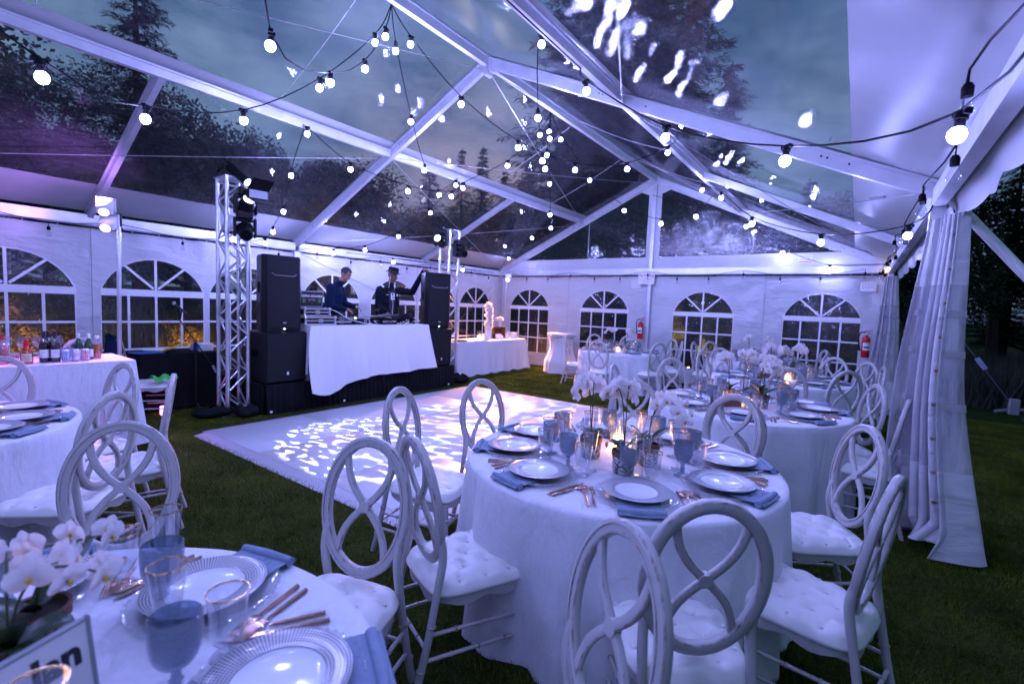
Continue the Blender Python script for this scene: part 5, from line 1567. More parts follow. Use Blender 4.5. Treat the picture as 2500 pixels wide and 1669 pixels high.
b_.grid(lambda u, v: (TBX1 + .012 - (TBX1 - TBX0) * u * 1.0, TBY0 - .022 - v * (.04 + .03 * math.sin(u * 14)), TBZ - .002 - v * (.72 + .05 * math.sin(u * 5))), 24, 10)
b_.grid(lambda u, v: (TBX1 + .012 - (TBX1 - TBX0) * u * 1.0, TBY1 + .022 + v * (.06 + .03 * math.sin(u * 14)), TBZ - .002 - v * (.76 + .05 * math.sin(u * 5))), 24, 10)
tag(b_.build('stage_tablecloth', 'linen_fine', None, 70), 'white cloth swooping over the front of the stage table', 'tablecloth')
TT = TBZ + .002
def flight_case(x, y, z, dx, dy, dz, label):
    root = thing('flight_case', label, 'case', (x, y, z), 0, 'silver edged flight cases')
    b_ = MB(); b_.bbox((0, 0, dz / 2), (dx, dy, dz), .006); b_.build('shell', 'black_plastic', root)
    b_ = MB()
    for sz in (.012, dz - .012):
        for s_ in (-1, 1):
            b_.box((s_ * dx / 2, 0, sz), (.012, dy + .01, .026)); b_.box((0, s_ * dy / 2, sz), (dx, .012, .026))
    b_.box((dx / 2 + .001, 0, dz * .52), (.008, dy, .02))
    for sx in (-1, 1):
        for sy in (-1, 1): b_.box((sx * dx / 2, sy * dy / 2, dz / 2), (.022, .022, dz))
    b_.build('edging', 'bright_aluminium', root)
    for sy in (-1, 1):
        b_ = MB(); b_.sphere((dx / 2, sy * dy / 2, dz - .012), .026, 10, 6); b_.sphere((dx / 2, sy * dy / 2, .02), .026, 10, 6); b_.build('ball_corner', 'bright_aluminium', root)
    b_ = MB(); b_.bbox((dx / 2 + .008, 0, dz * .52), (.012, .075, .055), .004); b_.build('latch', 'bright_aluminium', root)
    return root
flight_case(-6.93, 4.25, TT, .42, .50, .13, 'lower silver edged flight case under the laptop')
flight_case(-6.95, 4.22, TT + .131, .38, .42, .13, 'upper silver edged flight case under the laptop')
root = thing('laptop', 'black laptop with white lettering on its lid on the flight cases', 'laptop', (-6.93, 4.20, TT + .262), R(-4))
b_ = MB(); b_.bbox((-.10, 0, .009), (.25, .36, .018), .004); b_.build('keyboard_base', 'grey_paint', root)
lid = MB(); lid.M = Matrix.Translation((.03, 0, .018)) @ Matrix.Rotation(R(10), 4, 'Y'); lid.bbox((0, 0, .122), (.010, .365, .244), .004); lid = lid.build('lid', 'grey_paint', root)
ML = Matrix.Translation((.03, 0, .018)) @ Matrix.Rotation(R(10), 4, 'Y')
b_ = MB(); b_.M = ML; b_.box((.0056, 0, .122), (.001, .345, .222)); b_.build('sticker', 'ink_black', lid)
def on_lid(txt, size, m, y, z, bold=0.0):
    me = text_mesh(txt, size, bold=bold, extrude=.0004); me.materials.clear(); me.materials.append(MATS[m])
    o = link('lettering', me, lid); o.matrix_local = ML @ Matrix.Translation((.0066, y, z)) @ Matrix.Rotation(R(90), 4, 'Z') @ Matrix.Rotation(R(90), 4, 'X')
on_lid('CIPHA SOUNDS', .047, 'ink_white', 0, .165, .0012)
for sy in (-1, 1):
    b_ = MB(); b_.M = ML
    for k in range(3):
        yy = sy * .125 + (k - 1) * .016
        b_.prism([(-.003, -.0004), (.003, -.0004), (.001, .0004), (-.001, .0004)], (.0066, yy + .004, .125), (.0066, yy - .002, .070 - (.012 if k == 1 else 0)), up=(1, 0, 0))
    b_.build('claw_mark', 'ink_green', lid)
b_ = MB(); b_.M = ML
for k in range(7):
    a = -1.0 + k * .33; b_.box((.0066, math.sin(a) * .055, .085 + .028 * math.cos(a)), (.0008, .020, .010))
b_.build('emblem', 'ink_grey', lid)
b_ = MB(); b_.M = ML; b_.box((.0066, 0, .112), (.0008, .045, .010)); b_.box((.0066, .01, .075), (.0008, .02, .008)); b_.build('emblem', 'ink_red', lid)
# mixer, turntable, second laptop, cups, cables
root = thing('audio_mixer', 'black audio mixer with knobs on the stage table', 'mixer', (-6.92, 5.02, TT))
b_ = MB(); b_.bbox((0, 0, .05), (.36, .30, .10), .008); b_.build('body', 'black_plastic', root)
b_ = MB()
for i in range(5):
    for j in range(4): b_.tube([(-.14 + i * .07, -.10 + j * .066, .10), (-.14 + i * .07, -.10 + j * .066, .118)], .011, 8)
b_.build('knob', 'grey_paint', root)
b_ = MB(); b_.sphere((.17, -.12, .11), .014, 8, 6); b_.build('lamp', 'fixture_white', root)
for k, (x, y, lab) in enumerate(((-6.90, 4.66, 'black turntable next to the flight cases on the stage'), (-6.92, 5.62, 'black turntable under the open silver laptop'))):
    root = thing('turntable', lab, 'turntable', (x, y, TT), 0, 'turntables on the stage table')
    b_ = MB(); b_.bbox((0, 0, .045), (.34, .36, .09), .008); b_.build('plinth', 'black_plastic', root)
    b_ = MB(); b_.lathe([(0, .092), (.14, .092), (.145, .097), (.14, .102), (0, .102)], 28); b_.build('platter', 'ink_black', root)
    b_ = MB(); b_.tube([(-.12, .14, .11), (.02, .15, .115), (.10, .10, .108)], .006, 6); b_.build('tone_arm', 'bright_aluminium', root)
    b_ = MB(); b_.box((.172, 0, .05), (.004, .30, .03)); b_.build('front_strip', 'bright_aluminium', root)
root = thing('silver_laptop', 'open silver laptop on a stand in front of the man in the hat', 'laptop', (-7.0, 5.52, TT + .12), R(8))
b_ = MB(); b_.bbox((0, 0, .012), (.26, .40, .018), .004); b_.build('keyboard_base', 'bright_aluminium', root)
b_ = MB(); b_.M = Matrix.Translation((.13, 0, .02)) @ Matrix.Rotation(R(80), 4, 'Y'); b_.bbox((0, 0, .11), (.008, .40, .22), .003); b_.build('lid', 'bright_aluminium', root)
b_ = MB()
for sy in (-.17, .17): b_.tube([(-.05, sy, 0), (.0, sy, -.06), (.06, sy, -.118)], .008, 6)
b_.build('stand', 'bright_aluminium', root)
root = thing('headphones', 'black headphones lying on the silver laptop', 'headphones', (-7.05, 5.62, TT + .165), R(30))
b_ = MB(); b_.tube([(0, .08 * math.cos(t), .02 + .09 * math.sin(t)) for t in [math.pi * i / 10 for i in range(11)]], .009, 8); b_.build('band', 'black_plastic', root)
for s_ in (-1, 1):
    b_ = MB(); b_.tube([(0, s_ * .065, .025), (0, s_ * .095, .025)], [.036, .04], 12); b_.build('ear_cup', 'black_rubber', root)
for k, (x, y) in enumerate(((-6.66, 4.58), (-6.68, 5.05), (-6.66, 5.95))):
    b_ = MB(); b_.lathe([(0, .003), (.026, .003), (.036, .095), (.0345, .095), (.025, .006), (0, .006)], 16); o = b_.build('plastic_cup', 'clear_glass', None, 60); o.location = (x, y, TT)
    tag(o, ['clear plastic cup beside the flight cases on the stage', 'clear plastic cup in front of the mixer on the stage', 'clear plastic cup by the tangled leads on the stage'][k], 'cup', 'cups on the stage table')
for k in range(6):
    rr = random.Random(50 + k)
    p = Vector((-6.7 + rr.uniform(-.1, .03), 5.2 + .16 * k, TT + .012)); pts = [p]
    for i in range(7): pts.append(Vector((max(-7.1, min(-6.62, pts[-1].x + rr.uniform(-.1, .1))), pts[-1].y + rr.uniform(-.09, .12), TT + .006 + rr.uniform(0, .06) * (1 if i < 6 else 0))))
    b_ = MB(); b_.tube(smooth_path(pts, 4), .005, 6)
    tag(b_.build('audio_cable', 'white_plastic' if k in (1, 4) else 'black_rubber'), ('white' if k in (1, 4) else 'black') + ' audio lead tangled on the stage table', 'cable', 'white audio leads' if k in (1, 4) else 'black audio leads')
b_ = MB(); b_.tube(smooth_path([(-6.80, 4.36, TT + .27), (-6.70, 4.5, TT + .22), (-6.66, 4.72, TT + .10), (-6.64, 5.0, TT + .03), (-6.63, 5.2, TT + .01)], 5), .005, 6)
tag(b_.build('power_lead', 'white_plastic'), 'white power lead looping down from the upper flight case', 'cable')
# soft black bag at the far end of the table
root = thing('equipment_bag', 'black cloth bag slumped at the speaker end of the stage table', 'bag', (-6.95, 6.10, TT), R(8))
b_ = MB()
def bag(u, v):
    a = 2 * math.pi * u; r_ = math.sin(math.pi * min(max(v, .02), .98)) ** .5
    return (.19 * r_ * math.cos(a) * (1 + .08 * math.sin(3 * a)), .27 * r_ * math.sin(a) * (1 + .06 * math.sin(2 * a + 1)), .005 + .20 * v * (1 + .14 * math.sin(a * 3 + 4 * v)) * (1 - .2 * v))
b_.grid(bag, 28, 12, closeu=True); b_.build('body', 'black_cloth', root, 70)
b_ = MB(); b_.tube(smooth_path([(.12, -.18, .12), (.18, -.06, .22), (.18, .08, .22), (.12, .18, .12)], 5), .012, 6); b_.build('strap', 'black_rubber', root)
b_ = MB(); b_.box((.17, .12, .10), (.01, .10, .04), None, Matrix.Rotation(R(20), 3, 'X')); b_.build('plastic_wrap', 'bright_aluminium', root)
# sand bags and bags round the truss feet
def lump(name, label, cat, x, y, sx, sy, sz, m, seed, group=None):
    rr = random.Random(seed); ph = [rr.uniform(0, 6) for _ in range(4)]
    b_ = MB()
    def fn(u, v):
        a = 2 * math.pi * u; r_ = math.sin(math.pi * min(max(v, .015), .985)) ** .45
        w_ = 1 + .10 * math.sin(3 * a + ph[0]) + .07 * math.sin(5 * a + ph[1] + v * 4)
        return (sx * r_ * w_ * math.cos(a), sy * r_ * w_ * math.sin(a), .004 + sz * v * (1 + .15 * math.sin(2 * a + ph[2])))
    b_.grid(fn, 24, 10, closeu=True)
    o = b_.build(name, m, None, 70); o.location = (x, y, 0); o.rotation_euler = (0, 0, ph[3])
    return tag(o, label, cat, group)
lump('sand_bag', 'black sand bag slumped at the truss foot by the microphone', 'bag', -6.92, 2.82, .26, .16, .14, 'black_cloth', 1)
lump('sand_bag', 'black sand bag tucked between truss and stage skirt', 'bag', -6.66, 3.10, .17, .13, .16, 'black_cloth', 2)
lump('sand_bag', 'black bag on the grass by the dessert end of the stage', 'bag', -6.6, 7.36, .22, .14, .2, 'black_cloth', 3)

# ------------------------------------------------------------------ people
def person(name, label, limbs, mats, voxel=.011):
    """limbs: (p0, r0, p1, r1, material) tapered capsules and (c, (rx,ry,rz), rot, material) ellipsoids, fused into one skin"""
    b_ = MB(); prim = []
    for L in limbs:
        if len(L) == 5:
            p0, r0, p1, r1, mi = L; p0, p1 = Vector(p0), Vector(p1)
            n_ = 7
            d = (p1 - p0); ln_ = d.length; d = d.normalized()
            pts = [p0 - d * r0 * .98, p0 - d * r0 * .7] + [p0.lerp(p1, i / n_) for i in range(n_ + 1)] + [p1 + d * r1 * .7, p1 + d * r1 * .98]
            rs = [r0 * .15, r0 * .71] + [r0 + (r1 - r0) * i / n_ for i in range(n_ + 1)] + [r1 * .71, r1 * .15]
            b_.tube(pts, rs, 14); prim.append(('c', p0, p1, r0, r1, mi))
        else:
            c, rad, rot, mi = L
            b_.M = Matrix.Translation(c) @ rot.to_4x4(); b_.sphere((0, 0, 0), rad, 18, 12); b_.M = None
            prim.append(('e', Vector(c), rad, rot.inverted(), mi))
    me = b_.mesh('tmp', mats[0])
    o = link('tmp', me)
    md = o.modifiers.new('fuse', 'REMESH'); md.mode = 'VOXEL'; md.voxel_size = voxel
    ms = o.modifiers.new('relax', 'SMOOTH'); ms.factor = .5; ms.iterations = 4
    dg = bpy.context.evaluated_depsgraph_get()
    me2 = bpy.data.meshes.new_from_object(o.evaluated_get(dg)); bpy.data.objects.remove(o)
    me2.materials.clear()
    for m_ in mats: me2.materials.append(MATS[m_])
    def sd_(p, q):
        if q[0] == 'c':
            _, a, c, r0, r1, mi = q; d = c - a; t = max(0, min(1, (p - a).dot(d) / d.length_squared)); return (p - (a + d * t)).length - (r0 + (r1 - r0) * t)
        _, c, rad, rot, mi = q; l_ = rot @ (p - c); k = math.sqrt((l_.x / rad[0]) ** 2 + (l_.y / rad[1]) ** 2 + (l_.z / rad[2]) ** 2); return (k - 1) * min(rad)
    mi = []
    for f in me2.polygons:
        p = f.center; best = min(prim, key=lambda q: sd_(p, q)); mi.append(best[-1])
    me2.polygons.foreach_set('material_index', mi)
    me2.polygons.foreach_set('use_smooth', [True] * len(mi)); me2.update()
    o = link(name, me2); tag(o, label, 'person')
    return o
def hand(w, d, side, up, mi, curl=.5, s_=1.0):
    """w wrist, d pointing direction, side toward the thumb, up back of the hand"""
    w, d, side, up = Vector(w), Vector(d).normalized(), Vector(side).normalized(), Vector(up).normalized()
    out = [(w, .026 * s_, w + d * .055 * s_ + side * .012, .030 * s_, mi), (w + d * .02, .026 * s_, w + d * .07 * s_ - side * .018, .024 * s_, mi)]
    for k, (o_, L) in enumerate(((.028, .072), (.010, .080), (-.010, .075), (-.028, .060))):
        a = w + d * .078 * s_ + side * o_ * s_; c = a + (d * math.cos(curl * .6) - up * math.sin(curl * .6)) * L * .5 * s_; e = c + (d * math.cos(curl * 1.6) - up * math.sin(curl * 1.6)) * L * .5 * s_
        out += [(a, .0098, c, .009, mi), (c, .009, e, .0078, mi)]
    a = w + d * .025 * s_ + side * .030 * s_; c = a + (d * .6 + side * .8).normalized() * .035 * s_; e = c + (d * .9 + side * .25 - up * .3).normalized() * .032 * s_
    out += [(a, .013, c, .011, mi), (c, .011, e, .009, mi)]
    return out
def head(c, fwd, tilt, mi, s_=1.0):
    """skull, jaw, nose, brow, ears; returns limbs and the head matrix (local +X is the face)"""
    yaw_ = math.atan2(fwd[1], fwd[0])
    Mh = Matrix.Rotation(yaw_, 3, 'Z') @ Matrix.Rotation(tilt, 3, 'Y')
    P = lambda x, y, z: Vector(c) + Mh @ Vector((x, y, z)) * s_
    I = Mh
    L = [(P(-.012, 0, .035), (.098 * s_, .078 * s_, .098 * s_), I, mi), (P(.022, 0, -.045), (.072 * s_, .062 * s_, .080 * s_), I, mi), (P(.052, 0, -.095), (.034 * s_, .036 * s_, .024 * s_), I, mi),
         (P(.088, 0, .012), .009, P(.106, 0, -.022), .015, mi), (P(.076, -.034, .030), .014, P(.076, .034, .030), .014, mi), (P(.086, -.018, -.060), .010, P(.086, .018, -.060), .010, mi),
         (P(.062, .046, -.012), .018, P(.062, .050, -.02), .016, mi), (P(.062, -.046, -.012), .018, P(.062, -.050, -.02), .016, mi),
         (P(-.008, .080, .015), (.018, .009, .030), I, mi), (P(-.008, -.080, .015), (.018, .009, .030), I, mi)]
    return L, Matrix.Translation(c) @ Mh.to_4x4() @ Matrix.Scale(s_, 4)
Rm = Matrix.Identity(3)
def torso(pel, chest, neck, yaw_, mi_top, mi_leg, sh=.19, depth=.115):
    Rz = Matrix.Rotation(yaw_, 3, 'Z')
    return [(pel, (.15, .19, .14), Rz, mi_leg), (Vector(pel).lerp(Vector(chest), .3), (.155, .20, .17), Rz, mi_top), (Vector(pel).lerp(Vector(chest), .7), (.155, .215, .18), Rz, mi_top), (chest, (.135, .20, .16), Rz, mi_top), (Vector(chest) + Vector((0, 0, .13)), (.085, .18, .065), Rz, mi_top)]
# man in the navy sweater, bent over the mixer
fy = math.atan2(.55, .84)
pel, chest, neck = Vector((-7.86, 5.16, 1.36)), Vector((-7.78, 5.21, 1.74)), Vector((-7.70, 5.27, 1.97))
side = Vector((-math.sin(fy), math.cos(fy), 0))     # his left
fw = Vector((math.cos(fy), math.sin(fy), 0))
limbs = torso(pel, chest, neck, fy, 1, 2)
limbs += [(Vector(chest) + Vector((0, 0, .14)), .070, neck, .058, 1), (neck - fw * .01, .052, neck + fw * .05 + Vector((0, 0, .07)), .050, 0)]
hl, HM1 = head(neck + fw * .085 + Vector((0, 0, .135)), (fw.x, fw.y), R(34), 0)
limbs += hl
shR, shL = chest - side * .20 + Vector((0, 0, .12)), chest + side * .20 + Vector((0, 0, .12))
elR = shR + Vector((-.01, -.05, -.32)) + fw * .04; haR = elR + fw * .24 + side * .10 + Vector((0, 0, -.06))
elL = shL + fw * .08 + side * .05 + Vector((0, 0, -.29)); haL = elL + fw * .23 - side * .08 + Vector((0, 0, -.04))
for a, e, h_ in ((shR, elR, haR), (shL, elL, haL)):
    limbs += [(a, .080, e, .064, 1), (e, .064, h_, .043, 1)]
limbs += hand(haR, fw * .9 + side * .25 - Vector((0, 0, .25)), side, (0, 0, 1), 0, .7) + hand(haL, fw * .9 - side * .2 - Vector((0, 0, .3)), -side, (0, 0, 1), 0, .7)
for s_ in (-1, 1):
    hp = pel + side * .095 * s_ - Vector((0, 0, .04)); kn = Vector((hp.x + .03, hp.y, SZ + .48)); an = Vector((hp.x - .01, hp.y, SZ + .09))
    limbs += [(hp, .098, kn, .066, 2), (kn, .064, an, .046, 2), (an - Vector((0, 0, .045)), .042, an + fw * .17 - Vector((0, 0, .055)), .032, 3)]
p1 = person('person', 'man in a navy sweater looking down at the stage mixer', limbs, ['skin_light', 'navy_knit', 'dark_trousers', 'black_rubber'])
def hair_cap(Mh, parent, zmin=.045, grow=1.0, fade=.0):
    b_ = MB(); b_.M = Mh
    def fn(u, v):
        a = 2 * math.pi * u; el = R(90) - R(100) * v
        front = math.cos(a)
        el2 = el if front < .35 else max(el, R(30) + R(6) * math.sin(a) ** 2)
        return (-.012 + .106 * grow * math.cos(el2) * math.cos(a), .086 * grow * math.cos(el2) * math.sin(a), .035 + .106 * grow * math.sin(el2))
    b_.grid(fn, 30, 12, closeu=True)
    return b_.build('hair', 'hair', parent, 180)
def eyes(Mh, parent, skin_m):
    for s_ in (-1, 1):
        b_ = MB(); b_.M = Mh; b_.sphere((.077, s_ * .031, .012), (.008, .013, .006), 8, 6); b_.build('eye', 'ink_black', parent)
        b_ = MB(); b_.M = Mh; b_.tube([(.083, s_ * .016, .040), (.086, s_ * .032, .044), (.074, s_ * .050, .038)], .0045, 5); b_.build('eyebrow', 'hair', parent)
    b_ = MB(); b_.M = Mh; b_.tube([(.086, -.022, -.062), (.094, 0, -.060), (.086, .022, -.062)], .003, 5); b_.build('mouth', 'ink_red', parent)
hair_cap(HM1, p1); eyes(HM1, p1, 0)
b_ = MB(); b_.M = Matrix.Translation(neck + Vector((0, 0, .005))) @ Matrix.Rotation(fy, 4, 'Z') @ Matrix.Rotation(R(25), 4, 'Y')
b_.tube([(.062 * math.cos(t), .066 * math.sin(t), 0) for t in [2 * math.pi * i / 20 for i in range(20)]], .010, 6, closed=True); b_.build('collar', 'navy_knit', p1)
# man in the hat, one hand resting on the speaker
fy = math.atan2(-.30, .95)
pel, chest, neck = Vector((-7.68, 6.36, 1.36)), Vector((-7.67, 6.37, 1.75)), Vector((-7.65, 6.38, 2.00))
side = Vector((-math.sin(fy), math.cos(fy), 0)); fw = Vector((math.cos(fy), math.sin(fy), 0))
limbs = torso(pel, chest, neck, fy, 1, 2)
limbs += [(Vector(chest) + Vector((0, 0, .14)), .070, neck, .060, 1), (neck, .054, neck + fw * .02 + Vector((0, 0, .08)), .052, 0)]
hf = Vector((.93, .36, 0))
hl, HM2 = head(neck + Vector((.04, .01, .155)), (hf.x, hf.y), R(14), 0)
limbs += hl
shR, shL = chest - side * .205 + Vector((0, 0, .12)), chest + side * .205 + Vector((0, 0, .12))
elR = shR + Vector((.0, -.03, -.31)); haR = elR + fw * .20 + side * .10 + Vector((0, 0, -.13))
elL = shL + Vector((.20, .17, -.02)); haL = Vector((-7.10, 6.74, 2.27))
for a, e, h_ in ((shR, elR, haR), (shL, elL, haL)):
    limbs += [(a, .084, e, .068, 1), (e, .068, h_, .048, 1)]
limbs += hand(haR, fw * .8 - Vector((0, 0, .5)), side, (0, 0, 1), 0, .6) + hand(haL, Vector((.75, .15, .22)), Vector((.2, -.9, 0)), (0, 0, 1), 0, .9, 1.1)
for s_ in (-1, 1):
    hp = pel + side * .10 * s_ - Vector((0, 0, .04)); kn = Vector((hp.x + .03, hp.y, SZ + .48)); an = Vector((hp.x - .01, hp.y, SZ + .09))
    limbs += [(hp, .100, kn, .068, 2), (kn, .066, an, .048, 2), (an - Vector((0, 0, .045)), .042, an + fw * .17 - Vector((0, 0, .055)), .032, 3)]
p2 = person('person', 'man in a dark jacket and brimmed hat with one hand on the speaker', limbs, ['skin_dark', 'dark_jacket', 'dark_trousers', 'black_rubber'])
eyes(HM2, p2, 0)
b_ = MB(); b_.M = HM2
b_.lathe([(.150, .070), (.152, .074), (.150, .077), (.108, .085), (.106, .10), (.100, .165), (.085, .180), (.05, .172), (0, .168)], 28, c=(-.012, 0, 0)); b_.build('hat', 'black_cloth', p2, 50)
b_ = MB(); b_.M = HM2; b_.lathe([(.1075, .084), (.1085, .10), (.1065, .104)], 28, c=(-.012, 0, 0)); b_.build('hat_band', 'ink_black', p2)
# jacket front: dark shirt with a print, lapels, white marks, earphone lead
Mc = Matrix.Translation(chest) @ Matrix.Rotation(fy, 4, 'Z')
b_ = MB(); b_.M = Mc; b_.grid(lambda u, v: (.132 + .028 * math.cos((u - .5) * 2.2) - .02 * abs(v - .5), (u - .5) * .13, .12 - .44 * v), 8, 10); b_.build('shirt', 'ink_black', p2, 180)
b_ = MB(); b_.M = Mc; b_.box((.164, 0, .0), (.002, .075, .13)); b_.build('shirt_print', 'ink_white', p2)
b_ = MB(); b_.M = Mc; b_.sphere((.166, 0, .035), (.002, .022, .022), 10, 6); b_.box((.166, 0, -.02), (.002, .04, .03)); b_.build('shirt_print', 'ink_black', p2)
b_ = MB(); b_.M = Mc; b_.box((.142, -.10, .03), (.003, .05, .008)); b_.sphere((.140, .105, .03), (.003, .016, .022), 8, 6); b_.build('jacket_mark', 'ink_white', p2)
for s_ in (-1, 1):
    b_ = MB(); b_.M = Mc; b_.add([(.11, s_ * .07, .18), (.155, s_ * .035, .10), (.155, s_ * .09, .09), (.11, s_ * .12, .16)], [(0, 1, 2, 3)]); b_.build('lapel', 'dark_jacket', p2, 0)
b_ = MB(); hp_ = HM2 @ Vector((0, -.085, .0)); b_.tube(smooth_path([hp_, Mc @ Vector((.10, -.06, .12)), Mc @ Vector((.172, -.02, .0)), Mc @ Vector((.178, .0, -.18)), Mc @ Vector((.21, -.02, -.33)), (-7.1, 6.05, TT + .06)], 6), .004, 5); b_.build('earphone_lead', 'ink_white', p2)
b_ = MB(); hp_ = HM2 @ Vector((0.01, .085, .0)); b_.tube(smooth_path([hp_, Mc @ Vector((.10, .06, .12)), Mc @ Vector((.172, .0, .0))], 6), .004, 5); b_.build('earphone_lead', 'ink_white', p2)
# ------------------------------------------------------------------ draped rectangular tables
def draped(name, label, x0, x1, y0, y1, top, seed, m='linen', amp=.03, flare=.05, bot=.01):
    rr = random.Random(seed); ph = [rr.uniform(0, 6) for _ in range(4)]
    per = []
    c_ = .03
    def edge(a, b_, n_): return [(a[0] + (b_[0] - a[0]) * i / n_, a[1] + (b_[1] - a[1]) * i / n_) for i in range(n_)]
    nx, ny = max(6, int((x1 - x0) / .03)), max(6, int((y1 - y0) / .03))
    per = edge((x1, y0), (x1, y1), ny) + edge((x1, y1), (x0, y1), nx) + edge((x0, y1), (x0, y0), ny) + edge((x0, y0), (x1, y0), nx)
    n_ = len(per); cx, cy_ = (x0 + x1) / 2, (y0 + y1) / 2
    b_ = MB(); rows = 12; vs = []; fs = []
    L = 0
    for i, (x, y) in enumerate(per):
        L = i * .03
        nn = Vector((0, 0))
        if abs(x - x1) < 1e-6: nn.x += 1
        if abs(x - x0) < 1e-6: nn.x -= 1
        if abs(y - y1) < 1e-6: nn.y += 1
        if abs(y - y0) < 1e-6: nn.y -= 1
        corner = max(0, 1 - min(abs(x - x0), abs(x - x1), 9) / .18) * max(0, 1 - min(abs(y - y0), abs(y - y1)) / .18)
        if nn.length > 0: nn.normalize()
        for j in range(rows + 1):
            t = j / rows
            f = amp * t * (math.sin(L * 9 + ph[0] + 1.5 * math.sin(L * 2 + ph[1])) * .6 + .4 * math.sin(L * 21 + ph[2])) + flare * t ** 1.5 + corner * .09 * t
            z = top - .012 * min(1, t * 6) - (top - .012 - bot) * max(0, t - .04) / .96
            z += (.018 * (1 + math.sin(L * 13 + ph[3])) * (t > .95)) * (bot < .05)
            vs.append((x + nn.x * f, y + nn.y * f, z))
    for i in range(n_):
        k = (i + 1) % n_
        for j in range(rows): fs.append((i * (rows + 1) + j, k * (rows + 1) + j, k * (rows + 1) + j + 1, i * (rows + 1) + j + 1))
    b_.add(vs, fs)
    b_.f.append(tuple(i * (rows + 1) for i in range(n_))); b_.m.append(0)
    o = b_.build(name, m, None, 60)
    tag(o, label, 'tablecloth')
    t = thing(name.replace('cloth', 'table') if 'cloth' in name else name + '_table', 'folding table under the ' + label, 'table')
    q = MB(); q.box((cx, cy_, top - .03), (x1 - x0 - .03, y1 - y0 - .03, .03)); q.build('tabletop', 'wood_box', t)
    for x in (x0 + .1, x1 - .1):
        for y in (y0 + .12, y1 - .12):
            q = MB(); q.tube([(x, y, 0), (x, y, top - .045)], .017, 8); q.build('leg', 'grey_paint', t)
    return o
BZ = .93
draped('bar_cloth', 'long white cloth over the drinks bar', -6.92, -6.14, -1.2, 1.74, BZ, 4, 'linen', .018, .03)
draped('dessert_cloth', 'long white cloth over the dessert table in the corner', -7.90, -7.10, 7.80, 10.50, .80, 5, 'linen', .025, .06)
draped('work_cloth', 'black cloth over the technicians work table', -8.45, -7.75, 2.25, 3.20, .80, 6, 'black_cloth', .03, .03)
BZ += .002
# ------------------------------------------------------------------ bottles, cans and glasses on the bar
def bottle(name, label, x, y, prof, m, cap, capm, lab=None, labm='paper', liquid=None, texts=(), rz=0.0, cat='bottle', group=None, square=False):
    root = thing(name, label, cat, (x, y, BZ), rz, group)
    b_ = MB()
    rp = (lambda a, z: .14 * abs(math.sin(2 * a)) if z < lab[1] + .02 else 0) if square else None
    b_.lathe(prof, 24, ripple=rp); b_.build('glass', m, root, 50)
    if cap:
        b_ = MB(); b_.lathe(cap, 16); b_.build('cap', capm, root, 50)
    if liquid:
        b_ = MB(); b_.lathe(liquid[0], 20); b_.build('liquid', liquid[1], root, 50)
    if lab:
        z0, z1, r_, span = lab
        b_ = MB(); b_.grid(lambda u, v: (r_ * math.cos((u - .5) * span), r_ * math.sin((u - .5) * span), z0 + (z1 - z0) * v), 14, 2); lo = b_.build('label', labm, root, 180)
        for (txt, size, tm, z) in texts:
            me = text_mesh(txt, size, extrude=.0003); me.materials.clear(); me.materials.append(MATS[tm])
            o = link('lettering', me, lo)
            for v in me.vertices:          # wrap the print round the bottle
                a = v.co.x / r_; v.co = Vector(((r_ + .0008 + v.co.z) * math.cos(a), (r_ + .0008 + v.co.z) * math.sin(a), z + v.co.y))
    return root
FC = math.atan2(-.10, 1.0) - .05           # labels face the room
wine = [(0, .002), (.036, .002), (.038, .006), (.038, .15), (.034, .18), (.018, .225), (.0135, .245), (.0135, .29), (.0145, .292), (.0145, .30), (.012, .302), (0, .302)]
for k, (dx, dy) in enumerate(((0, 0), (.03, .075), (-.05, .04))):
    bottle('wine_bottle', ['dark wine bottle with white label standing foremost in its cluster on the bar', 'dark wine bottle with white label beside the green drink can', 'dark wine bottle standing behind two others on the bar'][k], -6.36 + dx, 1.08 + dy, wine, 'dark_wine', [(.0148, .235), (.0150, .302), (0, .3035)], 'ink_black', (.045, .125, .0385, 2.0), 'paper', None, (('Pinot', .016, 'ink_grey', .10),), FC, 'bottle', 'dark wine bottles on the bar')
bottle('bourbon_bottle', 'square bourbon bottle with dripping red wax neck on the bar', -6.33, .955, [(0, .002), (.041, .002), (.044, .008), (.044, .105), (.038, .125), (.018, .145), (.015, .16), (.015, .205), (0, .207)], 'amber_liquid', [(.030, .138), (.0205, .15), (.0180, .165), (.0185, .21), (.0185, .226), (.016, .229), (0, .229)], 'red_paint', (.020, .095, .0505, 1.5), 'gold_label', None, (("Maker's", .020, 'ink_black', .073), ('Mark', .020, 'ink_black', .052), ('WHISKY', .009, 'ink_black', .034)), FC, 'bottle', None, True)
bottle('pink_spirit_bottle', 'clear bottle of pink spirit with red cap on the bar', -6.36, .80, [(0, .002), (.042, .002), (.044, .007), (.044, .16), (.034, .19), (.016, .215), (.014, .25), (0, .252)], 'clear_glass', [(.0155, .232), (.016, .262), (0, .264)], 'red_paint', (.055, .10, .0446, 1.2), 'pot_rim', ([(0, .006), (.041, .006), (.041, .155), (.03, .17), (0, .17)], 'pink_liquid'), (), FC)
bottle('clear_spirit_bottle', 'clear spirit bottle at the far end of the bar row', -6.34, .64, [(0, .002), (.04, .002), (.042, .007), (.042, .17), (.03, .20), (.015, .22), (.0135, .27), (0, .272)], 'clear_glass', [(.0148, .25), (.0152, .28), (0, .282)], 'ink_white', (.05, .12, .0426, 1.4), 'gold_label', ([(0, .006), (.039, .006), (.039, .12), (0, .12)], 'pink_liquid'), (), FC)
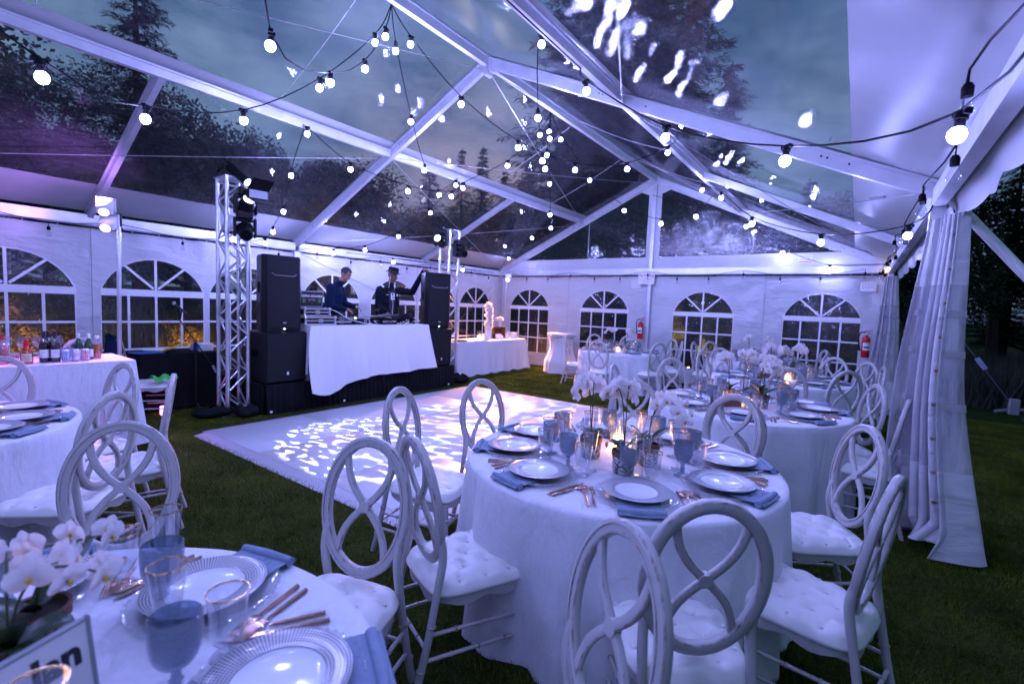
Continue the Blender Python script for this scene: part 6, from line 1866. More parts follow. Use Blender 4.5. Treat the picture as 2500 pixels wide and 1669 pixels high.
for k, (dx, dy) in enumerate(((0, 0), (-.02, -.075))):
    bottle('water_bottle', ['green mineral water bottle with pale label next to the cola can', 'green mineral water bottle half hidden behind its twin on the bar'][k], -6.44 + dx, 1.43 + dy, [(0, .002), (.036, .002), (.038, .006), (.038, .13), (.032, .165), (.017, .20), (.0135, .22), (.0135, .25), (0, .252)], 'green_glass', [(.0142, .215), (.0150, .25), (.0150, .262), (0, .263)], 'ink_white', (.03, .105, .0386, 2.2), 'paper', None, (('MILK', .018, 'ink_grey', .055), ('minerale', .010, 'ink_grey', .088)), FC, 'bottle', 'green mineral water bottles on the bar')
bottle('juice_bottle', 'clear plastic juice bottle with orange label on the bar', -6.50, 1.51, [(0, .002), (.034, .002), (.037, .01), (.037, .16), (.030, .185), (.018, .205), (.018, .215), (0, .216)], 'clear_glass', [(.020, .205), (.020, .232), (0, .233)], 'ink_white', (.075, .135, .0376, 6.28), 'orange_liquid', ([(0, .006), (.034, .006), (.034, .15), (0, .15)], 'orange_liquid'), (), FC)
can = [(0, .004), (.024, .003), (.030, .010), (.033, .018), (.033, .105), (.027, .118), (.026, .121), (0, .119)]
for x, y, m, lab, txts in ((-6.30, 1.225, 'blue_folder', 'blue and green ginger ale can on the bar', (('7UP', .03, 'ink_white', .06),)), (-6.30, 1.30, 'ink_white', 'white and red cola can on the bar', (('CO', .034, 'ink_red', .062),)), (-6.31, 1.375, 'red_paint', 'red cola can with white script on the bar', (('Cola', .034, 'ink_white', .066),))):
    bottle('drink_can', lab, x, y, can, 'bright_aluminium', None, None, (.016, .106, .0334, 6.28), m, None, txts, FC, 'can')
# upturned stemware at the back of the bar
_b = MB(); _b.lathe([(0, .003), (.034, .003), (.035, .005), (.008, .009), (.004, .02), (.004, .085), (.012, .10), (.036, .125), (.040, .15), (.036, .20), (.0348, .20), (.0385, .15), (.034, .127), (0, .104)], 22)
STEM = Proto(proto_mesh('bar_wine_glass', _b, 'clear_glass', 'glass', 60))
for k, (x, y) in enumerate(((-6.66, .98), (-6.72, 1.10), (-6.62, 1.20), (-6.74, 1.25), (-6.78, .88))):
    STEM.place((x, y, BZ), 0, 'empty wine glass standing behind the bottles on the bar', 'wine glasses on the bar')
_b = MB(); _b.lathe([(0, .004), (.028, .004), (.030, .008), (.034, .095), (.0325, .095), (.028, .012), (0, .012)], 20)
TUMB = Proto(proto_mesh('tumbler', _b, 'clear_glass', 'glass', 60))
for k in range(10):
    TUMB.place((-6.60 - .09 * (k % 3), 1.26 + .085 * (k // 3) + .02 * (k % 2), BZ), 0, 'short clear tumbler grouped behind the cans on the bar', 'tumblers on the bar')
for k, (x, y) in enumerate(((-6.42, .88), (-6.50, .72), (-6.40, .55))):
    b_ = MB(); b_.lathe([(0, .003), (.034, .003), (.046, .085), (.0445, .085), (.033, .006), (0, .006)], 20); o = b_.build('juice_tumbler', 'clear_glass', None, 60); o.location = (x, y, BZ)
    tag(o, 'wide clear tumbler of pink drink on the bar', 'glass', 'wide tumblers on the bar')
    b_ = MB(); b_.lathe([(0, .007), (.033, .007), (.042, .06), (0, .06)], 18); b_.build('drink', 'pink_liquid', o)

# ------------------------------------------------------------------ technicians corner behind the bar
CHAIR.place((-7.58, 2.02, 0), R(70), 'white oval back chair with a green cloth on its seat behind the bar', 'chairs behind the bar')
CHAIR.place((-7.55, 1.60, 0), R(185), 'white oval back chair half hidden behind the bar end', 'chairs behind the bar')
b_ = MB()
b_.grid(lambda u, v: (-7.36 + .20 * u + .03 * math.sin(9 * v), 2.22 + .26 * v, .525 + .05 * math.sin(3.1 * u) + .02 * math.sin(11 * v + 3 * u)), 12, 12)
tag(b_.build('green_cloth', 'green_cloth', None, 180), 'crumpled bright green cloth on the chair behind the bar', 'cloth')
root = thing('hung_jacket', 'dark navy jacket draped over a chair behind the bar', 'jacket', (-7.62, 2.05, 0), R(70))
b_ = MB()
def jk(u, v):
    a = math.pi * (u - .5) * 1.6
    return (-.12 + .16 * math.cos(a) * (.5 + .5 * v) + .02 * math.sin(9 * u + 5 * v), .26 * math.sin(a) * (.55 + .45 * v), 1.10 - .85 * v + .04 * math.cos(a * 2))
b_.grid(jk, 30, 16); b_.build('body', 'navy_knit', root, 180)
b_ = MB(); b_.tube(smooth_path([(-.10, .2, 1.02), (-.12, .27, .8), (-.06, .28, .5), (-.05, .26, .35)], 5), .055, 10); b_.build('sleeve', 'navy_knit', root, 60)
b_ = MB(); b_.tube(smooth_path([(-.10, -.2, 1.02), (-.12, -.27, .8), (-.06, -.28, .5), (-.05, -.26, .35)], 5), .055, 10); b_.build('sleeve', 'navy_knit', root, 60)
root = thing('microphone_stand', 'black microphone stand in front of the technicians work table', 'microphone', (-7.30, 2.74, 0), R(-20))
b_ = MB(); b_.tube([(0, 0, .12), (0, 0, .95)], .012, 8); b_.tube([(0, 0, .95), (0, 0, 1.0)], .018, 8); b_.build('upright', 'black_plastic', root)
for k in range(3):
    a = k * 2.09 + .4; b_ = MB(); b_.tube([(0, 0, .16), (.30 * math.cos(a), .30 * math.sin(a), .012)], .010, 6); b_.build('leg', 'black_plastic', root)
b_ = MB(); b_.tube([(-.02, .22, .62), (0, 0, 1.0), (.0, -.18, 1.30)], .008, 8); b_.build('boom', 'black_plastic', root)
b_ = MB(); b_.tube([(-.025, .20, .66), (-.03, .24, .56)], .016, 8); b_.build('counterweight', 'bright_aluminium', root)
b_ = MB(); b_.tube([(0, -.10, 1.38), (.0, -.22, 1.50)], [.014, .020], 10); mc = b_.build('microphone', 'ink_black', root)
b_ = MB(); b_.sphere((0, -.235, 1.515), .026, 10, 8); b_.build('microphone_grille', 'grey_paint', mc)
b_ = MB(); b_.tube([(0, -.17, 1.30), (0, -.15, 1.42)], .010, 6); b_.build('clip', 'black_plastic', root)
WZ = .805
def slab(name, label, cat, x, y, z, d, m, rz=0, tilt=0):
    b_ = MB(); b_.bbox((0, 0, 0), d, .004); o = b_.build(name, m); o.location = (x, y, z + d[2] / 2 + (abs(math.sin(tilt)) * d[1] / 2)); o.rotation_euler = (tilt, 0, rz); return tag(o, label, cat)
slab('yellow_folder', 'yellow folder propped open on the black work table', 'folder', -7.95, 2.70, WZ, (.26, .34, .012), 'yellow_folder', R(-20), R(22))
slab('blue_folder', 'blue folder lying flat on the black work table', 'folder', -7.95, 2.38, WZ, (.26, .34, .012), 'blue_folder', R(12))
slab('paper_pad', 'white note pad on the black work table', 'paper', -8.1, 2.55, WZ + .02, (.2, .28, .012), 'paper', R(30))
slab('plastic_tub', 'white plastic tub at the truss end of the work table', 'tub', -7.98, 3.08, WZ, (.26, .2, .11), 'white_plastic', R(8))
b_ = MB(); b_.lathe(can, 18); o = b_.build('energy_can', 'blue_folder', None, 50); o.location = (-7.85, 2.95, WZ); tag(o, 'slim blue drink can on the black work table', 'can')
b_ = MB(); b_.bbox((0, 0, .09), (.09, .09, .18), .01); o = b_.build('floor_uplight', 'pink_box', None); o.location = (-7.5, 2.42, 0); o.scale = (.7,) * 3; tag(o, 'small glowing pink box light on the grass under the work table', 'lamp')

# ------------------------------------------------------------------ dessert table
DZ = .802
candle(-7.38, 8.90, DZ, 'pink candle in a tall glass cylinder on the dessert table', 'candles on the dessert table', 1.5)
def cyl(name, label, x, y, r_, h_, m, group=None, cat='plate stack', z=DZ):
    b_ = MB(); n_ = max(2, int(h_ / .016))
    prof = [(0, 0.001)]
    for k in range(n_): prof += [(r_ * .97, h_ * k / n_ + .002), (r_, h_ * (k + .5) / n_), (r_ * .97, h_ * (k + .95) / n_)]
    prof += [(0, h_)]
    b_.lathe(prof, 24); o = b_.build(name, m, None, 30); o.location = (x, y, z); return tag(o, label, cat, group)
b_ = MB(); b_.lathe([(0, .001), (.055, .001), (.058, .004), (.058, .15), (.05, .158), (0, .156)], 20); o = b_.build('pillar_candle', 'wax_pink', None, 40); o.location = (-7.36, 9.06, DZ); tag(o, 'thick pale pillar candle on the dessert table', 'candle')
cyl('plate_stack', 'short stack of white plates beside the orchid on the dessert table', -7.32, 9.62, .10, .10, 'porcelain', 'plate stacks on the dessert table')
cyl('plate_stack', 'tall stack of white plates at the end of the dessert table', -7.36, 10.28, .10, .16, 'porcelain', 'plate stacks on the dessert table')
cyl('plate_stack', 'stack of white plates inside the wooden crate', -7.55, 9.86, .09, .12, 'porcelain', 'plate stacks on the dessert table')
b_ = MB(); b_.lathe([(0, .001), (.055, .001), (.06, .01), (.045, .12), (.03, .15), (.032, .17), (0, .168)], 18); o = b_.build('sugar_jar', 'porcelain', None, 50); o.location = (-7.30, 9.92, DZ); tag(o, 'white jar in front of the wooden crate on the dessert table', 'jar')
root = thing('wooden_crate', 'open wooden crate display on the dessert table', 'crate', (-7.62, 9.88, DZ), R(-8))
for c, d in (((0, -.21, .15), (.2, .014, .30)), ((0, .21, .15), (.2, .014, .30)), ((0, 0, .007), (.2, .406, .014)), ((0, 0, .293), (.2, .406, .014)), ((-.093, 0, .15), (.012, .40, .27))):
    b_ = MB(); b_.box(c, d); b_.build('board', 'wood_box', root)
root = thing('tall_vase', 'square vase of stacked white orchids lit on the dessert table', 'vase', (-7.44, 9.30, DZ), R(10))
b_ = MB(); b_.bbox((0, 0, .13), (.13, .13, .26), .008); b_.build('vase', 'porcelain', root)
rr = random.Random(5)
for k in range(30):
    o = link('flower', FLOW[rr.randrange(3)], root); zz = .28 + .62 * k / 30
    a = rr.uniform(-1.9, 1.3); o.location = (.07 * math.cos(a), .07 * math.sin(a), zz); o.rotation_euler = (rr.uniform(-.4, .4), rr.uniform(-.3, .3), a); o.scale = (1.9,) * 3
b_ = MB(); b_.tube(smooth_path([(0, 0, .26), (.01, 0, .6), (0, .02, .95), (.0, .04, 1.05)], 5), .006, 6); b_.build('stem', 'orchid_stem', root)
for k in range(5):
    o = link('leaf', LEAF[k % 3], root); o.location = (0, 0, .25); o.rotation_euler = (0, -.5, k * 1.3); o.scale = (1.2,) * 3
root = thing('bouquet', 'round white bouquet in a vase on the wooden crate', 'bouquet', (-7.62, 10.0, DZ + .30))
b_ = MB(); b_.lathe([(0, .001), (.04, .001), (.05, .12), (.048, .12), (.038, .006), (0, .006)], 16); b_.build('vase', 'porcelain', root)
for k in range(26):
    a = rr.uniform(0, 6.28); e = rr.uniform(.1, 1.5); o = link('flower', FLOW[k % 3], root); o.location = (.10 * math.cos(a) * math.cos(e), .10 * math.sin(a) * math.cos(e), .15 + .09 * math.sin(e)); o.rotation_euler = (rr.uniform(-.4, .4), -e, a); o.scale = (1.4,) * 3
root = thing('serving_tray', 'dark round tray at the stage end of the dessert table', 'tray', (-7.35, 8.15, DZ))
b_ = MB(); b_.lathe([(0, .004), (.17, .004), (.185, .02), (.18, .022), (.165, .009), (0, .009)], 32); b_.build('dish', 'black_plastic', root)
b_ = MB(); b_.tube([(.183 * math.cos(t), .183 * math.sin(t), .02) for t in [2 * math.pi * i / 32 for i in range(32)]], .004, 5, closed=True); b_.build('copper_rim', 'gold', root)

# ------------------------------------------------------------------ cocktail table
root = thing('cocktail_table', 'small tall table gathered in shiny pale cloth beside the far chairs', 'table', (-6.08, 10.62, 0))
b_ = MB()
def ck(u, v):
    a = 2 * math.pi * u
    f = math.sin(7 * a + 1) * .7 + .3 * math.sin(13 * a)
    if v < .15: r_ = .37 * v / .15; z = 1.02
    else:
        t = (v - .15) / .85; z = 1.02 - 1.01 * t; r_ = .375 + .02 * t - .10 * math.sin(math.pi * min(t * 1.4, 1)) + f * (.02 + .05 * t)
    return (r_ * math.cos(a), r_ * math.sin(a), z)
b_.grid(ck, 90, 24, closeu=True); b_.build('cloth', 'linen_fine', root, 60)
b_ = MB(); b_.tube([(.33 * math.cos(t), .33 * math.sin(t), .93 + .015 * math.sin(5 * t)) for t in [2 * math.pi * i / 30 for i in range(30)]], .022, 8, closed=True); b_.build('cloth_tie', 'grey_paint', root)
b_ = MB(); b_.tube([(0, 0, 0), (0, 0, 1.0)], .03, 8); b_.build('pedestal', 'grey_paint', root)
for k, (a, c) in enumerate((((.05, .05, 1.02), (.02, .07, 1.22)), ((-.03, .06, 1.02), (-.05, .09, 1.16)))):
    b_ = MB(); b_.tube([a, ((a[0] + c[0]) / 2 + .02, a[1], (a[2] + c[2]) / 2), c], .006, 5); o = b_.build('reed_stick', 'ink_grey'); o.location = (-6.08, 10.62, 0)
    tag(o, ['longer thin dark twig standing on the cocktail table', 'shorter thin dark twig standing on the cocktail table'][k], 'twig')

# ------------------------------------------------------------------ fire extinguishers, signs and printed labels
def extinguisher(x, y, z, rz, label):
    root = thing('fire_extinguisher', label, 'fire extinguisher', (x, y, z), rz, 'red fire extinguishers')
    b_ = MB(); b_.lathe([(0, 0), (.06, .002), (.066, .012), (.066, .33), (.060, .37), (.035, .40), (.02, .41), (.018, .43), (0, .43)], 20); b_.build('cylinder', 'red_paint', root, 50)
    b_ = MB(); b_.tube([(0, 0, .42), (0, 0, .48)], .02, 10); b_.build('valve', 'bright_aluminium', root)
    b_ = MB(); b_.box((.03, 0, .50), (.13, .02, .014), None, Matrix.Rotation(R(-14), 3, 'Y')); b_.box((.03, 0, .465), (.11, .018, .012)); b_.build('handle', 'red_paint', root)
    b_ = MB(); b_.tube(smooth_path([(-.02, 0, .47), (-.09, .01, .46), (-.115, .02, .36), (-.10, .02, .24), (-.085, .02, .12)], 5), [.010] * 16 + [.011, .013, .016, .018, .019], 8); b_.build('hose', 'black_rubber', root)
    b_ = MB(); b_.grid(lambda u, v: (.0668 * math.cos((u - .5) * 1.8 - 1.57), .0668 * math.sin((u - .5) * 1.8 - 1.57), .14 + .14 * v), 10, 2); lo = b_.build('label', 'paper', root, 180)
    b_ = MB(); b_.grid(lambda u, v: (.0674 * math.cos((u - .5) * 1.3 - 1.57), .0674 * math.sin((u - .5) * 1.3 - 1.57), .18 + .03 * v), 10, 1); b_.build('label_band', 'ink_black', lo, 180)
    return root
extinguisher(XM - .12, YB - .16, .98, 0, 'red fire extinguisher hung on the gable centre post')
extinguisher(.16, YB - .30, .95, R(10), 'red fire extinguisher hung in the corner behind the entrance drape')
root = thing('no_smoking_sign', 'small white no smoking sign with red lettering on the gable post', 'sign', (XM - .06, YB - .115, 2.44))
b_ = MB(); b_.box((0, 0, 0), (.40, .006, .28)); b_.build('board', 'white_paint', root)
lettering('No Smoking', .072, 'ink_red', root, (0, -.0035, .07), (R(90), 0, 0), bold=.001)
lettering('By Order of the Fire', .036, 'ink_red', root, (0, -.0035, -.03), (R(90), 0, 0))
lettering('Department', .036, 'ink_red', root, (0, -.0035, -.085), (R(90), 0, 0))
def tent_label(label, x, y, z, rz, red, onroof=None):
    root = thing('maker_label', label, 'label', (x, y, z), rz, 'small printed fabric labels')
    b_ = MB(); b_.box((0, 0, 0), (.24, .002, .17)); b_.build('patch', 'white_paint', root)
    b_ = MB()
    rr = random.Random(int(x * 100))
    for k in range(4):
        xx = -.10
        while xx < .09:
            w_ = rr.uniform(.015, .05); b_.box((xx + w_ / 2, -.0018, .06 - k * .03), (w_, .001, .010)); xx += w_ + .012
    b_.build('print_line', 'ink_grey', root)
    if red:
        b_ = MB(); b_.box((0, -.0018, -.065), (.22, .001, .014)); b_.build('red_stripe', 'ink_red', root)
    return root
tent_label('printed maker label with red stripe on the gable strip over the dessert corner', -7.55, YB - .003, 2.80, 0, True)
tent_label('printed maker label with red stripe on the gable strip over the open corner', -.95, YB - .003, 2.84, 0, True)
tent_label('printed fabric label beside the no smoking sign', XM - .33, YB - .03, 2.30, 0, False)
tent_label('printed fabric label on the wall above the corner extinguisher', .12, YB - .03, 2.28, 0, False)

# ------------------------------------------------------------------ guy lines, stake and leg pole outside
root = thing('tent_stake', 'steel stake with ratchet strap on the lawn outside the drape', 'stake', (2.05, 8.30, 0))
b_ = MB(); b_.tube([(0, 0, 0), (-.05, 0, .12)], .02, 8); b_.build('stake', 'steel_cable', root)
b_ = MB(); b_.add([(-.05, -.02, .10), (-.05, .02, .10), (-1.45, .02, 2.2), (-1.45, -.02, 2.2)], [(0, 1, 2, 3)]); b_.box((-.75, 0, 1.16), (.05, .045, .16), None, Matrix.Rotation(R(-34), 3, 'Y')); b_.build('strap', 'napkin', root, 0)
b_ = MB(); b_.bbox((-.42, 0, .66), (.10, .07, .20), .01); b_.build('ratchet', 'steel_cable', root)
b_ = MB(); b_.tube([(.50, 4.98, 2.62), (2.35, 4.4, .0)], .035, 10); tag(b_.build('leg_brace', 'white_paint'), 'slanting pale brace pole outside the open eave', 'pole')
b_ = MB(); pts = [Vector((2.2 + i * .45, 12.4 + .5 * math.sin(i * 1.1), .06 + .03 * math.sin(i * 2.3))) for i in range(16)]
b_.tube(smooth_path(pts, 4), .03, 6); tag(b_.build('garden_hose', 'grey_paint'), 'pale hose lying along the edge of the meadow', 'hose')

# ------------------------------------------------------------------ trees, meadow, garden lights
def conifer_mesh(seed, H=14.0, W=2.6, tiers=34):
    rr = random.Random(seed); b_ = MB(); t = MB()
    t.tube([(0, 0, 0), (.06, 0, H * .4), (0, .05, H * .98)], [H * .018, H * .012, .02], 8)
    for k in range(tiers):
        f = k / tiers; z = H * (.08 + .90 * f)
        rad = W * (1 - f) ** .85 * rr.uniform(.75, 1.15) + .12
        nb_ = max(6, int(15 * (1 - f) + 6))
        for i in range(nb_):
            a = rr.uniform(0, 6.28); L = rad * rr.uniform(.6, 1.1); dr = rr.uniform(.12, .45)
            ca, sa = math.cos(a), math.sin(a)
            n_ = max(3, int(L / .24))
            for j in range(1, n_ + 1):
                s_ = j / n_; r_ = L * s_; zz = z - dr * r_ + .10 * r_ * s_
                for q in range(18):
                    w_ = rr.uniform(.03, .065) * (1.25 - .5 * s_); ln_ = rr.uniform(.11, .24); aa = a + rr.choice((-1, 1)) * rr.uniform(.2, 1.2)
                    p = Vector((ca * r_ + rr.uniform(-.12, .12), sa * r_ + rr.uniform(-.12, .12), zz + rr.uniform(-.08, .08))); d = Vector((math.cos(aa), math.sin(aa), rr.uniform(-.55, .1))) * ln_; u = Vector((-math.sin(aa), math.cos(aa), rr.uniform(-.7, .7))).normalized() * w_ * .5
                    b_.add([p - u, p + u, p + d], [(0, 1, 2)])
    return t.mesh('trunk', 'bark'), b_.mesh('crown', 'needles', 0)
def broad_mesh(seed, H=9.0, W=3.2, m='leaves', n_l=20000, low=.25):
    rr = random.Random(seed); b_ = MB(); t = MB()
    t.tube([(0, 0, 0), (.1, 0, H * .3), (0, .1, H * .55)], [H * .022, H * .016, .05], 8)
    lobes = []
    for k in range(16):
        a = rr.uniform(0, 6.28); z = H * rr.uniform(low + .12, .90); r_ = W * rr.uniform(.15, .75) * math.sin(math.pi * min(.95, .15 + .85 * (z / H - low) / (1 - low))) 
        lobes.append((Vector((r_ * math.cos(a), r_ * math.sin(a), z)), W * rr.uniform(.28, .5)))
    for c, r_ in lobes[:9]: t.tube([(0, 0, H * .28), tuple(c * .6 + Vector((0, 0, H * .15))), tuple(c)], [H * .010, H * .006, .015], 6)
    for k in range(n_l):
        c, r_ = rr.choice(lobes); d = Vector((rr.gauss(0, 1), rr.gauss(0, 1), rr.gauss(0, .8))).normalized() * r_ * rr.uniform(.35, 1.08) ** .6
        p = c + d; u = Vector((rr.gauss(0, 1), rr.gauss(0, 1), rr.gauss(0, 1))).normalized(); v = u.orthogonal().normalized(); s_ = rr.uniform(.04, .10)
        b_.add([p - u * s_, p + v * s_ * .6, p + u * s_, p - v * s_ * .6], [(0, 1, 2, 3)])
    return t.mesh('trunk', 'bark'), b_.mesh('crown', m, 0)
CON = [conifer_mesh(1), conifer_mesh(2, 14, 3.2, 40), conifer_mesh(3, 14, 2.0, 38)]
BRO = [broad_mesh(4), broad_mesh(5, 9, 3.8), broad_mesh(6, 5, 2.6, 'leaves_gold', 12000, .1)]
def tree(x, y, h, kind, label, group, w=1.0):
    me = CON[kind] if kind < 3 else BRO[kind - 3]
    base = 14.0 if kind < 3 else (9.0 if kind < 5 else 5.0)
    name = 'conifer_tree' if kind < 3 else ('broadleaf_tree' if kind < 5 else 'bushy_shrub')
    root = thing(name, label, 'tree' if kind < 5 else 'shrub', (x, y, ground_z(x, y) - .05), rnd.uniform(0, 6.28), group)
    s_ = h / base; root.scale = (s_ * w, s_ * w, s_)
    link('trunk', me[0], root); link('crown', me[1], root)
CL, CG = 'dark conifer standing outside the long sidewall', 'conifers outside the long sidewall'
for x, y, h, k, w_ in ((-18.2, 5.3, 11.0, 1, 1.05), (-19.7, 3.5, 7.5, 3, 0.9), (-22.8, 3.3, 7.8, 0, 1.2), (-18.5, 4.1, 5.2, 3, 1.0), (-19.7, 7.2, 6.6, 4, 1.0), (-22.1, 9.3, 6.9, 3, 1.3), (-16.2, 7.7, 5.4, 4, 1.2), (-22.8, 12.4, 7.2, 0, 1.5), (-18.8, 11.5, 6.3, 3, 1.2), (-22.1, 15.5, 7.1, 4, 1.4), (-18.7, 15.0, 6.1, 2, 1.5), (-21.6, 20.8, 9.2, 2, 1.3), (-20.9, 22.9, 10.2, 0, 1.1), (-21.2, 25.3, 11.1, 2, 1.0), (-18.2, 23.9, 8.7, 1, 1.2), (-18.2, 26.4, 10.3, 0, 1.1), (-15.4, 14.2, 5.2, 3, 1.5), (-14.2, 16.8, 5.6, 4, 1.5), (-15.5, 3.9, 4.2, 3, 1.3), (-15.5, 9.2, 4.2, 4, 1.4), (-16.5, -.5, 7.5, 4, 1.2), (-17.5, 1.6, 6.6, 3, 1.1)):
    tree(x, y, h, k, (CL if k < 3 else 'rounded broadleaf tree outside the long sidewall') + (' with a tall pointed top over the bar' if h == 11.0 else ''), CG if k < 3 else 'broadleaf trees outside the long sidewall', w_)
for x, y, h, k, w_ in ((-10.4, 18.3, 17.9, 1, 1.2), (-7.4, 17.5, 18.5, 0, 1.2), (-5.5, 17.2, 15.5, 1, 1.1), (-8.4, 19.0, 19.0, 2, 1.5), (-4.4, 19.5, 11.3, 2, 1.2), (-13.3, 22.3, 10.9, 2, 1.1), (-9.5, 22.0, 9.6, 1, 1.2), (-6.6, 22.0, 8.0, 0, 1.4), (-3.6, 23.7, 7.3, 3, 1.3), (-2.2, 25.9, 8.2, 0, 1.2), (-0.6, 24.0, 6.6, 4, 1.3), (-9.1, 16.7, 6.2, 3, 1.3), (-5.9, 15.9, 5.4, 4, 1.5), (-3.2, 16.7, 4.7, 3, 1.5), (-11.5, 16.5, 5.6, 4, 1.4), (-.8, 17.5, 4.6, 4, 1.5), (1.4, 19.5, 5.2, 3, 1.4)):
    tree(x, y, h, k, 'dark conifer standing beyond the gable end' if k < 3 else 'rounded broadleaf tree beyond the gable end', 'conifers beyond the gable end' if k < 3 else 'broadleaf trees beyond the gable end', w_)
for x, y, h, k, w_ in ((4.5, 27, 8.0, 3, 1.2), (7.5, 29, 9.5, 0, 1.2), (10.5, 26, 8.5, 4, 1.2), (14, 24, 9.5, 3, 1.3), (12.5, 31, 12, 1, 1.2), (18, 22, 10.5, 0, 1.2), (17, 28, 11, 4, 1.3), (22, 25, 12, 1, 1.2), (5.8, 33, 11, 2, 1.2), (24, 18, 10, 3, 1.3)):
    tree(x, y, h, k, 'dark conifer beyond the meadow' if k < 3 else 'rounded broadleaf tree beyond the meadow', 'conifers beyond the meadow' if k < 3 else 'broadleaf trees beyond the meadow', w_)
for x, y, h in ((-11.4, 2.2, 1.9), (-11.2, 4.4, 1.5), (-12.2, 6.6, 2.0), (-11.6, 9.8, 1.7), (-8.2, 14.2, 2.0), (-4.9, 14.6, 1.9), (-2.6, 14.0, 2.2), (-.4, 14.4, 2.0), (-12.8, .6, 2.2)):
    tree(x, y, h, 5, 'low shrub growing close outside the tent wall', 'low shrubs outside the tent wall')
# meadow beyond the lawn and dry grass on the bank, as masses
def blades(name, label, m, spots, hmin, hmax, wid, n_, seed, kind='stuff'):
    rr = random.Random(seed); b_ = MB()
    for k in range(n_):
        x0, x1, y0, y1 = rr.choice(spots); x, y = rr.uniform(x0, x1), rr.uniform(y0, y1); z = ground_z(x, y); h_ = rr.uniform(hmin, hmax); a = rr.uniform(0, 6.28); w_ = wid * rr.uniform(.6, 1.4)
        lx, ly = rr.gauss(0, .25) * h_, rr.gauss(0, .25) * h_
        b_.add([(x - w_ * math.cos(a), y - w_ * math.sin(a), z - .02), (x + w_ * math.cos(a), y + w_ * math.sin(a), z - .02), (x + lx, y + ly, z + h_)], [(0, 1, 2)])
    tag(b_.build(name, m, None, 0), label, None, None, kind)
blades('meadow_grass', 'tall dusky meadow grass beyond the lawn', 'meadow', [(1.5, 12, 13.0, 17), (5, 22, 13, 20), (3, 18, 16, 22)], .5, .95, .03, 26000, 3)
blades('dry_bank_grass', 'tall dry grass on the bank outside the long sidewall', 'dry_grass', [(-14, -11.0, -2, 5), (-15, -11.5, 4, 13)], .3, .9, .025, 14000, 4)
blades('wall_foot_grass', 'tufts of tall grass just outside the gable wall', 'dry_grass', [(-7.6, -6.2, 11.9, 12.6)], .3, .75, .012, 700, 5)
# garden uplights that light the bank and the trees
def garden_light(x, y, tx, ty, tz, e, c, label):
    root = thing('garden_uplight', label, 'lamp', (x, y, ground_z(x, y)), 0, 'warm garden uplights outside the tent')
    b_ = MB(); b_.tube([(0, 0, 0), (0, 0, .12)], .012, 6); b_.build('spike', 'black_rubber', root)
    b_ = MB(); b_.tube([(0, 0, .10), (0, 0, .19)], [.03, .042], 12); b_.build('hood', 'black_plastic', root)
    b_ = MB(); b_.tube([(0, 0, .188), (0, 0, .192)], .036, 12); b_.build('lens', 'bulb_warm', root)
    ld = bpy.data.lights.new('garden_lamp', 'SPOT'); ld.energy = e; ld.color = c; ld.spot_size = R(85); ld.spot_blend = .6; ld.shadow_soft_size = .03
    o = bpy.data.objects.new('garden_lamp', ld); col.objects.link(o); o.parent = root
    d = Vector((tx - x, ty - y, tz - ground_z(x, y) - .2)); o.matrix_local = Matrix.Translation((0, 0, .20)) @ d.to_track_quat('-Z', 'Y').to_matrix().to_4x4()
WC = (1.0, .42, .10)
garden_light(-10.2, 1.35, -12.6, 1.7, .9, 110, WC, 'warm garden light washing the dry bank behind the bar')
garden_light(-10.4, 3.9, -13, 4.6, 1.2, 90, WC, 'warm garden light washing the bank behind the speaker stack')
garden_light(-12.0, 2.6, -16.8, 3.2, 3.6, 420, (1.0, .75, .12), 'yellow garden light shining up into the broadleaf tree')
garden_light(-7.0, 12.0, -6.9, 12.5, .8, 60, (1.0, .62, .1), 'warm garden light in the grass tufts outside the gable')
garden_light(-3.6, 13.2, -3.9, 16.8, 2.2, 150, (1.0, .7, .1), 'yellow garden light shining into a tree beyond the gable')
garden_light(-13.2, 8.0, -17.5, 10.5, 4.8, 1300, (1.0, .32, .12), 'orange garden light shining up behind the disc jockeys')

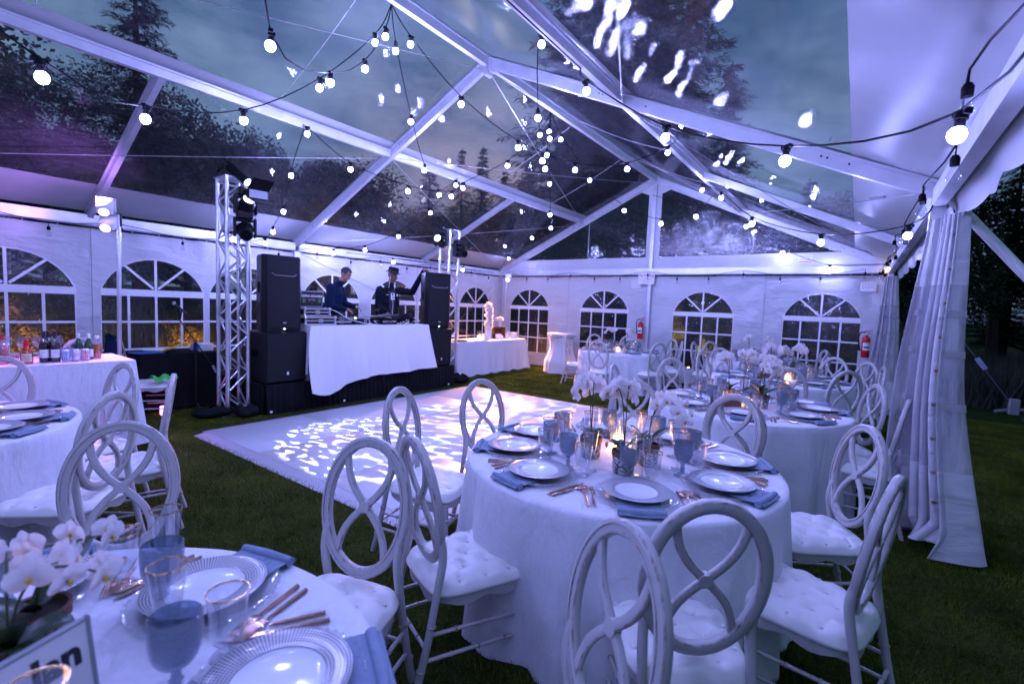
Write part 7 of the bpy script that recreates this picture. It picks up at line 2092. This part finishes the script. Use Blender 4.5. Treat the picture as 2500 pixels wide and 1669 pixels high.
# ------------------------------------------------------------------ lawn blades (instanced tufts)
def lawn(name, label, x0, x1, y0, y1, step, blades_n, hmin, hmax, holes, seed):
    rr = random.Random(seed); b_ = MB(); sz = step * 1.35
    for k in range(blades_n):
        x, y = rr.uniform(-sz / 2, sz / 2), rr.uniform(-sz / 2, sz / 2); h_ = rr.uniform(hmin, hmax); a = rr.uniform(0, 6.28); w_ = rr.uniform(.0016, .003)
        l_ = rr.uniform(.2, .9) * h_; la = rr.uniform(0, 6.28)
        b_.add([(x - w_ * math.cos(a), y - w_ * math.sin(a), 0), (x + w_ * math.cos(a), y + w_ * math.sin(a), 0), (x + l_ * math.cos(la), y + l_ * math.sin(la), h_)], [(0, 1, 2)])
    o = b_.build(name, 'grass_blade', None, 0)
    ng = bpy.data.node_groups.new(name, 'GeometryNodeTree')
    ng.interface.new_socket('Geometry', in_out='INPUT', socket_type='NodeSocketGeometry'); ng.interface.new_socket('Geometry', in_out='OUTPUT', socket_type='NodeSocketGeometry')
    N, Lk = ng.nodes, ng.links
    gi, go = N.new('NodeGroupInput'), N.new('NodeGroupOutput')
    gr = N.new('GeometryNodeMeshGrid'); gr.inputs[0].default_value = x1 - x0; gr.inputs[1].default_value = y1 - y0; gr.inputs[2].default_value = int((x1 - x0) / step) + 1; gr.inputs[3].default_value = int((y1 - y0) / step) + 1
    tr = N.new('GeometryNodeTransform'); tr.inputs['Translation'].default_value = ((x0 + x1) / 2, (y0 + y1) / 2, 0); Lk.new(gr.outputs[0], tr.inputs[0])
    cur = tr.outputs[0]
    for hx0, hx1, hy0, hy1 in holes:
        ps = N.new('GeometryNodeInputPosition'); sx = N.new('ShaderNodeSeparateXYZ'); Lk.new(ps.outputs[0], sx.inputs[0])
        prev = None
        for ax, op, val in ((0, 'GREATER_THAN', hx0), (0, 'LESS_THAN', hx1), (1, 'GREATER_THAN', hy0), (1, 'LESS_THAN', hy1)):
            cm = N.new('ShaderNodeMath'); cm.operation = op; cm.inputs[1].default_value = val; Lk.new(sx.outputs[ax], cm.inputs[0])
            if prev is None: prev = cm.outputs[0]
            else:
                mm = N.new('ShaderNodeMath'); mm.operation = 'MULTIPLY'; Lk.new(prev, mm.inputs[0]); Lk.new(cm.outputs[0], mm.inputs[1]); prev = mm.outputs[0]
        dl = N.new('GeometryNodeDeleteGeometry'); dl.domain = 'POINT'; Lk.new(cur, dl.inputs[0]); Lk.new(prev, dl.inputs[1]); cur = dl.outputs[0]
    ip = N.new('GeometryNodeInstanceOnPoints'); Lk.new(cur, ip.inputs['Points']); Lk.new(gi.outputs[0], ip.inputs['Instance'])
    rv = N.new('FunctionNodeRandomValue'); rv.data_type = 'FLOAT_VECTOR'; rv.inputs[0].default_value = (0, 0, 0); rv.inputs[1].default_value = (0, 0, 6.283); Lk.new(rv.outputs[0], ip.inputs['Rotation'])
    Lk.new(ip.outputs[0], go.inputs[0])
    md = o.modifiers.new('scatter', 'NODES'); md.node_group = ng
    tag(o, label, None, None, 'stuff')
HOLES = [(DX0 - .30, DX1 + .30, DY0 - .32, DY1 + .32), (SX0, SX1 + .02, SY0, SY1)]
lawn('lawn_grass', 'short green lawn grass inside and just outside the tent', -7.4, 3.2, .2, 11.0, .40, 900, .018, .042, HOLES, 1)
lawn('lawn_edge_grass', 'trimmed lawn grass along the dance floor edge', -6.55, -2.0, 2.12, 2.26, .10, 60, .016, .032, [], 2)
lawn('lawn_side_grass', 'trimmed lawn grass along the far edge of the dance floor', -6.4, -2.0, 7.38, 7.60, .11, 60, .016, .034, [], 3)
lawn('lawn_outer_grass', 'mown lawn grass beyond the open side of the tent', 3.2, 12.0, 2.0, 13.5, .80, 900, .025, .05, [], 4)
# everything above was laid out at 1.1 times life size; bring the place to metres
S_ALL = 0.91
for o in list(sc.objects):
    if o.parent is None and o.type != 'LIGHT':
        o.location = o.location * S_ALL
        if o.type != 'CAMERA': o.scale = o.scale * S_ALL
cd.dof.focus_distance *= S_ALL
